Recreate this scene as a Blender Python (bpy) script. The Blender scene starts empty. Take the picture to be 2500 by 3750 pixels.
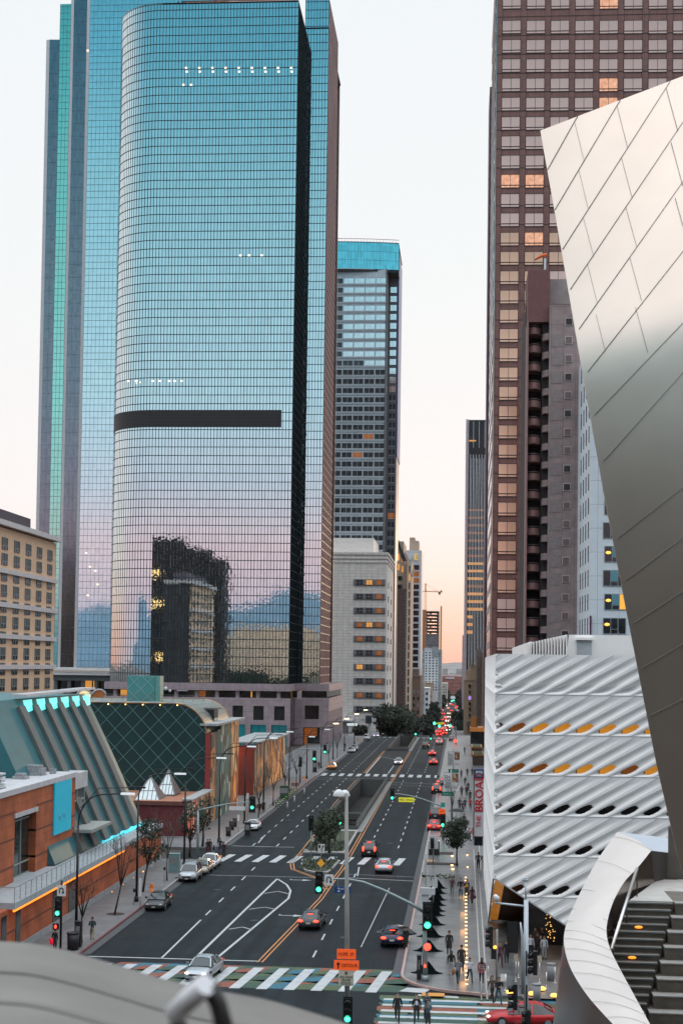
import bpy, bmesh, math, random
from mathutils import Vector, Matrix
R = math.radians
random.seed(7)
sc = bpy.context.scene
COL = sc.collection
# ------------------------------------------------------------------ camera
F = 5600.0; PX = 1250.0; PY = 2205.0; CAMZ = 22.0
_a = (1690 - PX) / F; _b = -(2439 - PY) / F
_yc = Vector((_a, _b, -1)).normalized()
_uc = Vector((.0135, 1, _a * .0135 + _b)).normalized()
_xc = _yc.cross(_uc)
RW = Matrix((_xc, _yc, _uc))            # camera -> world
cam_d = bpy.data.cameras.new("camera")
cam = bpy.data.objects.new("camera", cam_d); COL.objects.link(cam)
M4 = RW.to_4x4(); M4.translation = (0, 0, CAMZ); cam.matrix_world = M4
cam_d.sensor_fit = 'VERTICAL'; cam_d.sensor_height = 36.0
cam_d.lens = F / 3750 * 36
cam_d.shift_x = 0; cam_d.shift_y = (PY - 1875) / 3750
cam_d.clip_start = 0.2; cam_d.clip_end = 30000
cam_d.dof.use_dof = True; cam_d.dof.focus_distance = 150; cam_d.dof.aperture_fstop = 2.8
sc.camera = cam
# ------------------------------------------------------------------ sky
w = bpy.data.worlds.new("World"); sc.world = w; w.use_nodes = True
nt = w.node_tree; N = nt.nodes; L = nt.links; N.clear()
def srgb(c):
    return tuple(((x / 255 + .055) / 1.055) ** 2.4 if x > 10 else x / 255 / 12.92 for x in c)
wout = N.new('ShaderNodeOutputWorld'); bg = N.new('ShaderNodeBackground')
tc = N.new('ShaderNodeTexCoord'); sep = N.new('ShaderNodeSeparateXYZ')
L.new(tc.outputs['Generated'], sep.inputs[0])
def ramp(stops):
    r = N.new('ShaderNodeValToRGB'); e = r.color_ramp.elements
    while len(e) > 1: e.remove(e[-1])
    for i, (p, c) in enumerate(stops):
        q = e[0] if i == 0 else e.new(p)
        q.position = p; q.color = (*c, 1)
    L.new(sep.outputs[2], r.inputs[0]); return r
def k(c, s): return tuple(x * s for x in srgb(c))
front = ramp([(0, k((250, 186, 168), 1)), (.012, k((255, 200, 178), 1)), (.03, k((255, 216, 196), 1)), (.06, k((252, 234, 225), 1)),
              (.10, k((246, 241, 240), 1)), (.25, k((238, 241, 242), 1)), (.45, k((234, 239, 242), 1)), (.62, k((228, 240, 250), 1.7)), (1, k((225, 240, 250), 2.2))])
back = ramp([(0, k((190, 185, 200), 1)), (.03, k((205, 185, 200), 1)), (.075, k((226, 196, 202), 1)), (.115, k((200, 205, 218), 1)),
             (.17, k((182, 212, 224), 1)), (.25, k((158, 202, 216), 1)), (.31, k((134, 190, 206), 1)), (.37, k((96, 168, 190), 1)), (.43, k((64, 142, 168), 1)), (.52, k((215, 232, 246), 1.2)), (.64, k((238, 237, 242), 1.9)), (1, k((240, 237, 240), 3.0))])
az = N.new('ShaderNodeMapRange'); az.interpolation_type = 'SMOOTHSTEP'
az.inputs[1].default_value = -.75; az.inputs[2].default_value = .55
L.new(sep.outputs[1], az.inputs[0])
mixs = N.new('ShaderNodeMix'); mixs.data_type = 'RGBA'
L.new(az.outputs[0], mixs.inputs[0]); L.new(back.outputs[0], mixs.inputs[6]); L.new(front.outputs[0], mixs.inputs[7])
SUN_EL, SUN_AZ = R(3.5), R(9)           # sun low, ahead of the camera and slightly right
sky = N.new('ShaderNodeTexSky'); sky.sky_type = 'NISHITA'; sky.sun_disc = False
sky.sun_elevation = SUN_EL; sky.sun_rotation = SUN_AZ; sky.altitude = 100
ms = N.new('ShaderNodeMix'); ms.data_type = 'RGBA'; ms.blend_type = 'ADD'; ms.inputs[0].default_value = .003
L.new(mixs.outputs[2], ms.inputs[6]); L.new(sky.outputs[0], ms.inputs[7])
L.new(ms.outputs[2], bg.inputs[0]); bg.inputs[1].default_value = 1.07
L.new(bg.outputs[0], wout.inputs[0])
sd = bpy.data.lights.new("sun", 'SUN'); sd.energy = .4; sd.angle = R(3); sd.color = (1, .62, .36)
sun = bpy.data.objects.new("sun", sd); COL.objects.link(sun)
sdir = Vector((-math.sin(SUN_AZ) * math.cos(SUN_EL), -math.cos(SUN_AZ) * math.cos(SUN_EL), -math.sin(SUN_EL)))
sun.rotation_euler = sdir.to_track_quat('-Z', 'Y').to_euler()
vs = sc.view_settings; vs.view_transform = 'Standard'; vs.look = 'None'; vs.exposure = 0.0; vs.gamma = 1
vs.use_curve_mapping = False
try:
    sc.cycles.max_bounces = 6; sc.cycles.diffuse_bounces = 3; sc.cycles.glossy_bounces = 4; sc.cycles.transparent_max_bounces = 8
    sc.cycles.volume_bounces = 0; sc.cycles.sample_clamp_indirect = 4; sc.cycles.caustics_reflective = False; sc.cycles.caustics_refractive = False
    sc.cycles.use_denoising = True
except Exception: pass
# ------------------------------------------------------------------ pixel -> place
def ray(u, v): return RW @ Vector(((u - PX) / F, -(v - PY) / F, -1))
def P(u, v, Y):
    d = ray(u, v); t = Y / d.y; return Vector((d.x * t, Y, CAMZ + d.z * t))
def G(u, v, z=0.0):
    d = ray(u, v); t = (z - CAMZ) / d.z; return Vector((d.x * t, d.y * t, z))
def PXW(x, u, v):
    d = ray(u, v); t = x / d.x; return Vector((x, d.y * t, CAMZ + d.z * t))
def XU(u, Y, v=2439): return P(u, v, Y).x
def ZV(v, Y, u=1690): return P(u, v, Y).z
# ------------------------------------------------------------------ materials
MC = {}
def mat(name, col, rough=.6, metal=0.0, emit=None, es=0.0, noise=.12, ns=1.5, bump=0.0, bs=4.0, spec=.5, alpha=None, streak=0.0):
    if name in MC: return MC[name]
    m = bpy.data.materials.new(name); m.use_nodes = True
    t = m.node_tree; n = t.nodes; l = t.links; b = n['Principled BSDF']
    b.inputs['Roughness'].default_value = rough; b.inputs['Metallic'].default_value = metal
    b.inputs['Specular IOR Level'].default_value = spec
    c = (*col, 1)
    if noise > 0:
        tx = n.new('ShaderNodeTexCoord'); nz = n.new('ShaderNodeTexNoise'); nz.inputs['Scale'].default_value = ns; nz.inputs['Detail'].default_value = 5
        src = tx.outputs['Object']
        if streak > 0:
            mp = n.new('ShaderNodeMapping'); mp.inputs['Scale'].default_value = (1, 1, streak); l.new(src, mp.inputs[0]); src = mp.outputs[0]
        l.new(src, nz.inputs[0])
        mr = n.new('ShaderNodeMapRange'); mr.inputs[1].default_value = .3; mr.inputs[2].default_value = .7
        mr.inputs[3].default_value = 1 - noise; mr.inputs[4].default_value = 1 + noise; l.new(nz.outputs[0], mr.inputs[0])
        mx = n.new('ShaderNodeVectorMath'); mx.operation = 'SCALE'; mx.inputs[0].default_value = col
        l.new(mr.outputs[0], mx.inputs[3]); l.new(mx.outputs[0], b.inputs['Base Color'])
        if bump > 0:
            bp = n.new('ShaderNodeBump'); bp.inputs['Strength'].default_value = bump; bp.inputs['Distance'].default_value = .05
            n2 = n.new('ShaderNodeTexNoise'); n2.inputs['Scale'].default_value = bs; l.new(src, n2.inputs[0])
            l.new(n2.outputs[0], bp.inputs['Height']); l.new(bp.outputs[0], b.inputs['Normal'])
    else: b.inputs['Base Color'].default_value = c
    if emit is not None:
        b.inputs['Emission Color'].default_value = (*emit, 1); b.inputs['Emission Strength'].default_value = es
    MC[name] = m; return m
def tilemat(name, c1, c2, sx, sz, mortar=.02, rough=.7, metal=0.0, mcol=None, use='xz', offset=0.0, var=.15, bump=.3):
    """block/panel pattern from the object's own coordinates"""
    if name in MC: return MC[name]
    m = bpy.data.materials.new(name); m.use_nodes = True
    t = m.node_tree; n = t.nodes; l = t.links; b = n['Principled BSDF']
    tx = n.new('ShaderNodeTexCoord'); sp = n.new('ShaderNodeSeparateXYZ'); cb = n.new('ShaderNodeCombineXYZ')
    l.new(tx.outputs['Object'], sp.inputs[0])
    ad = n.new('ShaderNodeMath'); ad.operation = 'ADD'; l.new(sp.outputs[0], ad.inputs[0]); l.new(sp.outputs[1], ad.inputs[1])
    if use == 'xz': l.new(ad.outputs[0], cb.inputs[0]); l.new(sp.outputs[2], cb.inputs[1])
    else: l.new(sp.outputs[0], cb.inputs[0]); l.new(sp.outputs[1], cb.inputs[1])
    br = n.new('ShaderNodeTexBrick'); br.offset = offset; br.inputs['Scale'].default_value = 1
    br.inputs['Brick Width'].default_value = sx; br.inputs['Row Height'].default_value = sz; br.inputs['Mortar Size'].default_value = mortar
    br.inputs['Color1'].default_value = (*c1, 1); br.inputs['Color2'].default_value = (*c2, 1)
    br.inputs['Mortar'].default_value = (*(mcol or tuple(x * .5 for x in c1)), 1); br.inputs['Mortar Smooth'].default_value = .1
    l.new(cb.outputs[0], br.inputs[0])
    nz = n.new('ShaderNodeTexNoise'); nz.inputs['Scale'].default_value = .6; nz.inputs['Detail'].default_value = 6; l.new(tx.outputs['Object'], nz.inputs[0])
    mr = n.new('ShaderNodeMapRange'); mr.inputs[1].default_value = .3; mr.inputs[2].default_value = .7; mr.inputs[3].default_value = 1 - var; mr.inputs[4].default_value = 1 + var
    l.new(nz.outputs[0], mr.inputs[0])
    mx = n.new('ShaderNodeVectorMath'); mx.operation = 'SCALE'; l.new(br.outputs[0], mx.inputs[0]); l.new(mr.outputs[0], mx.inputs[3])
    l.new(mx.outputs[0], b.inputs['Base Color']); b.inputs['Roughness'].default_value = rough; b.inputs['Metallic'].default_value = metal
    if bump:
        bp = n.new('ShaderNodeBump'); bp.inputs['Strength'].default_value = bump; bp.inputs['Distance'].default_value = .02; bp.invert = True
        l.new(br.outputs[1], bp.inputs['Height']); l.new(bp.outputs[0], b.inputs['Normal'])
    MC[name] = m; return m
def glassmat(name, tint, rough=.02, px=3.3, pz=2.4, var=.06, wob=.02, wscale=.25, dark=0.0):
    """reflective curtain-wall glass; every pane slightly different and slightly warped"""
    if name in MC: return MC[name]
    m = bpy.data.materials.new(name); m.use_nodes = True
    t = m.node_tree; n = t.nodes; l = t.links; b = n['Principled BSDF']
    b.inputs['Metallic'].default_value = 1.0 if not dark else dark; b.inputs['Roughness'].default_value = rough
    tx = n.new('ShaderNodeTexCoord'); sp = n.new('ShaderNodeSeparateXYZ'); l.new(tx.outputs['Object'], sp.inputs[0])
    def fl(o, p):
        d = n.new('ShaderNodeMath'); d.operation = 'DIVIDE'; d.inputs[1].default_value = p; l.new(o, d.inputs[0])
        f = n.new('ShaderNodeMath'); f.operation = 'FLOOR'; l.new(d.outputs[0], f.inputs[0]); return f.outputs[0]
    ad = n.new('ShaderNodeMath'); ad.operation = 'ADD'; l.new(sp.outputs[0], ad.inputs[0]); l.new(sp.outputs[1], ad.inputs[1])
    cb = n.new('ShaderNodeCombineXYZ'); l.new(fl(ad.outputs[0], px), cb.inputs[0]); l.new(fl(sp.outputs[2], pz), cb.inputs[1])
    wn = n.new('ShaderNodeTexWhiteNoise'); wn.noise_dimensions = '2D'; l.new(cb.outputs[0], wn.inputs[0])
    mr = n.new('ShaderNodeMapRange'); mr.inputs[3].default_value = 1 - var; mr.inputs[4].default_value = 1 + var; l.new(wn.outputs[0], mr.inputs[0])
    mx = n.new('ShaderNodeVectorMath'); mx.operation = 'SCALE'; mx.inputs[0].default_value = tint; l.new(mr.outputs[0], mx.inputs[3]); l.new(mx.outputs[0], b.inputs['Base Color'])
    nz = n.new('ShaderNodeTexNoise'); nz.inputs['Scale'].default_value = wscale; nz.inputs['Detail'].default_value = 2
    of = n.new('ShaderNodeVectorMath'); of.operation = 'MULTIPLY_ADD'; of.inputs[1].default_value = (3, 3, 3); l.new(wn.outputs[1], of.inputs[0]); l.new(tx.outputs['Object'], of.inputs[2])
    l.new(of.outputs[0], nz.inputs[0])
    bp = n.new('ShaderNodeBump'); bp.inputs['Strength'].default_value = 1; bp.inputs['Distance'].default_value = wob; l.new(nz.outputs[0], bp.inputs['Height'])
    l.new(bp.outputs[0], b.inputs['Normal'])
    MC[name] = m; return m
# ------------------------------------------------------------------ mesh builder
class MB:
    def __init__(s): s.v = []; s.f = []; s.m = []; s.sm = set()
    def add(s, vs, fs, mi=0, smooth=False):
        o = len(s.v); s.v += [Vector(q) for q in vs]
        for f in fs:
            if smooth: s.sm.add(len(s.f))
            s.f.append([i + o for i in f]); s.m.append(mi)
        return s
    def box(s, x0, x1, y0, y1, z0, z1, mi=0):
        return s.add([(x0, y0, z0), (x1, y0, z0), (x1, y1, z0), (x0, y1, z0), (x0, y0, z1), (x1, y0, z1), (x1, y1, z1), (x0, y1, z1)],
                     [(0, 3, 2, 1), (4, 5, 6, 7), (0, 1, 5, 4), (1, 2, 6, 5), (2, 3, 7, 6), (3, 0, 4, 7)], mi)
    def bar(s, a, b, wx, wz, mi=0, up=(0, 0, 1)):
        a = Vector(a); b = Vector(b); d = (b - a).normalized(); up = Vector(up)
        if abs(d.dot(up)) > .95: up = Vector((0, 1, 0))
        x = d.cross(up).normalized(); z = x.cross(d)
        vs = [p + x * i * wx / 2 + z * j * wz / 2 for p in (a, b) for i, j in ((-1, -1), (1, -1), (1, 1), (-1, 1))]
        return s.add(vs, [(3, 2, 1, 0), (4, 5, 6, 7), (0, 1, 5, 4), (1, 2, 6, 5), (2, 3, 7, 6), (3, 0, 4, 7)], mi)
    def tube(s, pts, r, n=8, mi=0, caps=True):
        pts = [Vector(p) for p in pts]; rr = r if isinstance(r, (list, tuple)) else [r] * len(pts)
        vs = []; prev = None
        for i, p in enumerate(pts):
            d = (pts[min(i + 1, len(pts) - 1)] - pts[max(i - 1, 0)]).normalized()
            ref = prev if prev is not None else (Vector((0, 0, 1)) if abs(d.z) < .9 else Vector((1, 0, 0)))
            x = (ref - d * ref.dot(d)).normalized(); prev = x; y = d.cross(x)
            vs += [p + (x * math.cos(2 * math.pi * j / n) + y * math.sin(2 * math.pi * j / n)) * rr[i] for j in range(n)]
        fs = [(i * n + j, i * n + (j + 1) % n, (i + 1) * n + (j + 1) % n, (i + 1) * n + j) for i in range(len(pts) - 1) for j in range(n)]
        s.add(vs, fs, mi, True)
        if caps:
            o = len(s.v) - len(vs); s.f.append([o + j for j in range(n)][::-1]); s.m.append(mi)
            s.f.append([o + (len(pts) - 1) * n + j for j in range(n)]); s.m.append(mi)
        return s
    def prism(s, poly, z0, z1, mi=0):
        n = len(poly)
        vs = [(x, y, z0) for x, y in poly] + [(x, y, z1) for x, y in poly]
        return s.add(vs, [tuple(range(n))[::-1], tuple(range(n, 2 * n))] + [(i, (i + 1) % n, n + (i + 1) % n, n + i) for i in range(n)], mi)
    def sph(s, c, r, mi=0, n=10, m=7):
        c = Vector(c); r = Vector(r) if isinstance(r, (list, tuple)) else Vector((r, r, r))
        vs = []
        for i in range(m + 1):
            th = math.pi * i / m
            for j in range(n):
                ph = 2 * math.pi * j / n
                vs.append(c + Vector((r.x * math.sin(th) * math.cos(ph), r.y * math.sin(th) * math.sin(ph), r.z * math.cos(th))))
        return s.add(vs, [(i * n + j, (i + 1) * n + j, (i + 1) * n + (j + 1) % n, i * n + (j + 1) % n) for i in range(m) for j in range(n)], mi, True)
    def grid(s, rows, mi=0, smooth=True):
        n = len(rows[0]); vs = [p for r in rows for p in r]
        return s.add(vs, [(i * n + j, i * n + j + 1, (i + 1) * n + j + 1, (i + 1) * n + j) for i in range(len(rows) - 1) for j in range(n - 1)], mi, smooth)
    def wall(s, pts, z0, z1, mi=0):      # vertical ribbon through plan points
        for a, b in zip(pts, pts[1:]):
            s.add([(a[0], a[1], z0), (b[0], b[1], z0), (b[0], b[1], z1), (a[0], a[1], z1)], [(0, 1, 2, 3)], mi)
        return s
    def mesh(s, name, mats):
        me = bpy.data.meshes.new(name); me.from_pydata([tuple(v) for v in s.v], [], s.f)
        for m in (mats if isinstance(mats, (list, tuple)) else [mats]): me.materials.append(m)
        for i, p in enumerate(me.polygons):
            p.material_index = s.m[i]; p.use_smooth = i in s.sm
        me.update(); return me
    def build(s, name, mats, parent=None, world=False):
        if world and parent is not None:
            o = org(parent)
            for v in s.v: v -= o
        ob = bpy.data.objects.new(name, s.mesh(name, mats)); COL.objects.link(ob); ob.parent = parent
        return ob
def org(o):
    p = Vector(o.location)
    while o.parent: o = o.parent; p += Vector(o.location)
    return p
def tag(o, label=None, cat=None, group=None, kind=None):
    if label: o['label'] = label
    if cat: o['category'] = cat
    if group: o['group'] = group
    if kind: o['kind'] = kind
    return o
def thing(name, label, cat, loc=(0, 0, 0), rz=0, group=None):
    o = bpy.data.objects.new(name, None); COL.objects.link(o); o.location = loc; o.rotation_euler = (0, 0, rz); o.empty_display_size = .5
    return tag(o, label, cat, group)
def copy_tree(o, parent=None):
    c = o.copy(); COL.objects.link(c); c.parent = parent
    for ch in list(o.children): copy_tree(ch, c)
    return c
def struct(mb, name, mats, kind='structure'):
    o = mb.build(name, mats); o['kind'] = kind; return o
def inst(me, name, parent, loc, m=None, rz=0):       # a part sharing mesh data, optional own material
    o = bpy.data.objects.new(name, me); COL.objects.link(o); o.parent = parent
    o.location = Vector(loc) - org(parent); o.rotation_euler = (0, 0, rz)
    if m:
        for i, mm in m.items():
            o.material_slots[i].link = 'OBJECT'; o.material_slots[i].material = mm
    return o
def text_mesh(body, size, ext=.01, font_scale=1.0, width=None, align='CENTER'):
    cu = bpy.data.curves.new("lettering", 'FONT'); cu.body = body; cu.size = size; cu.extrude = ext
    cu.align_x = align; cu.align_y = 'CENTER'; cu.resolution_u = 3
    ob = bpy.data.objects.new("lettering", cu); COL.objects.link(ob)
    bpy.context.view_layer.update()
    dg = bpy.context.evaluated_depsgraph_get()
    me = bpy.data.meshes.new_from_object(ob.evaluated_get(dg))
    bpy.data.objects.remove(ob); bpy.data.curves.remove(cu)
    xs = [v.co.x for v in me.vertices]
    if width and xs:
        k_ = width / (max(xs) - min(xs)); c_ = (max(xs) + min(xs)) / 2
        for v in me.vertices: v.co.x = (v.co.x - c_) * k_
    return me
def letter(parent, body, size, loc, m, width=None, rot=(R(90), 0, 0), ext=.01, world=True, name='lettering', bold=0):
    me = text_mesh(body, size, ext, width=width); me.materials.clear(); me.materials.append(m)
    o = bpy.data.objects.new(name, me); COL.objects.link(o); o.parent = parent
    o.location = Vector(loc) - (org(parent) if world else Vector((0, 0, 0))); o.rotation_euler = rot
    if bold:
        o2 = None
    return o
# ------------------------------------------------------------------ ground
XL, XR = -28.3, -4.0           # kerb lines of the avenue
asph = mat('asphalt', (.008, .0135, .0165), .65, noise=.3, ns=.35, bump=.25, bs=14, spec=.12)
def wear(m):      # lengthwise tyre wear and fine cracks over the base noise
    t = m.node_tree; n = t.nodes; l = t.links; b = n['Principled BSDF']; src = b.inputs['Base Color'].links[0].from_socket
    tx = n.new('ShaderNodeTexCoord'); mp = n.new('ShaderNodeMapping'); mp.inputs['Scale'].default_value = (1.1, .025, 1); l.new(tx.outputs['Object'], mp.inputs[0])
    a = n.new('ShaderNodeTexNoise'); a.inputs['Scale'].default_value = 1; l.new(mp.outputs[0], a.inputs[0])
    v = n.new('ShaderNodeTexVoronoi'); v.feature = 'DISTANCE_TO_EDGE'; v.inputs['Scale'].default_value = .16; l.new(tx.outputs['Object'], v.inputs[0])
    c = n.new('ShaderNodeMapRange'); c.inputs[1].default_value = 0; c.inputs[2].default_value = .012; c.inputs[3].default_value = .7; l.new(v.outputs[0], c.inputs[0])
    q = n.new('ShaderNodeMapRange'); q.inputs[1].default_value = .35; q.inputs[2].default_value = .65; q.inputs[3].default_value = .72; q.inputs[4].default_value = 1.38; l.new(a.outputs[0], q.inputs[0])
    k_ = n.new('ShaderNodeMath'); k_.operation = 'MULTIPLY'; l.new(q.outputs[0], k_.inputs[0]); l.new(c.outputs[0], k_.inputs[1])
    s = n.new('ShaderNodeVectorMath'); s.operation = 'SCALE'; l.new(src, s.inputs[0]); l.new(k_.outputs[0], s.inputs[3]); l.new(s.outputs[0], b.inputs['Base Color'])
wear(asph)
conc = tilemat('pavement', (.15, .152, .155), (.13, .133, .137), 1.6, 1.6, .018, .6, use='xy', var=.2, bump=.15)
polished = tilemat('polished_pavement', (.13, .14, .145), (.105, .112, .118), 1.9, 1.9, .02, .33, use='xy', var=.3, bump=.1)
kerbm = mat('kerb_concrete', (.3, .29, .28), .7); redm = mat('red_kerb_paint', (.16, .06, .06), .6)
paint = mat('white_paint', (.42, .44, .45), .55, noise=.14, ns=1.2); yel = mat('yellow_paint', (.5, .2, .05), .55, noise=.2, ns=2)
dirt = mat('ground', (.045, .036, .030), .9)
def zroad(y):
    pts = [(-1e5, 0), (462, 0), (520, -1.8), (600, -5.2), (700, -7), (900, -9), (1500, -15), (2500, -20), (1e5, -20)]
    for (a, za), (b, zb) in zip(pts, pts[1:]):
        if a <= y <= b: return za + (zb - za) * (y - a) / (b - a)
ys = [-250, 0, 60, 99, 203, 289, 310, 396, 470, 520, 600, 700, 900, 1500, 2500]
mb = MB()
gl = [-600, -400, -200, 0, 100, 203, 289, 396, 462, 520, 600, 700, 900, 1500, 2500]
for a, b in zip(gl, gl[1:]):       # city ground both sides of the avenue and beyond it (hole left for the ramps)
    za, zb = zroad(a) - .15, zroad(b) - .15
    for x0, x1 in ((-9000, -32), (-1, 9000)):
        mb.add([(x0, a, za), (x1, a, za), (x1, b, zb), (x0, b, zb)], [(0, 1, 2, 3)])
mb.add([(-9000, 2500, -20.15), (9000, 2500, -20.15), (15000, 14000, -20.15), (-15000, 14000, -20.15)], [(0, 1, 2, 3)])
mb.add([(-9000, -9000, -.15), (9000, -9000, -.15), (9000, -600, -.15), (-9000, -600, -.15)], [(0, 1, 2, 3)])
for a, b in ((-600, -400), (-400, -250)):
    mb.add([(-32, a, -.15), (-1, a, -.15), (-1, b, -.15), (-32, b, -.15)], [(0, 1, 2, 3)])
struct(mb, 'ground', dirt)
PIT = [(-19.0, -13.6, 204, 288), (-18.8, -13.4, 395, 468)]
mb = MB()
def strip(x0, x1, y0, y1):
    cuts = [y for y in ys if y0 < y < y1]; q = [y0] + cuts + [y1]
    for a, b in zip(q, q[1:]):
        mb.add([(x0, a, zroad(a)), (x1, a, zroad(a)), (x1, b, zroad(b)), (x0, b, zroad(b))], [(0, 1, 2, 3)])
yy = [-250, 204, 288, 395, 468, 2400]
for a, b in zip(yy, yy[1:]):
    hole = [p for p in PIT if p[2] == a]
    if hole:
        strip(-32.2, hole[0][0], a, b); strip(hole[0][1], -.9, a, b)
    else: strip(-32.2, -.9, a, b)
struct(mb, 'avenue_road', asph)
# cross streets to the sides (2nd street near, 3rd street further)
mb = MB()
for y0, y1 in ((88, 102), (296, 300)):
    mb.box(-120, -32.2, y0, y1, -.14, -.004); mb.box(-.9, 120, y0, y1, -.14, -.004)
struct(mb, 'cross_street', asph)
# sidewalks with a real kerb, rounded corners
def arc(cx, cy, r, a0, a1, n=8): return [(cx + r * math.cos(R(a0 + (a1 - a0) * i / n)), cy + r * math.sin(R(a0 + (a1 - a0) * i / n))) for i in range(n + 1)]
def sidewalk(poly, name, m): struct(MB().prism(poly, -.12, .15), name, [m])
right = [(XR, 2399)] + [(XR, 300)] + [(XR, 109)] + arc(XR + 5.2, 107.5, 5.4, 180, 268, 10) + [(3.5, 101.4), (16, 101), (16, 116.5), (3.0, 116.5), (3.0, 462), (3.2, 462)]
mb = MB()
pr = [(XR, 462), (XR, 109.5)] + arc(1.6, 109.5, 5.6, 180, 262, 10)[1:] + [(2.5, 103.2), (40, 102.4), (40, 166), (5, 167), (5, 462)]
struct(MB().prism(pr[::-1], -.12, .15), 'right_sidewalk', [polished])
pl = [(XL, 167.5), (XL, 113.5)] + arc(XL - 4.2, 113.5, 4.2, 0, -80, 8)[1:] + [(-80, 108.6), (-80, 169), (-30.2, 169)] + arc(XL - 1.8, 167.5, 1.8, 85, 0, 5)
struct(MB().prism(pl, -.12, .15), 'left_sidewalk', [conc])
pl2 = [(XL, 462), (XL, 183)] + arc(XL - 3, 183, 3, 0, -85, 6)[1:] + [(-42, 180), (-42, 462)]
struct(MB().prism(pl2[::-1], -.12, .152), 'left_sidewalk', [conc])
mb = MB()
for a, b in zip([462, 520, 600, 700, 900, 1500], [520, 600, 700, 900, 1500, 2400]):
    for x0, x1 in ((-40, XL), (XR, 4)):
        za, zb = zroad(a) + .15, zroad(b) + .15
        mb.add([(x0, a, za), (x1, a, za), (x1, b, zb), (x0, b, zb)], [(0, 1, 2, 3)])
struct(mb, 'far_sidewalk', [conc])
# kerb stones
def kerb(pts, name, m, z=.155, wdt=.18):
    mb = MB()
    for a, b in zip(pts, pts[1:]): mb.bar((a[0], a[1], z / 2), (b[0], b[1], z / 2), wdt, z + .02)
    struct(mb, name, [m])
kerb([(XL, 166), (XL, 142)], 'kerb', kerbm); kerb([(XL, 142), (XL, 133), (XL, 114)] + arc(XL - 4.2, 113.5, 4.2, 0, -80, 8)[1:], 'red_kerb', redm)
kerb([(XL, 462), (XL, 300)], 'kerb', kerbm); kerb([(XL, 300), (XL, 262)], 'red_kerb', redm); kerb([(XL, 262), (XL, 183)], 'kerb', kerbm)
kerb([(XR, 462), (XR, 160)], 'kerb', kerbm); kerb([(XR, 160), (XR, 109.5)] + arc(1.6, 109.5, 5.6, 180, 262, 10)[1:] + [(2.5, 103.2)], 'kerb', mat('pink_kerb_paint', (.42, .28, .25), .6))
# gutters: lighter concrete apron beside the kerb
mb = MB(); mb.box(XL + .1, XL + .75, 114, 166, -.01, .006); mb.box(XL + .1, XL + .75, 184, 462, -.01, .006); mb.box(XR - .7, XR - .1, 110, 462, -.01, .006)
struct(mb, 'gutter', mat('gutter_concrete', (.06, .063, .068), .7))
mb = MB(); rnd = random.Random(6)
for x, y, a, b in ((-26, 122, 2.6, 7), (-9.5, 134, 2.2, 5), (-16, 141, 1.6, 3), (-6, 148, 1.8, 9), (-24, 196, 2.5, 12), (-10, 215, 2.4, 8), (-22, 240, 2, 10), (-8, 262, 2.6, 14), (-24, 270, 2.4, 9), (-20, 96, 5, 3), (-8, 93, 3, 4), (-9, 330, 3, 18), (-24, 350, 3, 16), (-14, 122, 1.2, 1.2)):
    mb.add([(x - a / 2, y, .0022), (x + a / 2, y, .0022), (x + a / 2, y + b, .0022), (x - a / 2, y + b, .0022)], [(0, 1, 2, 3)])
struct(mb, 'asphalt_patches', [mat('patched_asphalt', (.016, .021, .023), .7, noise=.3, ns=1, spec=.1)])
for i, (x, y) in enumerate(((-17.5, 131), (-9.2, 124), (-23.4, 148), (-8.6, 190), (-24, 215), (-9.5, 240), (-21.5, 98))):
    o = MB().tube([(x, y, 0), (x, y, .005)], .36, 14).build('manhole_cover', [mat('iron_cover', (.03, .028, .026), .5, .5, noise=.4, ns=14)]); o['kind'] = 'structure'
# painted lines ---------------------------------------------------
mk = MB(); Z0 = .006
def line(a, b, wd, mb=mk, z=Z0):
    a = Vector((a[0], a[1], 0)); b = Vector((b[0], b[1], 0)); d = (b - a).normalized(); n = Vector((-d.y, d.x, 0)) * wd / 2
    q = [a - n, b - n, b + n, a + n]; mb.add([(p.x, p.y, z + zroad(p.y)) for p in q], [(0, 1, 2, 3)])
def gl2(u, v): p = G(u, v); return (p.x, p.y)
for x in (-22.0, -24.9):
    if x == -22.0: line((x, 113.2), (x, 130.5), .16)
    y = 133
    while y < 460:
        if not (167 < y < 182 or 296 < y < 312) and x == -22.0: line((x, y), (x, y + 2.7), .15)
        if x == -24.9 and y > 183 and not 296 < y < 312: line((x, y), (x, y + 2.7), .13)
        y += 7.3
for x in (-10.9, -7.4):
    y = 112 if x > -8 else 108
    while y < 700:
        if not (164 < y < 182 or 292 < y < 310) and not (x == -7.4 and y < 175): line((x, y), (x, y + 2.7), .14)
        y += 7.3
line((-10.6, 160), (-10.9, 167), .14)
for y in (190.5, 191.2): pass
line((XL + 1, 183.5), (-19.8, 183.5), .2); line((-24.6, 187), (-24.9, 196), .14)
line((XL + .8, 113.2), (-14.6, 113.2), .25)                      # stop line
line((XL + 1, 158), (-12.5, 158), .12); line((-11.9, 158.6), (-4.6, 157.2), .2); line((-12, 161.2), (-4.6, 160.2), .1)
line((XL + .8, 291.8), (-19.6, 291.8), .15); line((XL + .8, 296.5), (-13.0, 296.5), .12); line((-12.6, 288), (-4.4, 286), .18); line((-12.9, 283), (-4.4, 279), .1)
line((-7.6, 120), (-6.9, 152), .08)
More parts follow.
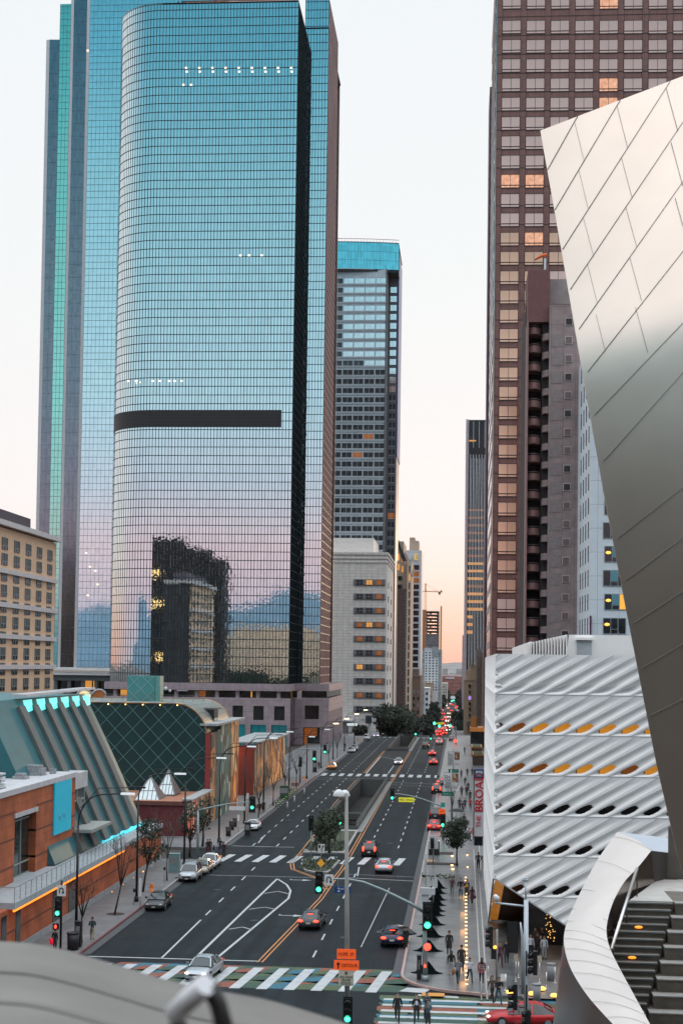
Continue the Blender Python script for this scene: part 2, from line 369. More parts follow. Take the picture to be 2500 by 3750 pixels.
# chevron median in front
A = [gl2(*p) for p in ((712, 3512), (1015, 3218), (1050, 3240), (1064, 3262), (1056, 3290), (790, 3512))]
for a, b, wd in zip(A, A[1:], (.22, .22, .2, .2, .22)): line(a, b, wd)
for p in (((968, 3272), (1018, 3264), (1055, 3273)), ((912, 3330), (970, 3322), (1012, 3331)), ((838, 3403), (888, 3395), (925, 3405)), ((712, 3512), (762, 3504), (795, 3512))):
    q = [gl2(*r) for r in p]; line(q[0], q[1], .16); line(q[1], q[2], .16)
# turn arrows
def arrow(u, v):
    c = G(u, v)
    line((c.x, c.y + .5), (c.x + .05, c.y), .16); line((c.x, c.y), (c.x + 1.3, c.y), .2)
    mk.add([(c.x + 1.25, c.y + .55, Z0), (c.x + 1.25, c.y - .55, Z0), (c.x + 2.2, c.y, Z0)], [(1, 2, 0)])
arrow(1063, 3222); arrow(1022, 3352)
# further chevron
B = [gl2(*p) for p in ((1340, 2833), (1393, 2771), (1452, 2782))]; line(B[0], B[1], .22); line(B[1], B[2], .14)
line(gl2(1420, 2833), gl2(1441, 2804), .2)
# crosswalk bars (white)
for x in [XL + 2.0 + i * 1.95 for i in range(12)]:
    if x < XR - 1: line((x - .2, 169.2), (x + .3, 175.4), .8)
x = XL + 1.2
while x < XR - .6: line((x, 302), (x, 309), .9); line((x, 473), (x, 480), .9); x += 1.72
struct(mk, 'white_road_markings', [paint])
mk = MB()
for dx in (-.17, .17):
    pts = [(-14.6 + dx, 112.8), (-12.95 + dx, 144), (-12.8 + dx, 157), (-12.6 + dx, 165), (-12.7 + dx, 200), (-13.0 + dx, 300), (-12.9 + dx, 400), (-12.9 + dx, 470)]
    for a, b in zip(pts, pts[1:]): line(a, b, .12, mk)
    pts = [(-13.0 + dx, 150), (-14.3 + dx, 157), (-17.8 + dx, 164), (-18.6 + dx, 170), (-18.4 + dx, 178), (-18.6 + dx, 200), (-19.7 + dx, 240), (-19.7 + dx, 292)]
    for a, b in zip(pts, pts[1:]): line(a, b, .12, mk)
    line((-19.5 + dx, 312), (-19.5 + dx, 392), .12, mk)
struct(mk, 'yellow_road_markings', [yel])
# coloured crosswalks: painted blocks of teal, green and orange under white bars
teal = mat('teal_street_paint', (.012, .11, .16), .6, noise=.25, ns=3); grn = mat('green_street_paint', (.05, .08, .028), .6, noise=.25, ns=3); rst = mat('orange_street_paint', (.20, .05, .025), .6, noise=.25, ns=3)
dgr = mat('dark_green_street_paint', (.018, .055, .035), .6, noise=.25, ns=3)
mb = MB(); rnd = random.Random(3)
x = XL + 2.6; i = 0
while x < XR - .4:
    y0, y1 = 103.9, 111.4
    n = 6
    for j in range(n):      # slanted tiles between the bars
        a = y0 + (y1 - y0) * j / n; b = y0 + (y1 - y0) * (j + 1) / n; s1 = .35 * j; s2 = .35 * (j + 1)
        dn_ = 1.7 if j % 2 else -.6; up_ = 1.7 if (j + 1) % 2 else -.6; cl = lambda q: min(max(q, y0), y1); sx = lambda q: (q - y0) / 7.2 * 1.5 - .5
        ra, rb = cl(a + dn_ * (j > 0)), cl(b + up_ * (j < n - 1)); mb.add([(x + sx(a), a, .004), (x + 1.85 + sx(ra), ra, .004), (x + 1.85 + sx(rb), rb, .004), (x + sx(b), b, .004)], [(0, 1, 2, 3)], (i + j * 2 + rnd.randint(0, 1)) % 4)
    x += 1.85; i += 1
for x0, x1 in ((0, 0),): pass
y = 88.6; i = 0
while y < 102.5:
    for a, b in ((-5.2, -3.2), (-3.2, 1.2), (1.2, 4.3), (4.3, 8)):
        mb.add([(a + .2 * (i % 3), y, .004), (b, y, .004), (b, y + 1.1, .004), (a, y + 1.1, .004)], [(0, 1, 2, 3)], (i + int(a + 9) // 3) % 4)
    y += 1.1; i += 1
struct(mb, 'painted_crosswalk', [teal, grn, rst, dgr])
mb = MB()
x = XL + 2.2
while x < XR - .3: mb.add([(x - .5, 103.6, .009), (x + .25, 103.6, .009), (x + 1.0, 110.8, .009), (x + .25, 110.8, .009)], [(0, 1, 2, 3)]); x += 1.85
y = 88.2
while y < 102: mb.add([(-4.9, y, .009), (3.4, y, .009), (3.4, y + .55, .009), (-4.9, y + .55, .009)], [(0, 1, 2, 3)]); y += 1.65
mb.add([(3.5, 88, .012), (4.1, 88, .012), (4.0, 102.3, .012), (3.4, 102.3, .012)], [(0, 1, 2, 3)])
mb.add([(-4.0, 104.2, .009), (-2.2, 103.9, .009), (-1.9, 105.3, .009), (-3.5, 105.5, .009)], [(0, 1, 2, 3)])
mb.add([(-2.8, 103.0, .009), (0, 102.6, .009), (0, 103.1, .009), (-2.9, 103.5, .009)], [(0, 1, 2, 3)])
struct(mb, 'white_crosswalk_bars', [paint])
# tactile ramps
tact = mat('yellow_tactile_paving', (.55, .25, .04), .6)
for (u, v, wx, wy) in ((1585, 3642, 1.5, 1.0), (1576, 3152, .9, .9), (803, 3135, .8, .8)):
    c = G(u, v, .15); struct(MB().box(c.x - wx / 2, c.x + wx / 2, c.y - wy / 2, c.y + wy / 2, .14, .158), 'tactile_paving', [tact])
# steel edging lines on the museum sidewalk
mb = MB(); stl = mat('polished_steel_edging', (.75, .75, .72), .3, 1, noise=0)
for a, b in (((1733, 3110), (1762, 3662)), ((1753, 3200), (1783, 3660)), ((1752, 3070), (1759, 3190))):
    p = G(*a, .15); q = G(*b, .15); mb.bar((p.x, p.y, .155), (q.x, q.y, .155), .10, .02)
struct(mb, 'sidewalk_edging', [stl])
# ramps to the lower street: open pits with retaining walls, kerb parapets and railings
cw = mat('retaining_concrete', (.085, .088, .085), .8, noise=.25, ns=.4, streak=.2); darkc = mat('ramp_floor', (.008, .008, .008), .8)
for i, (x0, x1, y0, y1) in enumerate(PIT):
    t = thing('underpass_ramp', ['long sunken underpass opening with concrete parapets in the middle of the avenue', 'smaller far sunken underpass opening near the crest of the avenue'][i], 'underpass', ((x0 + x1) / 2, y0, 0), group='underpass openings in the avenue')
    T = .35
    w_ = MB(); w_.box(x0, x0 + T, y0, y1, -6, .55); w_.box(x1 - T, x1, y0, y1, -6, .55); w_.box(x0 + T, x1 - T, y1 - T, y1, -6, .55); w_.box(x0 + T, x1 - T, y0, y0 + T, -6, .55)
    w_.build('retaining_wall', [cw], t, True)
    MB().box(x0 + T, x1 - T, y0 + T, y1 - T, -6.2, -6).build('floor', [darkc], t, True)
    MB().box(x0 + T, x1 - T, y0 + (y1 - y0) * .42, y0 + (y1 - y0) * .42 + 1.2, -2.2, -1.2).build('cross_beam', [cw], t, True)
    MB().box(x0 + T, x1 - T, y0 + (y1 - y0) * .5, y1 - T, -3.2, -2.6).build('deck', [darkc], t, True)
    rm = mat('railing_metal', (.25, .24, .22), .4, .8, noise=0)
    for side, xx in enumerate((x0 + .15, x1 - .15)):
        r_ = MB()
        for z in (.8, 1.05): r_.bar((xx, y0, z), (xx, y1, z), .06, .06)
        n = int((y1 - y0) / 3)
        for j in range(n + 1): yq = y0 + (y1 - y0) * j / n; r_.bar((xx, yq, .55), (xx, yq, 1.05), .06, .06)
        r_.build('railing', [rm], t, True)
    r_ = MB()
    for yq in (y0 + .2, y1 - .2):
        for z in (.8, 1.05): r_.bar((x0, yq, z), (x1, yq, z), .06, .06)
        for j in range(5): xq = x0 + .2 + (x1 - x0 - .4) * j / 4; r_.bar((xq, yq, .5), (xq, yq, 1.05), .06, .06)
    r_.build('railing', [rm], t, True)
    MB().box(x1 + .02, x1 + .85, y0 - 3, y1, .0, .14).build('kerb', [mat('median_concrete', (.2, .2, .19), .8)], t, True)
# planted islands
soil = mat('island_ground_cover', (.05, .06, .03), .9, noise=.5, ns=3, bump=1, bs=8)
def island(pts, name):
    cx = sum(p[0] for p in pts) / len(pts); cy = sum(p[1] for p in pts) / len(pts)
    struct(MB().prism(pts, -.01, .16), name, [kerbm])
    inn = [(cx + (x - cx) * .86, cy + (y - cy) * .86) for x, y in pts]
    struct(MB().prism(inn, .15, .2), 'planting_bed', [soil])
isl1 = [(-17.2, 166.5), (-16.4, 162.6), (-15.3, 161.3), (-13.9, 161.2), (-13.6, 163), (-13.3, 171.4), (-17.6, 171.4)]
island(isl1, 'median_island')
isl2 = [(-18.2, 178), (-13.3, 178), (-13.3, 187), (-13.4, 203), (-18.5, 203)]
island(isl2, 'median_island')
# ------------------------------------------------------------------ curtain walls
def path_len(p): return [0] + [sum(math.dist(p[i], p[i + 1]) for i in range(j + 1)) for j in range(len(p) - 1)]
def at_len(p, ls, s):
    for i in range(len(p) - 1):
        if s <= ls[i + 1] + 1e-6:
            t = (s - ls[i]) / (ls[i + 1] - ls[i]); a = Vector(p[i]); b = Vector(p[i + 1])
            return a + (b - a) * t, (b - a).normalized()
    return Vector(p[-1]), (Vector(p[-1]) - Vector(p[-2])).normalized()
def curtain(par, path, z0, z1, gm, mm, px, pz, wv=.12, wh=.16, name='glass_wall', off=.05):
    g = MB().wall(path, z0, z1).build(name, [gm], par, True)
    ls = path_len(path); mb = MB(); n = max(1, round(ls[-1] / px))
    for i in range(n + 1):
        p, d = at_len(path, ls, ls[-1] * i / n); nn = Vector((d.y, -d.x)) * off
        a = p - d * wv / 2 + nn; b = p + d * wv / 2 + nn
        mb.add([(a.x, a.y, z0), (b.x, b.y, z0), (b.x, b.y, z1), (a.x, a.y, z1)], [(0, 1, 2, 3)])
    q = []
    for i, p in enumerate(path):
        d = (Vector(path[min(i + 1, len(path) - 1)]) - Vector(path[max(i - 1, 0)])).normalized()
        q.append(Vector(p) + Vector((d.y, -d.x)) * (off + .02))
    z = z0
    while z <= z1 + .01:
        mb.wall([(v.x, v.y) for v in q], z - wh / 2, z + wh / 2); z += pz
    mb.build('mullions', [mm], g)
    for v in g.children: 
        for w_ in v.data.vertices: w_.co -= Vector(org(g))
    return g
blueg = glassmat('blue_mirror_glass', (.82, .92, .95), .02, .89, 2.37, .05, .005, .8)
dmul = mat('dark_mullion', (.015, .03, .04), .5, .3, noise=0)
brn_stone = mat('brown_granite', (.17, .10, .085), .45, noise=.15, ns=.5)
lav = tilemat('mauve_granite', (.42, .335, .365), (.38, .305, .33), 1.5, 1.5, .03, .6, var=.12)
lav2 = mat('mauve_granite_plain', (.27, .23, .25), .6)
dglass = mat('dark_window_glass', (.012, .016, .018), .08, 0, noise=0, spec=.8)
lite = mat('lit_window_amber', (.4, .2, .05), .5, 0, emit=(1, .42, .08), es=.6, noise=.6, ns=1.3)
lite2 = mat('lit_window_orange', (.22, .08, .02), .5, 0, emit=(1, .28, .04), es=.16, noise=.6, ns=2.3)
lampw = mat('ceiling_light_glow', (1, .8, .6), .5, emit=(1, .72, .5), es=2.2, noise=0)
whitef = mat('white_metal', (.72, .74, .76), .4, .2, noise=.05)
# --- tower with the rounded corner
t1 = thing('glass_skyscraper', 'tall blue mirrored skyscraper with a rounded left corner and a dark louvre band', 'skyscraper', (-70, 409, 0))
cx, cy, RR = -84.0, 423.0, 14.0
curve = [(cx - RR, 470)] + [(cx + RR * math.cos(R(a)), cy + RR * math.sin(R(a))) for a in range(180, 271, 5)]
XA, XB, ZG, ZT = -46.3, -39.6, 16.5, 203.4
curtain(t1, curve + [(XA, 409)], ZG, ZT, blueg, dmul, .89, 2.37, .155, .2)
curtain(t1, [(XA, 409), (XA, 427)], ZG, ZT, mat('dark_reflection_wall', (.006, .014, .018), .9, noise=.3, ns=.2, spec=0), mat('dim_floor_line', (.03, .05, .06), .5, noise=0), 2.0, 2.37, .03, .07, name='side_glass_wall')  # near-black colour stands in for the dark tower this wall mirrors
curtain(t1, [(XA, 427), (XB, 427)], ZG, 212, blueg, dmul, .89, 2.37, .13, .17, name='rear_glass_wall')
curtain(t1, [(XB, 427), (XB, 459)], ZG, 212, mat('bronze_glass', (.20, .115, .12), .8, .0, noise=.2, ns=.1, spec=.05), mat('pale_floor_line', (.42, .36, .32), .5, noise=0), 1.3, 2.37, .06, .22, name='street_side_wall')
MB().prism([(cx - RR, 470)] + curve[1:] + [(XA, 409), (XA, 427), (XB, 427), (XB, 470)], ZT - .5, ZT).build('roof', [brn_stone], t1, True)
MB().box(cx - RR + .3, XB - .3, 470, 471, ZG, ZT).build('rear_wall', [brn_stone], t1, True)
lv = MB(); lcurve = curve + [(-49.3, 409)]
q = [(p[0] + (Vector((p[0] - cx, p[1] - cy)).normalized().x * .12 if p[0] < cx else 0), p[1] - .13 if p[0] >= cx else p[1] - .1) for p in lcurve]
lv.wall(q, 85.9, 90.6, 0); z = 86.0
while z < 90.5: lv.wall([(a, b - .06) for a, b in q], z, z + .12, 1); z += .39
lv.build('louvre_band', [mat('louvre_dark', (.012, .012, .015), .6, noise=0), mat('louvre_slat', (.05, .045, .05), .5, noise=0)], t1, True)
gl_ = MB(); gl_.box(-78, -50, 411, 412, ZT, ZT + .9); gl_.build('roof_light', [mat('roof_glow', (1, .5, .3), .5, emit=(1, .42, .22), es=1.6, noise=0)], t1, True)
MB().box(-79, -46.5, 410.4, 410.9, ZT + .9, ZT + 1.1).box(-80, -79.7, 410.4, 410.8, ZT, ZT + 1.2).build('roof_canopy', [dmul], t1, True)
lt = MB().add([(-.28, 0, -.2), (.28, 0, -.2), (.28, 0, .2), (-.28, 0, .2)], [(0, 1, 2, 3)]).mesh('ceiling_light', [lampw])
for (v, us) in ((248, range(682, 1080, 48)), (262, range(684, 1080, 48)), (1395, (470, 500, 560, 585, 620, 640, 665)), (935, (880, 912, 958)), (310, (672, 700))):
    for u in us:
        p = P(u, v, 408.85); inst(lt, 'ceiling_light', t1, p)
# podium
PY0 = 407.0; pod = MB()
x0, x1 = -96, -45.6
pod.box(x0, x1, PY0, 470, 14.6, 16.5, 0); pod.box(x0, x1, PY0 + 2.5, 470, 12.7, 14.6, 1)
pod.box(x1, -36.2, 419, 470, 14.6, 16.5, 0); pod.box(x1, -37.0, 421, 470, 12.7, 14.6, 1)
pod.box(x0, x1, PY0 + 1.2, 470, -1, 12.7, 2); pod.box(x1, -36.4, 420.2, 470, -1, 12.7, 2)
pod.build('podium_core', [lav, dglass, dglass], t1, True)
pw = MB()
def facade(mb, xa, xb, y, zrows, bays, mi=0, dep=1.2):
    """wall at plane y between xa..xb, openings = gaps; zrows list of (z0,z1,gapfraction)"""
    wb = (xb - xa) / bays
    for (za, zb, gf) in zrows:
        if gf == 0: mb.box(xa, xb, y, y + dep, za, zb, mi); continue
        for i in range(bays):
            c = xa + wb * (i + .5); g = wb * gf / 2
            mb.box(c - wb / 2, c - g, y, y + dep, za, zb, mi); mb.box(c + g, c + wb / 2, y, y + dep, za, zb, mi)
facade(pw, x0, x1, PY0 - .1, [(10.6, 12.7, 0), (6.8, 10.6, .5), (5.6, 6.8, 0), (-1, 5.6, .74)], 9)
facade(pw, x1, -36.2, 419, [(10.6, 12.7, 0), (6.8, 10.6, .42), (4.6, 6.8, 0), (-1, 4.6, .5)], 1)
pw.box(-37.4, -36.2, 420.2, 470, 9, 12.7)
for i in range(14): pw.box(-37.4, -36.2, 421 + i * 3.5, 423 + i * 3.5, -1, 9)
for i in range(10):
    pw.add(*(lambda c: ([(c + .6 * math.cos(2 * math.pi * j / 10), PY0 + 1.4 + .6 * math.sin(2 * math.pi * j / 10), z) for z in (12.7, 14.6) for j in range(10)], [(j, (j + 1) % 10, 10 + (j + 1) % 10, 10 + j) for j in range(10)]))(x0 + 2.8 + i * 5.55))
pw.build('podium_wall', [lav], t1, True)
tealg = mat('teal_window_glass', (.01, .16, .19), .3, 0, emit=(.0, .35, .42), es=.16, noise=.1)
wb = (x1 - x0) / 9
for i in range(9):
    c = x0 + wb * (i + .5)
    g = MB().box(c - 1.9, c + 1.9, PY0 + .7, PY0 + .8, -1, 5.6); g.box(c - .05, c + .05, PY0 + .6, PY0 + .72, -1, 5.6, 1)
    g.build('display_window', [tealg if i > 4 else dglass, dmul], t1, True)
    MB().box(c - 1.35, c + 1.35, PY0 + .6, PY0 + .7, 6.9, 10.5).build('window', [dglass], t1, True)
for i, (xx, m_) in enumerate(((-92, lite), (-83, lite), (-71, lite2), (-56.5, lite))):
    MB().box(xx, xx + (.4 if i == 3 else 2.2), PY0 + 2.3, PY0 + 2.45, 12.8, 14.4).build('lit_window', [m_], t1, True)
MB().box(-44.4, -44.0, 420.6, 420.9, 12.7, 14.6).build('lit_window', [lite], t1, True)
MB().box(-43, -39.5, 420, 420.2, 2.2, 4.4).box(-43, -42, 420, 420.2, -1, 4.4).build('lit_window', [lite2], t1, True)
# --- stepped tower at the left
t2 = thing('stepped_skyscraper', 'very tall stepped skyscraper with white, navy and green vertical glass bands at the far left', 'skyscraper', (-115, 470, 0))
us = [134, 147, 183, 223, 235, 283, 295]; X2 = [XU(u, 470, 1800) for u in us]
lightg = glassmat('pale_blue_mirror_glass', (.80, .93, .97), .03, .65, 2.06, .05, .006, .2)
darkg = glassmat('navy_reflection_tint', (.26, .27, .31), .12, .65, 2.06, .1, .006, .2)  # dark tint stands in for the neighbouring tower mirrored in these facets
greeng = glassmat('green_mirror_glass', (.45, .85, .72), .08, .65, 2.06, .05, .006, .2)
whg = mat('white_glass_cladding', (.62, .60, .61), .3, .2, noise=.05)
thin = mat('teal_mullion', (.06, .14, .16), .5, .3, noise=0)
Zb = 20
curtain(t2, [(X2[6], 470), (-80, 470)], Zb, 250, lightg, thin, 1.3, 2.06, .06, .11, 'blue_glass_face')
curtain(t2, [(X2[5], 470.3), (X2[6], 470)], Zb, 250, whg, whitef, 1.3, 4.1, .03, .05, 'white_glass_band')
curtain(t2, [(X2[4], 470), (X2[5], 470.3)], Zb, 250, darkg, thin, 1.3, 4.1, .03, .06, 'navy_glass_band')
curtain(t2, [(X2[3], 470.4), (X2[4], 470)], Zb, 236, whg, whitef, 1.3, 4.1, .03, .05, 'white_glass_band')
curtain(t2, [(X2[2], 470.4), (X2[3], 470.4)], Zb, 231, greeng, thin, 1.1, 2.06, .08, .1, 'green_glass_face')
curtain(t2, [(X2[1], 470.2), (X2[2], 470.4)], Zb, 219.5, darkg, thin, 1.3, 4.1, .03, .06, 'navy_glass_band')
curtain(t2, [(X2[0], 470.5), (X2[1], 470.2)], Zb, 219.5, whg, whitef, 1.3, 4.1, .03, .05, 'white_glass_band')
for (xa, xb, zt) in ((X2[0], X2[2], 219.3), (X2[2], X2[3], 230.8), (X2[3], -80, 249)):
    MB().box(xa + .1, xb - .1, 475, 500, Zb, zt).build('tower_core', [mat('tower_core_grey', (.3, .33, .36), .6)], t2, True)
for i, x in enumerate([X2[6] + 2 + i * 1.2 for i in range(0)]): pass
b2 = MB(); xl, xr = XU(190, 466, 2470), -96.0
zt = ZV(2466, 466, 300); b2.box(xl, xr, 462, 500, zt - .5, zt, 1); b2.box(xl + 1, xr, 463, 500, zt - 2.2, zt - .5, 0); b2.box(xl + 1, xr, 466, 500, -1, zt - 2.2, 2)
for i in range(6): b2.box(xl + 1.5 + i * 4.2, xl + 2.5 + i * 4.2, 463.5, 465, -1, zt - 2.2, 0)
b2.box(xl + 1, xr, 463, 466, zt - 8.5, zt - 6.2, 0)
b2.build('podium', [mat('grey_granite', (.12, .13, .14), .5), whitef, dglass], t2, True)
for u, wd in ((318, 3.2), (352, 1.6)):
    p = P(u, 2505, 465.5); MB().box(p.x - wd / 2, p.x + wd / 2, 465.4, 465.6, p.z - 1.3, p.z + 1.3).build('lit_window', [lite], t2, True)
for u, m_ in ((310, mat('warm_lobby_glow', (.6, .5, .3), .5, emit=(1, .8, .45), es=.9, noise=.3, ns=1)), (365, lite2)):
    p = P(u, 2560, 462.8); a = MB(); n = 14
    pts = [(p.x + 2.4 * math.cos(math.pi * j / n), 462.7, p.z + .5 + 2.4 * math.sin(math.pi * j / n)) for j in range(n + 1)] + [(p.x - 2.4, 462.7, p.z - 3), (p.x + 2.4, 462.7, p.z - 3)]
    a.add(pts, [tuple(range(len(pts)))]); a.build('arched_window', [m_], t2, True)
    a = MB(); a.tube([(q[0], 462.6, q[2]) for q in pts[:n + 1]], .35, 6); a.build('arch_trim', [whitef], t2, True)
for j, (u, v) in enumerate(((316, 2025), (264, 2090), (266, 2140), (330, 2075), (322, 185), (322, 2180))):
    inst(lt, 'ceiling_light', t2, P(u if u > 300 else 340 + j * 9, v, 469.7))
# ------------------------------------------------------------------ windows as parts
def windows(par, me, places, cap=100, name='window', mats=None):
    """places: (loc, matdict, rz) in order of importance; the first `cap` are parts, the rest one part"""
    for loc, md, rz in places[:cap]: inst(me, name, par, loc, md, rz)
    rest = places[cap:]
    if rest:
        mb = MB(); o = org(par)
        for loc, md, rz in rest:
            M = Matrix.Rotation(rz, 4, 'Z'); M.translation = Vector(loc) - o
            b = len(mb.v); mb.v += [M @ v.co for v in me.vertices]
            for p in me.polygons: mb.f.append([b + i for i in p.vertices]); mb.m.append(p.material_index)
        ob = mb.build(name + 's', list(me.materials), par); ob['kind'] = 'stuff'
# --- grey tower with curved cyan crown
t3 = thing('grey_office_tower', 'grey gridded office tower with a curved cyan glass crown behind the pale concrete building', 'skyscraper', (-46, 700, 0))
gpan = tilemat('grey_spandrel', (.50, .56, .60), (.44, .50, .54), 1.4, 1.0, .03, .35, .3, var=.08)
dstone = mat('dark_slate', (.09, .10, .115), .5)
skyg = glassmat('tower_window_mirror', (.80, .84, .86), .06, 1.4, 2.6, .08, .012, .35)
skyd = mat('tower_window_dark', (.04, .055, .065), .06, .35, noise=.5, ns=.3)
MB().box(-66, -36.2, 700, 740, 0, 205).build('facade_body', [gpan], t3, True)
MB().box(-36.2, -31.9, 712, 740, 0, 208).build('side_bay', [dstone], t3, True)
MB().box(-36.8, -36.1, 699.6, 712, 0, 205).build('corner_pier', [dstone], t3, True)
MB().box(-31.9, -31.2, 712.5, 745, 120, 216).build('blue_fin', [mat('deep_blue_panel', (.02, .03, .18), .3, noise=0)], t3, True)
MB().box(-31.85, -31.5, 714, 742, 0, 120).build('street_face', [mat('peach_stone', (.5, .42, .4), .5)], t3, True)
wm = MB().box(-2.2, 2.2, -.06, .05, -1.12, 1.2, 0); wm.box(-.05, .05, -.1, -.05, -1.12, 1.2, 1).box(-2.4, 2.4, -.35, -.05, -1.5, -1.25, 1).box(-2.4, 2.4, -.3, -.05, -1.95, -1.7, 1)
wmesh = wm.mesh('window', [skyd, mat('silver_rail', (.5, .56, .6), .5, .1, noise=0)])
pl = []; rnd = random.Random(5)
for r in range(34):
    zc = 199.5 - r * 4.26
    if zc < 70: break
    for c in range(5):
        x = -38.9 - c * 5.0
        v_ = 2439 - (zc - 22) * 8
        m_ = skyg if zc > 163 - (4 if c < 2 else 0) and not (c == 4 and zc > 10) else (lite2 if rnd.random() < (.3 if zc < 96 and r % 2 else .03) else skyd)  # bright upper and dark lower panes paint what the rows mirror
        if c == 4 and zc > 120: m_ = skyd
        pl.append(((x, 699.9, zc), {0: m_}, 0))
windows(t3, wmesh, pl)
wm = MB().box(-1.45, 1.45, -.06, .05, -1.35, 1.35, 0); wm.box(-.04, .04, -.1, -.05, -1.35, 1.35, 1).box(-1.5, 1.5, -.1, -.05, -1.5, -1.35, 1)
w2 = wm.mesh('side_window', [skyd, MC['silver_rail']])
for r in range(32):
    zc = 199 - r * 4.26
    inst(w2, 'side_window', t3, (-33.7, 711.9, zc - .8), {0: skyg if zc > 150 else (lite2 if r in (25,) else skyd)})
cr = []; n = 24
for i in range(n + 1):
    x = -66 + 35 * i / n; cr.append((x, 697.5 + ((x + 66) / 35) ** 2 * 4))
cyan = glassmat('cyan_crown_glass', (.22, .70, .80), .08, 1.4, 3, .12, .01, .3)
g = curtain(t3, cr, 204.9, 217.2, cyan, mat('crown_mullion', (.03, .2, .28), .5, noise=0), 1.45, 4.1, .07, .12, 'crown_glass')
MB().prism(cr + [(-31, 740), (-66, 740)], 217.2, 217.6).build('crown_roof', [dstone], t3, True)
rl = MB(); 
for a, b in zip(cr, cr[1:]): rl.bar((a[0], a[1], 218.6 + .3), (b[0], b[1], 218.6 + .3), .2, .2); rl.bar((a[0], a[1], 217.5), (a[0], a[1], 218.9), .08, .08)
rl.build('crown_railing', [mat('magenta_trim', (.35, .12, .3), .5, noise=0)], t3, True)
MB().prism([(x, y + .4) for x, y in cr] + [(-31.5, 740), (-66, 740)], 203.9, 204.9).build('crown_floor', [MC['dark_mullion']], t3, True)
# --- pale concrete block with window strips
t4 = thing('concrete_building', 'pale concrete building with ten rows of shuttered windows and a blank left wall', 'building', (-45, 640, -7))
pc = tilemat('pale_concrete_blocks', (.66, .62, .58), (.62, .585, .55), 2.4, 1.2, .05, .8, var=.1)
MB().box(-60, -31.6, 640, 700, -7, 69).build('wall', [pc], t4, True)
MB().box(-60, -31.2, 639.6, 700.4, 66.5, 67.2).box(-60, -31.1, 639.5, 700.5, 68.2, 69.2).box(-60, -31.3, 639.7, 700.3, 64.8, 65.2).build('cornice', [pc], t4, True)
MB().box(-60, -38, 650, 690, 69.2, 76).build('roof_house', [mat('pale_render', (.66, .63, .6), .7)], t4, True)
sh = MB().box(-6.6, 6.6, -.3, .1, -1.25, 1.25, 0)
for cx_ in (-6.0, -2.15, 2.0, 6.0):
    for j in range(7): sh.box(cx_ - .5, cx_ + .5, -.42, -.3, -1.0 + j * .3, -.85 + j * .3, 1)
shm = sh.mesh('window_strip', [mat('strip_frame', (.10, .10, .11), .6, noise=0), mat('louvre_grey', (.28, .28, .29), .6, noise=0)])
pm = MB().box(-1.25, 1.25, -.5, -.31, -.95, .95, 0); pm.box(-.05, .05, -.56, -.5, -.95, .95, 1).box(-1.25, 1.25, -.56, -.5, -.05, .05, 1)
pmm = pm.mesh('pane', [skyd, MC['louvre_grey']])
lits = [(0, 2, 3), (0, 0, 3), (0, 0, 3), (3, 2, 3), (3, 0, 3), (0, 0, 3), (2, 0, 3), (0, 0, 3), (3, 0, 3), (0, 0, 0)]
for r in range(10):
    p = P(1352, 2133 + 51.6 * r, 639.9); s_ = inst(shm, 'window_strip', t4, p)
    for c in range(3):
        q = inst(pmm, 'pane', s_, p + Vector((-4.1 + c * 4.05, 0, 0)), {0: (skyd, skyd, lite, lite2)[lits[r][c]]})
    q = inst(MB().box(-.1, .25, -2.5, 2.5, -1.2, 1.2).mesh('side_window', [MC['strip_frame']]), 'side_window', t4, (-31.6, 652, p.z - .6))
    q = inst(MB().box(-.1, .08, -4, 4, -1.1, 1.1).mesh('side_window', [skyd]), 'side_window', t4, (-31.6, 680, p.z - .6))
MB().box(-52, -45, 632, 640, -1.5, -1).box(-46.5, -45.5, 634, 636, -6, -1.2).build('entrance_canopy', [whitef], t4, True)
# --- gabled brown tower behind
t5 = thing('gabled_tower', 'tan gabled tower with a dark steep roof and toothed brick side', 'building', (-30, 760, -7))
tanm = mat('tan_stone', (.46, .35, .27), .7, noise=.1); brick = mat('dark_brick', (.11, .07, .06), .8, noise=.3, ns=.8)
MB().box(-38, -27.6, 760, 800, -8, 60).build('brick_wall', [brick], t5, True)
tb = MB().box(-34, -29.6, 764, 800, 60, 84)
tb.prism([(-27.6, 760), (-25.6, 764), (-25.6, 800), (-27.6, 800)], -8, 74); tb.box(-29.6, -27.6, 763, 800, 60, 74)
tb.build('tan_wall', [tanm], t5, True)
rf = MB(); rf.add([(-34, 763.5, 88), (-27, 763.5, 72), (-24.9, 765, 66), (-24.9, 800, 72), (-34, 800, 88), (-29.5, 763.5, 72)], [(0, 5, 1), (0, 1, 3, 4), (1, 2, 3), (5, 1, 2)])
rf.build('roof', [mat('dark_roof', (.02, .025, .03), .6)], t5, True)
tw = MB().box(-.5, .5, -.1, .1, -1.6, 1.6).mesh('window', [skyd])
for r in range(17): inst(tw, 'window', t5, (-26.5, 761.9, 70 - r * 4.3), {0: lite if r in (1,) else skyd}, R(44))
for r, c in ((0, 0), (0, 1), (1, 0), (1, 1)): inst(tw, 'window', t5, (-32 + c * 2, 763.9, 76 - r * 5 - c), {0: lite})
for i in range(2): MB().box(-33.6, -30.2, 763.7, 764, 64.5 - i * 4.2, 66.5 - i * 4.2).build('window_band', [dglass], t5, True)
teeth = MB()
for i in range(44): teeth.box(-28.4, -27.55, 759.8, 760, -7 + i * 1.5, -6.3 + i * 1.5)
teeth.build('brick_quoins', [mat('quoin_brick', (.25, .2, .18), .8)], t5, True)
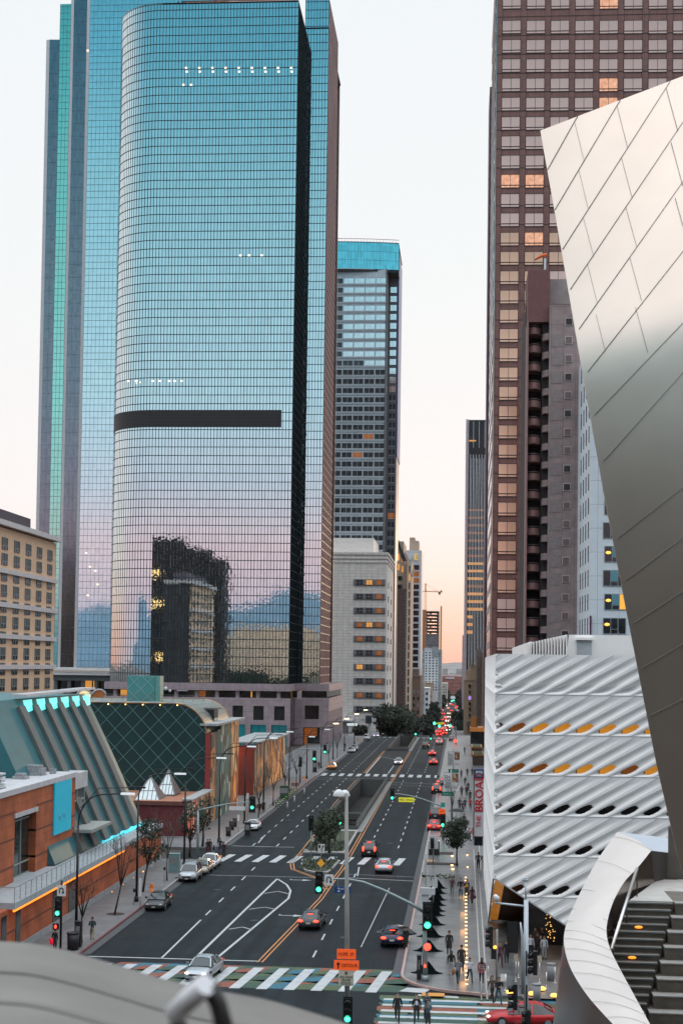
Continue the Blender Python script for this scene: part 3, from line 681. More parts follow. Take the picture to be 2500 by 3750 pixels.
# --- white banded office with roof letters
t6 = thing('banded_office_building', 'white office building with dark window bands and the letters IRE at its top', 'building', (-27, 850, -9))
wht = mat('white_band', (.62, .66, .7), .6, noise=.05); wdk = mat('plum_window_band', (.03, .02, .035), .1, .3, noise=.4, ns=.4)
MB().box(-38, -22.9, 850, 885, -9, 86).build('wall', [wht], t6, True)
MB().box(-30, -24.8, 858, 880, 86, 92).box(-30, -27, 860, 875, 92, 94).build('roof_plant', [tanm], t6, True)
for r in range(30):
    zc = 76.5 - r * 3.62
    if zc < -4: break
    b = MB().box(-35, -24.2, 849.8, 850.1, zc - 1.3, zc + 1.3)
    for j in range(6): b.box(-34 + j * 1.7, -33.93 + j * 1.7, 849.7, 849.8, zc - 1.3, zc + 1.3, 1)
    b.build('window_band', [lite2 if 0 < r < 3 else wdk, dmul], t6, True)
for ch, x, m_ in (('I', -29.6, mat('white_letter', (.9, .9, .9), .5, noise=0)), ('R', -28.1, MC['white_letter']), ('E', -25.9, mat('yellow_letter', (.8, .5, .05), .5, emit=(1, .6, .05), es=.5, noise=0))):
    letter(t6, ch, 4.6, (x, 849.6, 82), m_, ext=.15)
# --- construction tower and crane
t7 = thing('unfinished_tower', 'unfinished concrete tower with glowing open floors and orange hoist', 'construction tower', (-18, 1150, -11))
x0 = XU(1546, 1150, 2300); x1 = XU(1606, 1150, 2300); zt = ZV(2238, 1150, 1580)
fr = MB().box(x0, x0 + 2.5, 1150, 1180, -11, zt + 1, 1)
z = -11
while z < zt: fr.box(x0 + 2.5, x1, 1150, 1180, z, z + .5, 0); z += 2.45
for i in range(5): xx = x0 + 2.8 + (x1 - x0 - 3.4) * i / 4; fr.box(xx - .15, xx + .15, 1150.2, 1150.6, -11, zt)
fr.box(x0 + 2.5, x1, 1150.3, 1180, -11, ZV(2322, 1150, 1580), 2); fr.box(x0 + 3, x1, 1165, 1166, -11, zt, 2)
fr.build('frame', [mat('raw_concrete', (.22, .18, .17), .8), mat('orange_formwork', (.40, .15, .06), .7), mat('grey_mesh', (.14, .15, .17), .7, noise=.4, ns=.5)], t7, True)
gm = MB().box(-.62, .62, -.1, .1, -.5, .5).mesh('work_light', [mat('work_light_glow', (1, .6, .4), .5, emit=(1, .55, .38), es=2.0, noise=0)])
for r in range(7):
    for c in range(5):
        if c != 1 or r % 2: inst(gm, 'work_light', t7, (x0 + 4.7 + c * 1.3, 1150.8, zt - 2.3 - r * 2.45))
h = MB().box(x1 + 1.0, x1 + 2.2, 1149, 1150, -11, ZV(2220, 1150, 1612), 0)
h.build('hoist_mast', [mat('orange_steel', (.55, .25, .05), .6, noise=0)], t7, True)
cr_ = thing('tower_crane', 'orange tower crane standing over the unfinished tower', 'crane', (x0 + 1.5, 1152, 0))
xm = XU(1557, 1152, 2200); zj = ZV(2166, 1152, 1580); xe = XU(1620, 1152, 2166)
c_ = MB(); orr = mat('crane_orange', (.50, .22, .04), .6, noise=0)
for dx in (-.7, .7):
    for dy in (-.7, .7): c_.bar((xm + dx, 1152 + dy, zt), (xm + dx, 1152 + dy, zj), .25, .25)
z = zt
while z < zj: c_.bar((xm - .7, 1151.3, z), (xm + .7, 1151.3, z + 1.4), .15, .15); c_.bar((xm + .7, 1151.3, z + 1.4), (xm - .7, 1151.3, z + 2.8), .15, .15); z += 2.8
c_.build('mast', [orr], cr_, True)
j_ = MB(); j_.bar((xm - 9, 1152, zj + .2), (xe, 1152, zj - .4), .5, .5); j_.bar((xm, 1152, zj), (xm, 1152, zj + 6), .9, .9); j_.bar((xm, 1152, zj + 6), (xe - 4, 1152, zj), .15, .15); j_.bar((xm, 1152, zj + 6), (xm - 9, 1152, zj), .15, .15)
for i in range(8): xx = xm + (xe - xm) * i / 8; j_.bar((xx, 1152, zj), (xx + .8, 1152, zj + .9), .12, .12); j_.bar((xx + .8, 1152, zj + .9), (xx + 1.6, 1152, zj), .12, .12)
j_.build('jib', [orr], cr_, True)
MB().box(xe - 3.2, xe - 1.6, 1151, 1153, zj - 2.3, zj - .3).box(xe - 1.6, xe - .6, 1151, 1153, zj - .6, zj + .8).build('counterweight', [mat('crane_dark', (.12, .06, .02), .7, noise=0)], cr_, True)
# --- generic city blocks
def block(name, label, u0, u1, Y, vt, dep, wallm, zb=-12, rows=0, cols=0, wu=None, vr=None, group=None, wm=None, roof=None, wsz=None, side=False):
    xa, xb = XU(u0, Y, (vt + 2600) / 2), XU(u1, Y, (vt + 2600) / 2); zt = ZV(vt, Y, (u0 + u1) / 2)
    t = thing(name, label, 'building', ((xa + xb) / 2, Y, zb), group=group)
    MB().box(xa, xb, Y, Y + dep, zb, zt).build('wall', [wallm], t, True)
    MB().box(xa - .3, xb + .3, Y - .3, Y + dep, zt, zt + .5).build('parapet', [roof or wallm], t, True)
    if rows:
        za = ZV(vr[0], Y, u0); ze = ZV(vr[1], Y, u0); cw_ = (xb - xa) / cols; ch = (za - ze) / rows
        sx, sz = wsz or (.5, .5)
        me = MB().box(-cw_ * sx / 2, cw_ * sx / 2, -.12, .06, -ch * sz / 2, ch * sz / 2).mesh('window', [wm or skyd])
        pl = [((xa + cw_ * (c + .5), Y, za - ch * (r + .5)), {0: random.choice([skyd, skyd, skyd, mat('grey_blind', (.2, .24, .26), .6, noise=0)])} if not wm else None, 0) for r in range(rows) for c in range(cols)]
        windows(t, me, pl)
    return t, xa, xb, zt
tw_, xa, xb, zt = block('white_apartment_tower', 'white apartment tower with small square windows below the unfinished tower', 1553, 1603, 1000, 2378, 30, mat('white_stucco', (.66, .70, .73), .7, noise=.05), -14, 15, 4, vr=(2385, 2530), wsz=(.46, .5))
MB().box(xb - .2, xb + 2.2, 1001, 1030, -14, zt).build('side_frames', [mat('grey_balconies', (.28, .31, .32), .6, noise=.5, ns=1.5)], tw_, True)
MB().box(xa - 2.5, xa, 1001, 1030, -14, zt).build('side_frames', [MC['grey_balconies']], tw_, True)
MB().box(xb - 4.2, xb, 999.6, 1000, zt - 4.5, zt + 1.5).build('scaffold', [MC['grey_balconies']], tw_, True)
s = MB().box(xa, xb, 1002, 1004, zt, zt + .4)
for i in range(6): s.box(xa + 1 + i * 1.4, xa + 1.3 + i * 1.4, 1002, 1003, zt, zt + 1.6 - i % 3 * .4)
s.build('roof_equipment', [MC['white_stucco']], tw_, True)
tanb = mat('tan_plaster', (.42, .31, .22), .8, noise=.15); brk = mat('red_brick', (.33, .12, .10), .8, noise=.15, ns=.3); grb = mat('grey_brown_brick', (.16, .13, .12), .8, noise=.25, ns=.8)
offw = mat('offwhite_plaster', (.58, .6, .62), .7, noise=.08); cream = mat('cream_stone', (.45, .42, .36), .7)
block('brick_office', 'low brown brick building with weathered roof beside the big round trees', 1492, 1538, 800, 2478, 40, mat('brown_brick', (.22, .14, .11), .8, noise=.2), -9, 6, 3, vr=(2520, 2670))
tz = thing('grey_warehouse_wall', 'grey stained side wall of a building rising behind the round trees', 'building', (-27, 790, -9))
MB().box(-30, -22.6, 815, 850, -9, ZV(2450, 820, 1530)).build('wall', [grb], tz, True)
MB().box(-22.9, -22.2, 815, 850, -9, ZV(2448, 820, 1530)).build('edge', [offw], tz, True)
block('tan_building', 'narrow tan building with a dark domed corner left of the avenue', 1554, 1581, 980, 2502, 30, tanb, -12, 5, 2, vr=(2520, 2620))
block('white_narrow_building', 'narrow white building with murals in front of the tan one', 1553, 1570, 930, 2522, 30, offw, -10, 5, 1, vr=(2530, 2630))
block('white_arcade_building', 'small white building with arched dark roof windows left of the avenue', 1581, 1607, 1150, 2522, 40, offw, -14, 2, 3, vr=(2532, 2548))
block('pale_corner_building', 'pale sunlit corner building in front of the red brick block', 1612, 1636, 1350, 2504, 50, cream, -15, 3, 3, vr=(2510, 2540))
tb_, xa, xb, zt = block('red_brick_building', 'long red brick office block closing the far end of the avenue', 1610, 1692, 1950, 2478, 60, brk, -20, 9, 14, vr=(2486, 2545), wsz=(.5, .4))
MB().box(xa + 7, xa + 18, 1949.6, 1950, zt - 2.6, zt - .9).build('roof_sign', [offw], tb_, True)
block('right_far_building', 'dark narrow building hidden behind the tan deco tower', 1690, 1722, 1200, 2500, 60, grb, -14)
bn = thing('street_banner', 'white banner sign hanging over the far end of the avenue', 'banner', G(1662, 2560, -18))
p = P(1661, 2554, 1550); MB().box(p.x - 3.4, p.x + 3.4, 1550, 1550.2, p.z - 1.5, p.z + 1.5).build('banner_cloth', [mat('white_banner', (.85, .85, .85), .7, noise=.2, ns=1)], bn, True)
MB().tube([(p.x - 4, 1550.3, -16), (p.x - 4, 1550.3, p.z + 2)], .12).tube([(p.x + 4, 1550.3, -16), (p.x + 4, 1550.3, p.z + 2)], .12).build('posts', [dmul], bn, True)
# --- dark office with white fins on the right
t8 = thing('finned_office_tower', 'slim black office tower with white vertical fins and amber lit floors', 'skyscraper', (6, 800, -9))
xa, xb = XU(1712, 800, 2000), XU(1768, 800, 2000)
MB().box(xa, xb + 4, 800, 860, -9, 151).build('dark_body', [mat('black_glass', (.012, .012, .018), .12, .2, noise=.3, ns=.1)], t8, True)
MB().box(xa - 1.6, xa, 801, 862, -9, 151.5).build('side_wall', [mat('pinkish_side', (.6, .52, .55), .5)], t8, True)
MB().box(xa - 2.4, xa - 1.6, 840, 866, -9, ZV(2327, 850, 1695)).build('side_wall', [MC['pinkish_side']], t8, True)
for i in range(6):
    xx = xa + .9 + i * 1.47
    f_ = MB().box(xx - .13, xx + .13, 799.3, 800, -9, ZV(1665, 800)).box(xx + .5, xx + .7, 799.5, 800, -9, ZV(1665, 800) - 2)
    if i % 2: f_.box(xx - .1, xx + .1, 799.4, 800, ZV(1640, 800), 150)
    f_.build('white_fin', [whitef], t8, True)
lf = [(1614, .45, lite), (2064, 1, lite), (2091, 1, lite), (2119, 1, lite), (2147, 1, lite2), (2175, 1, lite), (2203, 1, lite), (2231, 1, lite), (2259, .35, lite), (2287, .35, lite), (2315, .35, lite)] + [(1868 + i * 28, 1, lite2) for i in range(7)]
for v, fr_, m_ in lf:
    z = ZV(v, 799.8, 1740); hh = .35 + .45 * (v - 1600) / 700
    MB().box(xa + .1, xa + .1 + (xb - xa) * fr_, 799.7, 799.9, z - hh, z + hh).build('lit_floor', [m_], t8, True)
# --- tan art-deco tower
t9 = thing('deco_building', 'tan deco building with carved top and a narrow column of windows right of the avenue', 'building', (3, 620, -6))
zt = ZV(2490, 620, 1720); xa, xb = XU(1697, 620, 2550), XU(1744, 620, 2550)
d_ = MB().box(xa, xb, 620, 650, -7, zt); d_.box(xa + 1, xb, 622, 650, zt, ZV(2455, 620, 1720)); d_.box(xa + 2.6, xb, 624, 650, ZV(2455, 620, 1720), ZV(2436, 620, 1720)); d_.box(xa + 2.7, xa + 3.5, 623, 625, ZV(2436, 620), ZV(2425, 620))
for i in range(5): d_.box(xa + .2 + i * 1.05, xa + .7 + i * 1.05, 619.6, 620, zt - .2, zt + .5 + (i == 2) * .5)
d_.build('wall', [tanb], t9, True)
for i, v in enumerate((2512, 2534, 2556, 2577, 2597, 2619)):
    p = P(1719, v, 619.9); m_ = mat('violet_screen', (.2, .1, .6), .5, emit=(.5, .3, 1), es=.8, noise=0) if i == 2 else dglass
    f = MB().box(p.x - .75, p.x + .75, 619.7, 620.05, p.z - .95, p.z + .95).build('window_frame', [mat('tan_trim', (.5, .38, .28), .7)], t9, True)
    g_ = MB().box(p.x - .5, p.x + .5, 619.6, 619.72, p.z - .7, p.z + .7); g_.build('window', [m_], f, True)
MB().box(xa + 1.2, xb - .2, 616, 620, ZV(2655, 618) - .3, ZV(2640, 618)).build('canopy', [grb], t9, True)
tA = thing('dark_brick_building', 'narrow dark brick building squeezed between the deco building and the brown tower', 'building', (7, 600, -5))
MB().box(XU(1744, 600, 2500), XU(1764, 600, 2500), 600, 640, -6, ZV(2378, 600, 1755)).build('wall', [grb], tA, True)
MB().box(XU(1764, 590, 2500), XU(1774, 590, 2500), 592, 640, -6, ZV(2390, 600, 1755)).build('side_wall', [mat('sunlit_brown', (.2, .13, .09), .6)], tA, True)
# low plaza structures right of the avenue
lp = thing('plaza_pavilion', 'low dark pavilion with a lit orange fascia beside the far right sidewalk', 'pavilion', G(1745, 2760))
p = P(1748, 2740, 420); MB().box(p.x - 2, p.x + 4, 420, 432, 0, 4.2).build('wall', [dglass], lp, True)
MB().box(p.x - 2.1, p.x + 4, 419.6, 433, 4.2, 5.2).build('fascia', [mat('orange_fascia', (.5, .18, .04), .5, emit=(1, .35, .05), es=.12, noise=0)], lp, True)
MB().box(p.x - 2, p.x - .2, 419.5, 419.8, 5.3, 8.2).box(p.x - .4, p.x - .1, 419.5, 420, 5.3, 8).build('glowing_frame', [mat('orange_frame', (.4, .15, .03), .5, noise=0)], lp, True)
for i, Yq in enumerate((372, 340)):
    q_ = thing('planter', ['far dark planter box with an orange edge on the right sidewalk', 'near dark planter box with an orange edge on the right sidewalk'][i], 'planter', (3.6, Yq, 0), group='planters by the pavilion')
    MB().box(2.6, 5, Yq, Yq + 14, 0, 2.2).build('box', [mat('planter_brown', (.08, .05, .04), .6)], q_, True)
    MB().box(2.5, 5.1, Yq - .1, Yq + 14.1, 2.2, 2.5).build('edge', [MC['orange_frame']], q_, True)
    MB().box(2.8, 4.8, Yq + .3, Yq + 13.7, 2.5, 2.55).build('soil', [soil], q_, True)
# --- brown tower
tB = thing('brown_granite_tower', 'huge brown granite tower with rows of pink reflecting windows at the top right', 'skyscraper', (25, 315, 0))
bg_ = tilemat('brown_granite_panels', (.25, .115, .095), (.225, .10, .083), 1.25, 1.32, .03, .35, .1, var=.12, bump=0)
X0 = 5.95
MB().box(X0, 56, 315, 362, 0, 170).build('wall', [bg_], tB, True)
pk = mat('pink_window_glass', (.95, .60, .52), .14, .30, noise=.08, ns=.08, spec=.5)
wi = MB().box(-1.83, 1.83, -.06, .1, -.75, 1.33, 0).box(-1.83, 1.83, -.06, .1, -1.33, -.98, 0)
wi.box(-1.95, 1.95, -.02, .1, -.98, -.75, 1).box(-.04, .04, -.1, -.05, -1.33, 1.33, 1).box(-1.95, -1.83, -.1, .1, -1.45, 1.45, 1).box(1.83, 1.95, -.1, .1, -1.45, 1.45, 1).box(-1.95, 1.95, -.1, .1, 1.33, 1.45, 1).box(-1.95, 1.95, -.1, .1, -1.45, -1.33, 1)
wim = wi.mesh('window', [pk, mat('maroon_frame', (.06, .03, .03), .5, noise=0)])
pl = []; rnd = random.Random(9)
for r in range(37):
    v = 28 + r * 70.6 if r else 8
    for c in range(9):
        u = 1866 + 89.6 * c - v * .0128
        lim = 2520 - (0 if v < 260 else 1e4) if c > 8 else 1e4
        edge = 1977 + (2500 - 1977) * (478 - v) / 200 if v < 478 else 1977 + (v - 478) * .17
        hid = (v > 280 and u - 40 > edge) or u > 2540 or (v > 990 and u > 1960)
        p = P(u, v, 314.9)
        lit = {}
        if r >= 12 and c < 3: lit = {0: mat('peach_sunset_tint', (1, .55, .38), .12, .35, noise=.15, ns=.1)}  # sunset reflection is put into these panes as a peach tint
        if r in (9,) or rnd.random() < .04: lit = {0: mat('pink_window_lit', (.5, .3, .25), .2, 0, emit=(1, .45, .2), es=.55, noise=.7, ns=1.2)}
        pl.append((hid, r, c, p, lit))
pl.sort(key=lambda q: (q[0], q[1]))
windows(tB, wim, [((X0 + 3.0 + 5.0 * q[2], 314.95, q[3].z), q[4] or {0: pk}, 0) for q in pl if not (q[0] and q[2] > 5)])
pv = MB()
for c in range(10):
    for dx in (-.75, .75):
        xx = X0 + .5 + 5.0 * c; pv.box(xx + dx * .9 - .04, xx + dx * .9 + .04, 314.9, 315, 0, 170)
for r in range(42): pv.box(X0, 56, 314.92, 315, 6 + r * 3.98, 6.06 + r * 3.98)
pv.build('panel_joints', [MC['maroon_frame']], tB, True)
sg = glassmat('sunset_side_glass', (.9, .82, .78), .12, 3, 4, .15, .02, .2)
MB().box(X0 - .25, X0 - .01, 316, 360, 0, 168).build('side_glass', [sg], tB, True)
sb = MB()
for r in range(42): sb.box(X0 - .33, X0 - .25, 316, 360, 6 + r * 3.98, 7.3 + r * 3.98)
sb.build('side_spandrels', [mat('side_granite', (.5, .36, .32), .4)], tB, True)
tC = thing('plum_tower_edge', 'thin dark plum slab tower showing at the left edge of the brown tower', 'skyscraper', (6.8, 420, 0))
MB().box(XU(1781, 420, 1500), XU(1781, 420, 1500) + 6, 420, 440, 0, ZV(318, 420, 1781)).build('wall', [mat('plum_granite', (.05, .015, .045), .5)], tC, True)
# --- balcony apartment tower
tD = thing('balcony_apartment_tower', 'pinkish concrete apartment tower with curved recessed balconies and an orange windsock on top', 'apartment tower', (14, 250, 0))
pkc = tilemat('pink_concrete', (.30, .225, .215), (.275, .21, .205), 2.0, 3.0, .03, .8, var=.22)
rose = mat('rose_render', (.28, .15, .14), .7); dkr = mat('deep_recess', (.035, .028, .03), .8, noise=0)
xl, xm, xg, xr = 10.1, 12.6, 13.7, 18.5
MB().box(xg, xr + 8, 250, 275, 0, ZV(1115, 250, 2060)).build('wall', [pkc], tD, True)
MB().box(xg - 1.2, xr + 8, 253, 275, ZV(1115, 253), ZV(1022, 253, 2050)).build('upper_wall', [mat('grey_pink_render', (.30, .255, .245), .8, noise=.15, ns=.6)], tD, True)
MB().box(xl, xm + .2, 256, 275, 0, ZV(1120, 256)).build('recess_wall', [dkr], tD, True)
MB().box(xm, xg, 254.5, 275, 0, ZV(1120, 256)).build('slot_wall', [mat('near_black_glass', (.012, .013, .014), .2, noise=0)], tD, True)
MB().box(xl + .1, xm + 1.2, 251, 262, ZV(1180, 251), ZV(990, 251, 1950)).build('roof_block', [mat('maroon_render', (.17, .07, .065), .7)], tD, True)
MB().box(xl, xl + .25, 250.5, 256, 0, ZV(1180, 251)).build('fin', [rose], tD, True)
bal = MB(); n = 8
arcp = [(-1.15 + 2.3 * i / n, 1.0 - 1.3 * math.sin(math.pi * (i / n) * .9 + .3)) for i in range(n + 1)]
poly = arcp + [(1.15, 4.5), (-1.15, 4.5)]
bal.prism(poly, -.6, .5); bm_ = bal.mesh('balcony', [rose])
rlm = MB()
for a, b in zip(arcp, arcp[1:]): rlm.bar((a[0], a[1], .75), (b[0], b[1], .75), .06, .06)
rlm = rlm.mesh('balcony_rail', [mat('pale_rail', (.35, .25, .24), .5, noise=0)])
bal2 = MB().prism([(-.5, 0), (.1, -.9), (.55, -.9), (.55, 3), (-.5, 3)], -.6, .5).mesh('balcony', [pkc])
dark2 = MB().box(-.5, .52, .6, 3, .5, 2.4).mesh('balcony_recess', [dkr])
swn = MB().box(-.62, .62, -.1, .05, -.62, .62, 0).box(-.5, .5, -.16, -.1, -.5, .5, 1).mesh('window', [mat('window_surround', (.5, .42, .4), .7, noise=0), dkr])
for r in range(23):
    v = 1200 + r * 67.3; z = ZV(v, 250, 1945)
    b_ = inst(bm_, 'balcony', tD, (xl + 1.3, 252, z)); inst(rlm, 'balcony_rail', b_, (xl + 1.3, 252, z))
    z2 = ZV(v + 28, 250, 1990)
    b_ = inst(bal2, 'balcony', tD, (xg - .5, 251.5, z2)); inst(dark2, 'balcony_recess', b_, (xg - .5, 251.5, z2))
for r in range(18):
    p = P(2082 - r * .9, 1178 + r * 67.3, 249.95)
    inst(swn, 'window', tD, p, {1: dkr if r in (0, 3, 5, 8, 9, 17) else mat('closed_blind', (.16, .11, .11), .7, noise=0)})
st_ = MB().box(-.95, .95, -.03, .03, -1.1, .9).mesh('stained_patch', [mat('stained_concrete', (.25, .205, .2), .85, noise=.15, ns=2)])
for r in range(17): inst(st_, 'stained_patch', tD, P(2040 - r * .9, 1245 + r * 67.3, 249.97))
wsk = thing('windsock', 'small orange windsock on a white post on the apartment tower roof', 'windsock', P(1994, 988, 256))
p = P(1994, 988, 256); MB().box(p.x - .16, p.x + .16, 255.8, 256.2, p.z, p.z + 1.9).build('post', [whitef], wsk, True)
MB().tube([(p.x + .35, 256, p.z + 2.55), (p.x - .6, 256, p.z + 2.35), (p.x - 1.7, 256, p.z + 1.7)], [.32, .26, .14], 10).build('sock', [mat('orange_cloth', (.75, .13, .03), .7, noise=0)], wsk, True)
# --- white apartment building right
tE = thing('white_apartment_building', 'white building with slim dark side windows and wide lit front windows behind the sail wall', 'apartment building', (20, 230, 0))
wst = tilemat('white_panels', (.66, .72, .76), (.64, .70, .74), 3.2, 3.57, .03, .6, var=.05)
xa = XU(2160, 230, 2000); xa2 = XU(2119, 246, 2000)
mb = MB(); ztop = ZV(1400, 230, 2160)
mb.prism([(xa, 230), (xa + 14, 230), (xa + 14, 260), (xa2, 260), (xa2, 246)], 0, ztop + 6)
mb.build('wall', [wst], tE, True)
sl = MB().box(-.16, .16, -.06, .06, -1.25, 1.25).mesh('slim_window', [mat('plum_window', (.035, .02, .04), .2, noise=0)])
dv = Vector((xa2 - xa, 16, 0)); an = math.atan2(dv.y, dv.x)
for r in range(12):
    z = ZV(2295 - r * 86.5, 236, 2140)
    for c in range(4):
        q = Vector((xa, 230, 0)) + dv * (.16 + .23 * c); nn = Vector((dv.y, -dv.x, 0)).normalized() * -.04
        sl_z = z + (c - 1.5) * .0
        inst(sl, 'slim_window', tE, (q.x + nn.x, q.y + nn.y, sl_z), None, an)
fw = MB().box(-1.7, 1.7, -.05, .1, -1.22, 1.22, 0).box(-1.6, -.62, -.09, -.05, -1.1, 1.1, 1).box(-.5, .45, -.09, -.05, -.45, 1.1, 2).box(.58, 1.6, -.09, -.05, -1.1, 1.1, 3).box(-.5, .45, -.09, -.05, -1.1, -.55, 1)
fwm = fw.mesh('wide_window', [mat('grey_window_frame', (.3, .33, .35), .5, noise=0), dglass, mat('teal_blind', (.10, .28, .33), .5, noise=0), dglass])
for r, (v, cfg) in enumerate(((2292, (1, 0, 0)), (2204, (1, 2, 3)), (2117, (0, 2, 0)), (2029, (1, 2, 1)), (1942, (0, 2, 2)), (1855, (1, 1, 1)), (1770, (1, 0, 1)), (1685, (0, 1, 0)))):
    p = P(2248 + (5 if cfg[0] == 1 and r % 2 else 0), v, 229.95)
    lw = mat('amber_room', (.5, .25, .05), .5, emit=(1, .45, .05), es=.8, noise=.5, ns=1)
    inst(fwm, 'wide_window', tE, p, {1: dglass, 2: MC['teal_blind'] if cfg[1] == 2 else dglass, 3: lw if cfg[2] == 3 else (MC['teal_blind'] if cfg[2] == 2 else dglass)})
    if cfg[0]: inst(MB().sph((0, 0, 0), (.4, .05, .22)).mesh('room_lamp', [mat('room_lamp_glow', (1, .5, .1), .5, emit=(1, .4, .06), es=2, noise=0)]), 'room_lamp', tE, p + Vector((-1.1, -.1, .2)))
MB().box(xa - .05, xa + .2, 229.5, 229.9, ZV(2345, 230), ZV(2250, 230)).build('downpipe', [mat('plum_pipe', (.08, .02, .08), .5, noise=0)], tE, True)
# --- beige hotel at the far left
tF = thing('beige_hotel', 'beige hotel block with white string courses and paired windows at the left edge', 'hotel', (-95, 300, 0))
hb = mat('beige_render', (.84, .57, .38), .8, noise=.08); hw = mat('hotel_white_band', (.7, .66, .66), .7)
XH = -88; zt = 48.6
MB().box(-97, XH, 280, 325.5, 0, zt - 1.2).build('wall', [hb], tF, True)
MB().box(-97, XH - .2, 325.5, 325.9, 0, zt - 1.2).build('end_wall', [mat('dark_end_wall', (.03, .03, .035), .5, noise=.3, ns=.2)], tF, True)  # unseen end, coloured dark so the skyscraper mirrors no beige here
bd = MB().box(-97, XH + 1.0, 280, 326.4, zt - .9, zt + .1)
for v in (2130, 2240, 2342, 2442): z = PXW(XH, 205, v).z; bd.box(XH, XH + .45, 280, 326, z - .45, z + .45)
bd.build('string_courses', [hw], tF, True)
MB().box(-96, XH - 3, 280, 316, zt + .1, zt + 3.2).build('roof_house', [mat('dark_roof_slab', (.06, .045, .06), .6)], tF, True)
wn_ = MB().box(-.05, .12, -1.75, 1.75, -1.15, 1.15, 0).box(.1, .2, -.1, .1, -1.15, 1.15, 1).box(.1, .2, -1.75, -1.6, -1.15, 1.15, 1).box(.1, .2, 1.6, 1.75, -1.15, 1.15, 1).box(.1, .17, -1.6, 1.6, -.45, -.3, 1).box(.1, .16, -1.3, -.7, -.3, 1.1, 2).box(.1, .16, .7, 1.2, -.3, 1.1, 2)
wnm = wn_.mesh('window', [dglass, mat('hotel_window_frame', (.25, .27, .27), .6, noise=0), mat('curtain', (.16, .18, .17), .8, noise=0)])
pl = []
for r in range(11):
    for c in range(5):
        y = 320.5 - c * 8.1; z = zt - 4.2 - r * 3.02 - (r // 2) * .0
        pl.append(((XH, y, z), {0: dglass}, 0))
windows(tF, wnm, pl)
# --- what the mirror facades reflect: hills and blocks behind the viewer
hl = mat('hazy_blue_hill', (.06, .13, .19), .95, noise=.2, ns=.004)
mb = MB(); rows = []
for j, (yy_, s_) in enumerate(((-2900, 0), (-3300, .55), (-4000, 1))):
    rows.append([(x, yy_, -20 + s_ * (250 + 60 * math.sin(x * .0021 + 1) + 28 * math.sin(x * .009) + 14 * math.sin(x * .031))) for x in range(-4000, 4000, 60)])
mb.grid(rows); struct(mb, 'hills', [hl])
dkb = mat('dark_block', (.012, .012, .013), .6, noise=.4, ns=.1, spec=.1); cb_ = tilemat('cream_block', (.85, .64, .46), (.75, .57, .42), 6, 4, .7, .7, mcol=(.12, .11, .1))
for i, (xa, xb, yb, zt, m_, lb) in enumerate(((-209, -171, -150, 96, dkb, 'dark high-rise seen only as a reflection in the blue skyscraper'), (-174, -156, -170, 90, dkb, 'lower shoulder block beside the dark high-rise in the reflection'), (-190, -112, -420, 46, cb_, 'cream block reflected low in the blue skyscraper'), (-216, -208, -140, 60, dkb, 'narrow dark block left of the reflected high-rise'),
      (-205, -60, -480, 40, cb_, 'long cream block reflected at the foot of the blue skyscraper'), (-330, -225, -520, 30, cb_, 'cream block reflected in the stepped tower'))):
    t = thing('reflected_building', lb, 'building', ((xa + xb) / 2, yb, 0))
    MB().box(xa, xb, yb - 30, yb, -1, zt).box(xa + 4, xb - 9, yb - 20, yb - 3, zt, zt + 6).build('wall', [m_], t, True)
    if m_ is dkb:
        for r, (z, dx, wd) in enumerate(((78, 4, 12), (58, 4, 12), (58, 20, 5), (40, 28, 6), (24, 14, 9))):
            if z < zt - 5 and i in (0,): MB().box(xa + dx, xa + dx + wd, yb, yb + .3, z, z + 2.4).build('lit_window', [mat('reflected_lit_window', (1, .7, .3), .5, emit=(1, .6, .2), es=1.5, noise=.6, ns=.4)], t, True)
struct(MB().box(-230, -70, -372, -366, 0, 11).box(-215, -150, -366, -362, 0, 17).box(-120, -80, -366, -362, 0, 15), 'tree_line', [mat('dark_tree_line', (.01, .02, .014), .95, noise=.6, ns=.3, spec=0)], 'stuff')
# distant hills ahead, at the end of the avenue
mb = MB(); rows = []
for j, (yy_, s_) in enumerate(((6500, 0), (7600, .6), (9000, 1))):
    rows.append([(x, yy_, -25 + s_ * (62 + 12 * math.sin(x * .004) + 8 * math.sin(x * .013 + 2))) for x in range(-3000, 3000, 80)])
mb.grid(rows); struct(mb, 'hills', [mat('far_hill', (.16, .17, .17), .95, noise=.4, ns=.01)])
mb = MB(); rnd = random.Random(2)
for i in range(260):
    yq = rnd.uniform(2200, 6200); xq = rnd.uniform(-.03, .02) * yq; s_ = rnd.uniform(8, 30); hq = rnd.uniform(4, 16) + (rnd.random() < .05) * 25
    mb.box(xq, xq + s_, yq, yq + 20, -21, -20 + hq)
o = mb.build('distant_city', [mat('distant_roofs', (.45, .42, .42), .8, noise=.5, ns=.02)]); tag(o, 'hazy carpet of low distant city roofs beyond the red brick block', 'city', kind='stuff')
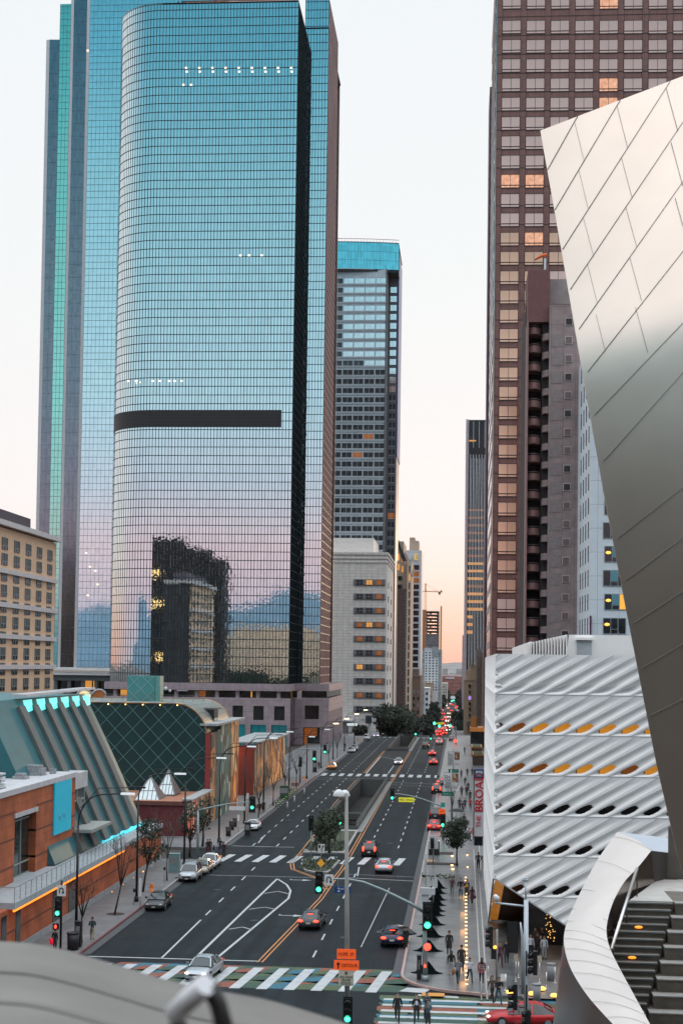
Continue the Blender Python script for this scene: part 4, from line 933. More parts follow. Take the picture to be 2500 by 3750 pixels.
# ------------------------------------------------------------------ museum with the white honeycomb veil
veil = mat('white_veil_concrete', (.90, .87, .845), .75, noise=.04, ns=.4, spec=.3)
jointm = mat('veil_joint', (.40, .41, .42), .7, noise=0)
tM = thing('white_veil_museum', 'white museum wrapped in a slanted honeycomb veil of oval openings, its near corner lifted', 'museum', (2.5, 115, 0))
MX, MY, MH, CW, SH = 2.5, 115.0, 3.0, 1.67, 5.4
ZTOP = ZV(2395, MY, 1850)
def depth(a, b, blind):
    ax = (a - .34) / (.24 if a < .34 else .50 - .2 * b)
    g = max(0, 1 - ax * ax) ** 1.1
    h = 0 if b < .03 else (min(1, (b - .03) / .07) if b < .10 else max(0, 1 - (b - .10) / .88) ** 1.15)
    return .38 * g * h * (1 + .5 * max(0, 1 - abs(b - .16) / .12) * 1.8)
def inhole(a, b):
    dx = (a - .42) * 1.67 + (b - .175) * 5.4; dz = (b - .175) * 3; return ((dx * .92 + dz * .39) / .66) ** 2 + ((dz * .92 - dx * .39) / .235) ** 2 < 1
def veil_face(mb, org_, ax, out, ncol, c0, rows, na, nb, xmax):
    holes = []
    for r in rows:
        for c in range(c0, ncol):
            vs = []
            for j in range(nb + 1):
                for i in range(na + 1):
                    a = i / na; b = j / nb; s = (c + a) * CW + b * SH; z = ZTOP - (r + 1) * MH + b * MH
                    blind = r == 0
                    d = depth(a, b, blind); vs.append((s, z, d))
            fs = []
            for j in range(nb):
                for i in range(na):
                    q = (j * (na + 1) + i, j * (na + 1) + i + 1, (j + 1) * (na + 1) + i + 1, (j + 1) * (na + 1) + i)
                    smin = min(vs[k_][0] for k_ in q); smax = max(vs[k_][0] for k_ in q)
                    if smin < -.001 and smax > 0 or smax <= 0 or smin > xmax: 
                        if smax <= 0 or smin > xmax: continue
                    if r > 0 and inhole((i + .5) / na, (j + .5) / nb): continue
                    fs.append(q)
            pts = [org_ + ax * min(max(s, 0), xmax) - out * d + Vector((0, 0, z)) for s, z, d in vs]
            mb.add(pts, fs, 0, True)
            if r > 0 and -.2 < (c + .47) * CW + .15 * SH < xmax: holes.append((r, c))
    return holes
mb = MB()
rowsn = range(0, 8)
hf = veil_face(mb, Vector((MX, MY, 0)), Vector((1, 0, 0)), Vector((0, -1, 0)), 11, -4, rowsn, 20, 48, 18.5)
mb2 = MB()
hs = veil_face(mb2, Vector((MX, MY, 0)), Vector((0, 1, 0)), Vector((-1, 0, 0)), 31, -4, rowsn, 8, 14, 51)
def cut(mb, planes, name, m):
    me = mb.mesh(name, m); bm = bmesh.new(); bm.from_mesh(me)
    for co, no in planes:
        bmesh.ops.bisect_plane(bm, geom=bm.verts[:] + bm.edges[:] + bm.faces[:], plane_co=co, plane_no=no, clear_inner=True)
    bm.to_mesh(me); bm.free(); return me
A_ = P(1811, 3217, MY); B_ = P(2060, 3382, MY); dn = (B_ - A_).normalized(); no1 = Vector((-dn.z, 0, dn.x))
me = cut(mb, [(A_, no1)], 'veil', [veil]); vo = bpy.data.objects.new('veil', me); COL.objects.link(vo); vo.parent = tM
for v in me.vertices: v.co -= Vector(tM.location)
Cb = Vector((MX, 133, 0)); A2 = Vector((MX, MY, A_.z)); d2 = (Cb - A2).normalized(); no2 = Vector((0, -d2.z, d2.y))
me = cut(mb2, [(A2, no2), (Vector((0, 0, 0.1)), Vector((0, 0, 1)))], 'veil', [veil]); vo = bpy.data.objects.new('veil', me); COL.objects.link(vo); vo.parent = tM
for v in me.vertices: v.co -= Vector(tM.location)
# panel joints
jm = MB()
def clipped(a, b):
    def f(p): return (p - A_).dot(no1)
    fa, fb = f(a), f(b)
    if fa < 0 and fb < 0: return None
    if fa < 0: a = a + (b - a) * (fa / (fa - fb))
    if fb < 0: b = a + (b - a) * (fa / (fa - fb))
    return a, b
for r in range(1, 8):
    q = clipped(Vector((MX, MY, ZTOP - r * MH)), Vector((MX + 18.5, MY, ZTOP - r * MH)))
    if q: jm.bar(q[0], q[1], .05, .045)
for r in range(8):
    for c in range(-4, 11):
        s0, s1 = c * CW, c * CW + SH; z0_, z1_ = ZTOP - (r + 1) * MH, ZTOP - r * MH
        t0 = max(0, -s0 / SH); t1_ = min(1, (18.5 - s0) / SH)
        if t0 >= t1_: continue
        q = clipped(Vector((MX + s0 + SH * t0, MY, z0_ + MH * t0)), Vector((MX + s0 + SH * t1_, MY, z0_ + MH * t1_)))
        if q: jm.bar(q[0], q[1], .05, .035)
jm.bar(A_, A_ + dn * 18, .12, .10); jm.bar(A2, Cb, .12, .10)
jm.build('panel_joints', [jointm], tM, True)
# glazing behind each opening
ob = mat('museum_amber_room', (.5, .25, .04), .5, emit=(1, .38, .03), es=.42, noise=.85, ns=.9); od = mat('museum_dim_amber', (.2, .08, .02), .4, emit=(1, .28, .04), es=.12, noise=.8, ns=1.5)
bk = mat('museum_dark_opening', (.012, .009, .012), .3, noise=0)
n = 16
gl_me = MB().add([(.95 * math.cos(2 * math.pi * i / n) * 1.05 + .32 * math.sin(2 * math.pi * i / n), 0, .42 * math.sin(2 * math.pi * i / n)) for i in range(n)], [tuple(range(n))], 0)
gl_me.box(-.62, -.52, -.05, -.01, -.35, .3, 1)
gme = gl_me.mesh('opening', [bk, bk])
for r, c in hf:
    s = (c + .47) * CW + .16 * SH; z = ZTOP - (r + 1) * MH + .16 * MH
    p = Vector((MX + s, MY + .72, z))
    if (p - A_).dot(no1) < .6 or s > 17 or s < .7: continue
    if r == 1: m_ = od if c == 0 else ob
    elif r == 2: m_ = (od, od, ob, ob, ob, od, ob, ob, ob, ob, ob, ob)[c % 12]
    else: m_ = bk
    inst(gme, 'opening', tM, p, {0: m_, 1: bk})
for r, c in [q for q in hs if q[0] > 0][:60]:
    s = (c + .47) * CW + .16 * SH; z = ZTOP - (r + 1) * MH + .16 * MH
    if z > 4 and s > .7: inst(gme, 'opening', tM, (MX + .86, MY + s, z), {0: bk, 1: bk}, R(90))
# inner building, lobby with amber corner, roof and skylight boxes
core = MB()
core.box(MX + 2.2, MX + 40, MY + 12, MY + 50, 6.0, ZTOP - .3)
core.box(MX + 1.2, MX + 40, MY + 1.4, MY + 50, 6.5, 6.8); core.box(MX + 1.3, MX + 40, MY + 1.5, MY + 50, ZTOP - .8, ZTOP - .05)
core.build('inner_volume', [mat('museum_core', (.10, .07, .05), .8)], tM, True)
MB().box(MX + 12, MX + 40, MY + 10, MY + 30, 0, 6.2).box(MX + 1.3, MX + 1.5, MY + 22, MY + 50, 0, 6.4).build('lobby_glass', [mat('dark_lobby', (.025, .015, .012), .15, noise=.4, ns=.4)], tM, True)
c1 = Vector((MX + .35, MY + .5, A_.z - .3)); c2 = Vector((MX + .3, 132, .0))
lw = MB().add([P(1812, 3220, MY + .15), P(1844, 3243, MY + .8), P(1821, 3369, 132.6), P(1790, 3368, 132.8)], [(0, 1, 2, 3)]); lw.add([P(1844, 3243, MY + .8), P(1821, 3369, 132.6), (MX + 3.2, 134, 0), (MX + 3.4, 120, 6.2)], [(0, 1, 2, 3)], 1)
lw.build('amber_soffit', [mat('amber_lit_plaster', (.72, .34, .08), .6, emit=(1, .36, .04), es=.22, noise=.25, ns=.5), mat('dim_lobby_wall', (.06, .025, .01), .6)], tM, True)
rt = MB()
rt.box(5.2, 5.4, 119, 160, ZTOP, ZTOP + 1.0)
for i in range(14): rt.box(5.0 + i * .22, 5.1 + i * .22, 118.6 - i * .1, 119.2, ZTOP, ZTOP + .9 + i * .05)
rt.add([(7.9, 117.5, ZTOP), (20, 117.5, ZTOP), (20, 117.5, ZTOP + 1.55), (8.1, 117.5, ZTOP + 1.55), (7.9, 125, ZTOP + 1.5), (20, 125, ZTOP + 1.6)], [(0, 1, 2, 3), (3, 2, 5, 4)])
for x, wd in ((8.6, 1.3), (14.3, 4.0), (20.8, 2)): rt.box(x, x + wd, 117.1, 117.5, ZTOP + 1.15, ZTOP + 1.35); 
for i in range(9): rt.box(18.3 + i * .32, 18.45 + i * .32, 117.0, 117.5, ZTOP, ZTOP + 1.4)
rt.build('roof_skylights', [veil], tM, True)
gy = mat('skylight_panel_grey', (.42, .45, .48), .6)
for x, wd in ((8.7, 1.1), (14.4, 3.7)): MB().box(x, x + wd, 117.35, 117.49, ZTOP, ZTOP + 1.1).build('skylight_panel', [gy], tM, True)
# plaza under the lifted corner
pz = MB().box(4.2, 40, 102.6, 140, .152, .165)
struct(pz, 'museum_plaza', [tilemat('plaza_paving', (.15, .14, .14), (.13, .125, .12), 1.2, 1.2, .015, .5, use='xy', var=.2, bump=.1)])
gc = mat('gold_curtain', (.35, .18, .05), .3, .6, emit=(1, .45, .08), es=.10, noise=.8, ns=2)
ct = thing('gold_bead_curtain', 'dark doorway screen sparkling with gold lights at the museum lobby', 'screen', G(2025, 3520))
p = G(2025, 3520); k_ = MB(); rnd = random.Random(4)
k_.box(p.x - .1, p.x + 1.6, p.y + 5.8, p.y + 6, 0, 5.6, 1)
for i in range(46): a = rnd.uniform(-.2, .5); zz = rnd.uniform(.3, 5.2); k_.sph((p.x + a + zz * -.05, p.y + 5.6, zz), .035, 0, 5, 3)
k_.build('screen', [mat('gold_sparkle', (1, .6, .2), .4, emit=(1, .55, .15), es=2.2, noise=0), bk], ct, True)
# vertical banner on the museum's street side
sgn = thing('museum_banner', 'tall white vertical banner reading THE BROAD in red with a blue cap', 'banner', P(1752, 3065, 172) * Vector((1, 1, 0)) if False else (P(1752, 3065, 172).x, 172, 0))
a = P(1735, 2820, 172); b = P(1770, 3063, 172); m_ = P(1736, 2851, 172)
xa_, xb_ = P(1733, 2950, 172).x, P(1771, 2950, 172).x
MB().box(xa_, xb_, 172, 172.25, b.z, m_.z).build('banner_panel', [mat('banner_white', (.9, .9, .92), .6, noise=.03)], sgn, True)
MB().box(xa_, xb_, 171.98, 172.27, m_.z, a.z + .1).build('banner_cap', [mat('banner_blue', (.02, .06, .2), .6, noise=0)], sgn, True)
MB().box(xa_, xb_, 172, 172.2, b.z - .12, b.z).build('banner_foot', [mat('maroon_strip', (.2, .02, .06), .5, noise=0)], sgn, True)
MB().box(xa_ - .02, xa_ + .06, 171.9, 172.3, b.z, a.z).box(xa_ + .1, xb_ - .1, 172.3, 172.6, 2, b.z).build('bracket', [dmul], sgn, True)
redl = mat('banner_red', (.8, .015, .03), .5, noise=0)
xc_ = (xa_ + xb_) / 2
lo = letter(sgn, 'BROAD', 1.25, (xc_ + .08, 171.95, b.z + 4.9), redl, width=4.3, rot=(R(90), R(-90), 0), ext=.02)
letter(sgn, 'THE', .75, (xc_ + .02, 171.95, b.z + 1.65), redl, width=1.35, rot=(R(90), R(-90), 0), ext=.02)
letter(sgn, 'BROAD', 1.25, (xc_ + .05, 171.93, b.z + 4.93), redl, width=4.24, rot=(R(90), R(-90), 0), ext=.02)
MB().box(xa_ + .18, xb_ - .18, 171.93, 171.98, m_.z + .18, a.z - .08).build('cap_label', [mat('label_pale', (.5, .6, .66), .6, noise=0)], sgn, True)
letter(sgn, 'SPECIAL', .26, (xc_, 171.9, m_.z + .52), MC['banner_blue'], width=.78, ext=.01)
letter(sgn, 'EXHIBITION', .18, (xc_, 171.9, m_.z + .28), MC['banner_blue'], width=.78, ext=.01)
# ------------------------------------------------------------------ steel sail wall (near right)
steel = mat('brushed_steel', (.74, .64, .55), .42, .88, noise=.05, ns=.5, bump=.35, bs=.35)
seam = mat('steel_seam', (.24, .22, .20), .6, 0, noise=0)
tS = thing('steel_sail_wall', 'huge curved stainless steel sail wall with diagonal panel seams at the right edge', 'steel wall', (4, 40, 0))
EL = [(478, 1977), (680, 2013), (960, 2062), (1360, 2130), (1790, 2206), (2240, 2292), (2800, 2402), (3130, 2478), (3420, 2560)]
def eul(v):
    v = min(max(v, 478), 3420)
    for (va, ua), (vb, ub) in zip(EL, EL[1:]):
        if va <= v <= vb: return ua + (ub - ua) * (v - va) / (vb - va)
def sail(v, s):
    """v row (px of the left edge), s 0..1 across"""
    ue = eul(v)
    z = 22 + (2439 - v) / 140
    Yd = 39.2 + (.11 * (z - 29.3) ** 2 if 29.3 < z < 30.7 else (.2156 + .265 * (z - 30.7) if z >= 30.7 else .016 * (29.3 - z) ** 2)) + 2.0 * s * s - 1.2 * s
    u = ue + s * 900; vv = v - 200 / 523 * (900 * s) * 1.0 * (1 - .55 * (v - 478) / 2942)
    return P(u, vv, Yd)
rows = []
nv, ns_ = 60, 24
for i in range(nv + 1):
    v = 478 + (3420 - 478) * i / nv
    rows.append([sail(v, j / ns_) for j in range(ns_ + 1)])
g = MB().grid(rows); back = [[p + Vector((.05, .5, 0)) for p in r] for r in rows]; g.grid(back)
g.grid([[r[0] for r in rows], [r[0] for r in back]]); g.grid([rows[0], back[0]])
so = g.build('steel_skin', [steel], tS, True)
# seams: long diagonals rising to the right, with short cross seams
sm = MB()
def sail_uv(u, v):       # invert roughly: find (row, s) whose image is u,v
    row, s = v, 0
    for _ in range(12):
        ue = eul(row)
        s = (u - ue) / 900
        row = v + 200 / 523 * 900 * s * (1 - .55 * (row - 478) / 2942); row = min(max(row, 478), 3420)
    return sail(row, max(0, s))
def seamline(p0, p1, wd=.013, n=14):
    pts = []
    for i in range(n + 1):
        u = p0[0] + (p1[0] - p0[0]) * i / n; v = p0[1] + (p1[1] - p0[1]) * i / n
        pts.append(sail_uv(u, v) + Vector((0, -.012, 0)))
    for a, b in zip(pts, pts[1:]): sm.bar(a, b, wd, .02, up=(0, 1, 0))
diag = [((2003, 621), (2114, 423)), ((2030, 768), (2270, 364)), ((2058, 913), (2453, 296)), ((2086, 1060), (2530, 400)), ((2118, 1205), (2530, 620)), ((2150, 1362), (2530, 880)), ((2143, 1359), (2500, 910)),
        ((2175, 1520), (2530, 1150)), ((2207, 1690), (2530, 1330)), ((2200, 1850), (2530, 1560)), ((2232, 1818), (2500, 1590)), ((2262, 1970), (2530, 1760)), ((2290, 2125), (2530, 1945)), ((2318, 2283), (2530, 2145)), ((2350, 2447), (2530, 2340)), ((2380, 2620), (2530, 2545))]
diag = [d for i, d in enumerate(diag) if i not in (6, 9, 10)]
for a, b in diag: seamline(a, b)
for a, b in (((2103, 450), (2137, 590)), ((2117, 620), (2152, 765)), ((2258, 390), (2296, 540)), ((2273, 575), (2312, 722)), ((2135, 800), (2172, 940)), ((2290, 760), (2330, 905)), ((2438, 325), (2480, 480)), ((2455, 520), (2498, 680)), ((2150, 970), (2185, 1110)), ((2305, 945), (2347, 1100)), ((2325, 1125), (2370, 1290)), ((2180, 1150), (2215, 1290)), ((2470, 725), (2520, 900))):
    seamline(a, b, .005, 5)
sm.build('panel_seams', [seam], so)
for v in so.children[0].data.vertices: v.co -= Vector(org(so))
th = thing('unseen_hall_body', 'dark bronze concert hall body added unseen to darken the steel sail wall', 'concert hall', (20, -10, 0))  # unseen hall body behind the viewer, added to darken the sail
MB().prism([(-24, -12), (4, -16), (30, -9), (72, -14), (72, -60), (-24, -60)], 0, 36).build('steel_wall', [mat('bronze_steel_cladding', (.075, .05, .036), .6, .2, noise=.4, ns=.15)], th, True)
MB().prism([(34, 30), (60, 24), (60, -8), (36, -8)], 0, 34).build('side_wing', [MC['bronze_steel_cladding']], th, True)
# ------------------------------------------------------------------ terrace stair with the curved steel parapet
tT = thing('terrace_stair', 'dark stone terrace stair with amber step lights behind the curved steel parapet', 'stairs', (7, 52, 12))
stone = mat('stair_stone', (.075, .066, .052), .8, noise=.25, ns=3, bump=.4, bs=25); nose = mat('stair_nosing', (.17, .17, .16), .6, noise=.1, ns=4)
stone2 = mat('bench_stone', (.125, .11, .088), .8, noise=.2, ns=3, bump=.4, bs=25)
N0 = 18; zl = 13.9; st = MB()
for k_ in range(N0 + 1):
    y = 54 - .36 * k_; z = zl - .19 * k_; x_r = 7.35 - .11 * k_
    x_l = 4.95 + max(0, y - 51.8) * .36
    st.box(x_l, x_r, y, y + .4, z - 4, z); MB().box(x_l, x_r, y - .02, y + .09, z - .045, z + .004).build('step_nosing', [nose], tT, True)
st.build('steps', [stone], tT, True)
bs_ = MB(); bn_ = MB()
for k_ in range(10):
    y = 53.85 - .72 * k_; z = zl + .02 - .38 * k_; x_l = 7.42 - .21 * k_
    bs_.box(x_l, x_l + 6, y - .0, y + 3, z - 3, z - .01); bn_.box(x_l - .01, x_l + 6, y - .02, y + .5, z - .03, z + .012)
bs_.build('bench_steps', [stone2], tT, True); bn_.build('bench_nosings', [mat('bench_top', (.24, .23, .21), .7, noise=.15, ns=5)], tT, True)
MB().prism([(5.9, 54.38), (14, 54.38), (14, 60), (7.6, 60)], zl - 1, zl + .004).build('landing', [mat('landing_stone', (.42, .40, .37), .8, noise=.1, ns=2)], tT, True)
wlm = MB(); wlm.add([(8.0, 60.2, zl), (16, 58.6, zl), (16, 58.6, zl + 4), (8.0, 60.2, zl + 2.0)], [(0, 1, 2, 3)]); wlm.build('landing_wall', [mat('dark_steel_wall', (.14, .125, .11), .45, .5, noise=.1)], tT, True)
slm = MB().sph((0, 0, 0), (.14, .04, .05), 0, 10, 5).mesh('step_light', [mat('step_light_glow', (1, .5, .1), .5, emit=(1, .25, .01), es=1.5, noise=0)])
for u, v in ((2341, 3397), (2317, 3507)):
    kk = min(range(N0), key=lambda q: abs(P(u, v, 54 - .36 * q - .36).z - (zl - .19 * q - .1)))
    p = P(u, v, 54 - .36 * kk - .37)
    inst(slm, 'step_light', tT, (p.x, 54 - .36 * kk - .38 + .36, zl - .19 * kk - .09) if False else (p.x, 54 - .36 * kk - .375 + .36, zl - .19 * kk - .10))
hr = MB(); a = P(2331, 3180, 55.2); b = P(2236, 3478, 50.0); hr.tube([a, b], .055, 10); hr.build('handrail', [mat('satin_steel', (.6, .58, .56), .3, 1, noise=0)], tT, True)
for f in (0, .42, .92):
    q = a + (b - a) * f; po = MB(); po.tube([q, q + Vector((0, 0, -1.0))], .022, 6); po.build('handrail_post', [mat('dark_post', (.03, .02, .02), .5, noise=0)], tT, True)
tP = thing('curved_steel_parapet', 'wide pale curved steel parapet cap sweeping down beside the stair', 'parapet', (4, 54, 0))
OUT = [(2258, 3047, 64.5), (2182, 3155, 61.0), (2112, 3290, 56.5), (2080, 3362, 53.5), (2066, 3410, 51.8), (2063, 3450, 50.6), (2073, 3505, 49.2), (2097, 3565, 47.6), (2145, 3640, 45.6), (2200, 3705, 44.0), (2290, 3800, 41.5)]
INN = [(2383, 3115, 59.0), (2332, 3178, 57.2), (2290, 3222, 55.8), (2262, 3265, 54.6), (2240, 3312, 53.4), (2225, 3362, 52.0), (2219, 3412, 50.6), (2230, 3468, 49.2), (2264, 3540, 47.3), (2318, 3640, 44.8), (2400, 3790, 41.5)]
def smooth(pl, n):
    pts = [Vector(q) for q in pl]; out = []
    for i in range(len(pts) - 1):
        p0 = pts[max(i - 1, 0)]; p1 = pts[i]; p2 = pts[i + 1]; p3 = pts[min(i + 2, len(pts) - 1)]
        for j in range(n):
            t = j / n; out.append(.5 * ((2 * p1) + (-p0 + p2) * t + (2 * p0 - 5 * p1 + 4 * p2 - p3) * t * t + (-p0 + 3 * p1 - 3 * p2 + p3) * t ** 3))
    return out + [pts[-1]]
SO = smooth(OUT, 4); SI = smooth(INN, 4); O = [P(*q) for q in SO]; I = [P(*q) for q in SI]
mb = MB(); rows = [[o + (i - o) * (j / 6) + Vector((0, 0, .10 * math.sin(math.pi * j / 6))) for j in range(7)] for o, i in zip(O, I)]; mb.grid(rows)
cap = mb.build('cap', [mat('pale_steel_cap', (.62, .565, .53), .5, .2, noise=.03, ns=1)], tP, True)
for i in range(1, len(rows) - 1, 3):
    sb = MB()
    vo_ = SO[i].y; i2 = min(range(len(SI)), key=lambda q: abs(SI[q].y - vo_ - 42))
    pts = [O[i] + (I[i2] - O[i]) * (j / 6) + Vector((0, 0, .10 * math.sin(math.pi * j / 6) + .03)) for j in range(7)]
    for a, b in zip(pts, pts[1:]): sb.bar(a, b, .008, .012)
    for v in sb.v: v -= Vector(org(cap))
    sb.build('cap_joint', [mat('cap_joint', (.58, .53, .5), .6, noise=0)], cap)
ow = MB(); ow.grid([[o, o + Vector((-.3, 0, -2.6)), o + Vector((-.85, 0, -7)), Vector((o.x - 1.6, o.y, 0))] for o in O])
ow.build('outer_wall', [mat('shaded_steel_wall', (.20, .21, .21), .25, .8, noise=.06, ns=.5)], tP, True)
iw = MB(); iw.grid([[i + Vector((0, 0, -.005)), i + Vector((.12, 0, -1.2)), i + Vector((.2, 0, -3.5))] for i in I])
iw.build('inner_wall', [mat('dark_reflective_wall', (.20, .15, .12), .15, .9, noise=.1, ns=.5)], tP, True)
rt_ = MB(); a = P(2258, 3047, 64.5); b = P(2383, 3115, 59.0); c = P(2480, 3127, 61.0); d = P(2500, 3075, 68)
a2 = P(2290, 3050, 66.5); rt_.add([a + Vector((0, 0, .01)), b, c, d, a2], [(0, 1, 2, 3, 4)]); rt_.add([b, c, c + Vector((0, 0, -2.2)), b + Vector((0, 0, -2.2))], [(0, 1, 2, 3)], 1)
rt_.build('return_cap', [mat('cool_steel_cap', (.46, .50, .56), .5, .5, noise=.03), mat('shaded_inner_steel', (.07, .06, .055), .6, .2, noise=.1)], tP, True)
# ------------------------------------------------------------------ near steel roof and rail, out of focus
tR = thing('steel_roof_edge', 'blurred grey curved steel roof filling the lower left corner', 'roof', (-1, 6, 19))
ED = [(-500, 3425), (0, 3447), (150, 3460), (300, 3496), (450, 3540), (600, 3585), (760, 3622), (955, 3656), (1108, 3698), (1260, 3746), (1500, 3830)]
rows = []
for u, v in [(q.x, q.y) for q in smooth([(a, b, 0) for a, b in ED], 3)]:
    r = []
    for j in range(12):
        t = j / 11; r.append(P(u - 60 * t, v + 620 * t, 6.4 - 2.6 * t + .25 * math.cos(t * 3)))
    r.insert(0, P(u, v, 6.7) + Vector((0, .4, -.6))); rows.append(r)
def roofmat():
    m = mat('weathered_steel_roof', (.17, .158, .143), .6, .1, noise=.16, ns=1.6, bump=.3, bs=3); return m
rfo = MB().grid(rows).build('roof_skin', [roofmat()], tR, True)
def sublocal(mb, name, m, par):
    for v in mb.v: v -= Vector(org(par))
    mb.build(name, [m], par)
for j in (3, 5, 8):
    pts = [r[j] + Vector((0, 0, .003)) for r in rows]; sb = MB()
    for a, b in zip(pts, pts[1:]): sb.bar(a, b, .05, .008)
    sublocal(sb, 'roof_seam', mat('roof_seam', (.135, .125, .115), .6, noise=0), rfo)
tH = thing('blurred_handrail', 'bright blurred metal handrail end rising from the lower left foreground', 'handrail', P(700, 3700, 3.6))
h = MB(); h.tube([P(640, 3712, 3.7), P(752, 3605, 3.6)], .026, 14); h.build('rail', [mat('bright_satin_steel', (.75, .77, .8), .5, 0, noise=0)], tH, True)
h = MB(); h.tube([P(766, 3608, 3.62), P(800, 3680, 3.64), P(830, 3800, 3.6)], .022, 10); h.tube([P(655, 3735, 3.72), P(640, 3850, 3.7)], .022, 10); h.build('leg', [mat('dark_rail_leg', (.03, .028, .028), .5, noise=0)], tH, True)
# ------------------------------------------------------------------ music school (left, brick with teal roof)
tK = thing('music_school', 'orange brick building with teal ribbed sloping roof, terrace and cyan banner', 'building', (-36, 140, 0))
ob_ = tilemat('orange_brick_blocks', (.40, .10, .035), (.34, .085, .03), 1.6, .8, .015, .75, var=.3, mcol=(.17, .045, .02))
obd = mat('dark_brick_course', (.16, .045, .025), .8)
cop = mat('white_coping', (.5, .5, .52), .5)
BX = -35.6; ZB = 11.25
w_ = MB(); w_.box(-60, BX, 108, 118.2, 0, ZB); w_.box(-60, BX, 118.2, 121.0, 0, ZB); w_.box(-60, BX - .75, 121.0, 127.2, 0, ZB); w_.box(-60, BX, 127.2, 140.2, 0, ZB); w_.box(BX - .75, BX, 121, 127.2, ZB - 1.6, ZB)
w_.box(-60, -32.9, 100, 168, .1, 3.75)
w_.build('brick_wall', [ob_], tK, True)
c_ = MB()
for z in (2.0, 5.4, 7.6, 9.7): c_.box(-60, BX + .02, 108, 121.0, z, z + .18); c_.box(-60, BX + .02, 127.2, 140.2, z, z + .18)
c_.box(-60, -32.88, 100, 168, 1.9, 2.05); c_.build('brick_courses', [obd], tK, True)
MB().box(-60, BX + .15, 107.8, 140.35, ZB, ZB + .45).build('coping', [cop], tK, True)
MB().box(-40, -32.75, 147.5, 168.2, 3.75, 4.15).box(-33.0, -32.84, 100, 168, .12, .7).build('plinth_and_coping', [mat('grey_coping', (.3, .31, .32), .6)], tK, True)
# tall recessed window
f = MB().box(BX - .72, BX - .62, 121.0, 127.2, 0, ZB - 1.6); f.build('tall_window', [mat('green_black_glass', (.02, .035, .035), .1, .2, noise=.5, ns=.4)], tK, True)
f = MB()
for z in (4.2, 5.2, 8.8, 9.3): f.box(BX - .62, BX - .54, 121.0, 127.2, z, z + .1)
for y in (122.4, 124.6): f.box(BX - .62, BX - .54, y, y + .1, 0, ZB - 1.6)
f.build('window_frame', [mat('grey_green_frame', (.28, .33, .31), .5, noise=0)], tK, True)
MB().box(BX - .1, BX + .12, 120.8, 127.4, ZB - 1.95, ZB - 1.6).build('window_lintel', [cop], tK, True)
ban = thing('cyan_banner', 'bright cyan vertical banner with faint lettering on the brick wall', 'banner', (BX + .1, 135, 0))
p1 = PXW(BX + .15, 203, 2868); p2 = PXW(BX + .15, 263, 2850); pb = PXW(BX + .15, 200, 3060)
MB().box(BX + .02, BX + .14, p1.y, p2.y + .2, pb.z, p1.z + .1).build('banner_cloth', [mat('cyan_cloth', (.0, .42, .58), .6, emit=(0, .5, .7), es=.12, noise=.05)], ban, True)
lb_ = mat('faint_cyan_letters', (.1, .55, .7), .6, noise=0); ym = (p1.y + p2.y) / 2
letter(ban, 'MUSIC', .9, (BX + .16, ym, 8.1), lb_, rot=(R(90), 0, R(90)), width=2.9)
# glass end bay and terrace
gb = MB(); gb.box(-42, -36.6, 140.2, 147.6, 4.1, 9.8, 0); gb.box(-42, -36.3, 140.2, 147.7, 9.8, 11.3, 1); gb.box(-36.62, -35.2, 141, 147.4, 6.1, 6.35, 2)
for z in (5.0, 6.8, 7.7, 8.6): gb.box(-36.6, -36.5, 140.2, 147.6, z, z + .12, 2)
for y in (142, 144.5, 147.4): gb.box(-36.6, -36.5, y, y + .12, 4.1, 9.8, 2)
gb.build('glass_bay', [mat('grey_green_glass', (.06, .09, .095), .15, 0, noise=.4, ns=.3), cop, mat('pale_frame', (.38, .40, .40), .5, noise=0)], tK, True)
MB().box(-37, -33.8, 139.5, 147.5, 6.15, 6.45).build('entrance_canopy', [mat('canopy_grey', (.30, .31, .29), .6)], tK, True)
tr = MB(); tr.box(-40, -32.4, 110.6, 147.6, 3.72, 4.2); tr.build('terrace_slab', [mat('terrace_concrete', (.36, .40, .42), .6)], tK, True)
MB().box(-32.55, -32.42, 110.6, 147.4, 3.55, 3.70).build('soffit_light', [mat('orange_strip_light', (1, .4, .05), .5, emit=(1, .25, .01), es=1.5, noise=0)], tK, True)
rl = MB(); gm_ = MB()
for i in range(26): y = 110.8 + i * 1.46; rl.bar((-32.5, y, 4.2), (-32.5, y, 5.3), .05, .05)
rl.bar((-32.5, 110.8, 5.3), (-32.5, 147.4, 5.3), .07, .07); rl.bar((-32.5, 110.8, 5.3), (-34.2, 110.8, 5.3), .07, .07)
for z in (4.5, 4.75, 5.0): rl.bar((-32.5, 110.8, z), (-32.5, 147.4, z), .02, .02)
rl.build('terrace_railing', [mat('pale_railing', (.42, .45, .47), .4, .4, noise=0)], tK, True)
wl = mat('small_wall_lamp_glow', (1, .5, .1), .5, emit=(1, .36, .04), es=2.5, noise=0)
lmp = MB().sph((0, 0, 0), (.08, .28, .20)).mesh('wall_lamp', [wl])
for (u, v) in ((367, 3303), (411, 3272), (452, 3246), (490, 3221), (525, 3196), (557, 3178)):
    q = PXW(-32.8, u, v); inst(lmp, 'wall_lamp', tK, q)
for i, y in enumerate((104.5, 109, 112.6)): MB().box(-32.95, -32.86, y, y + 1.2, .7, 3.4).build('dark_window', [dglass], tK, True)
for i, y in enumerate((123, 128)): MB().box(-32.95, -32.86, y, y + 2.2, .15, 3.2).build('doorway', [dglass], tK, True)
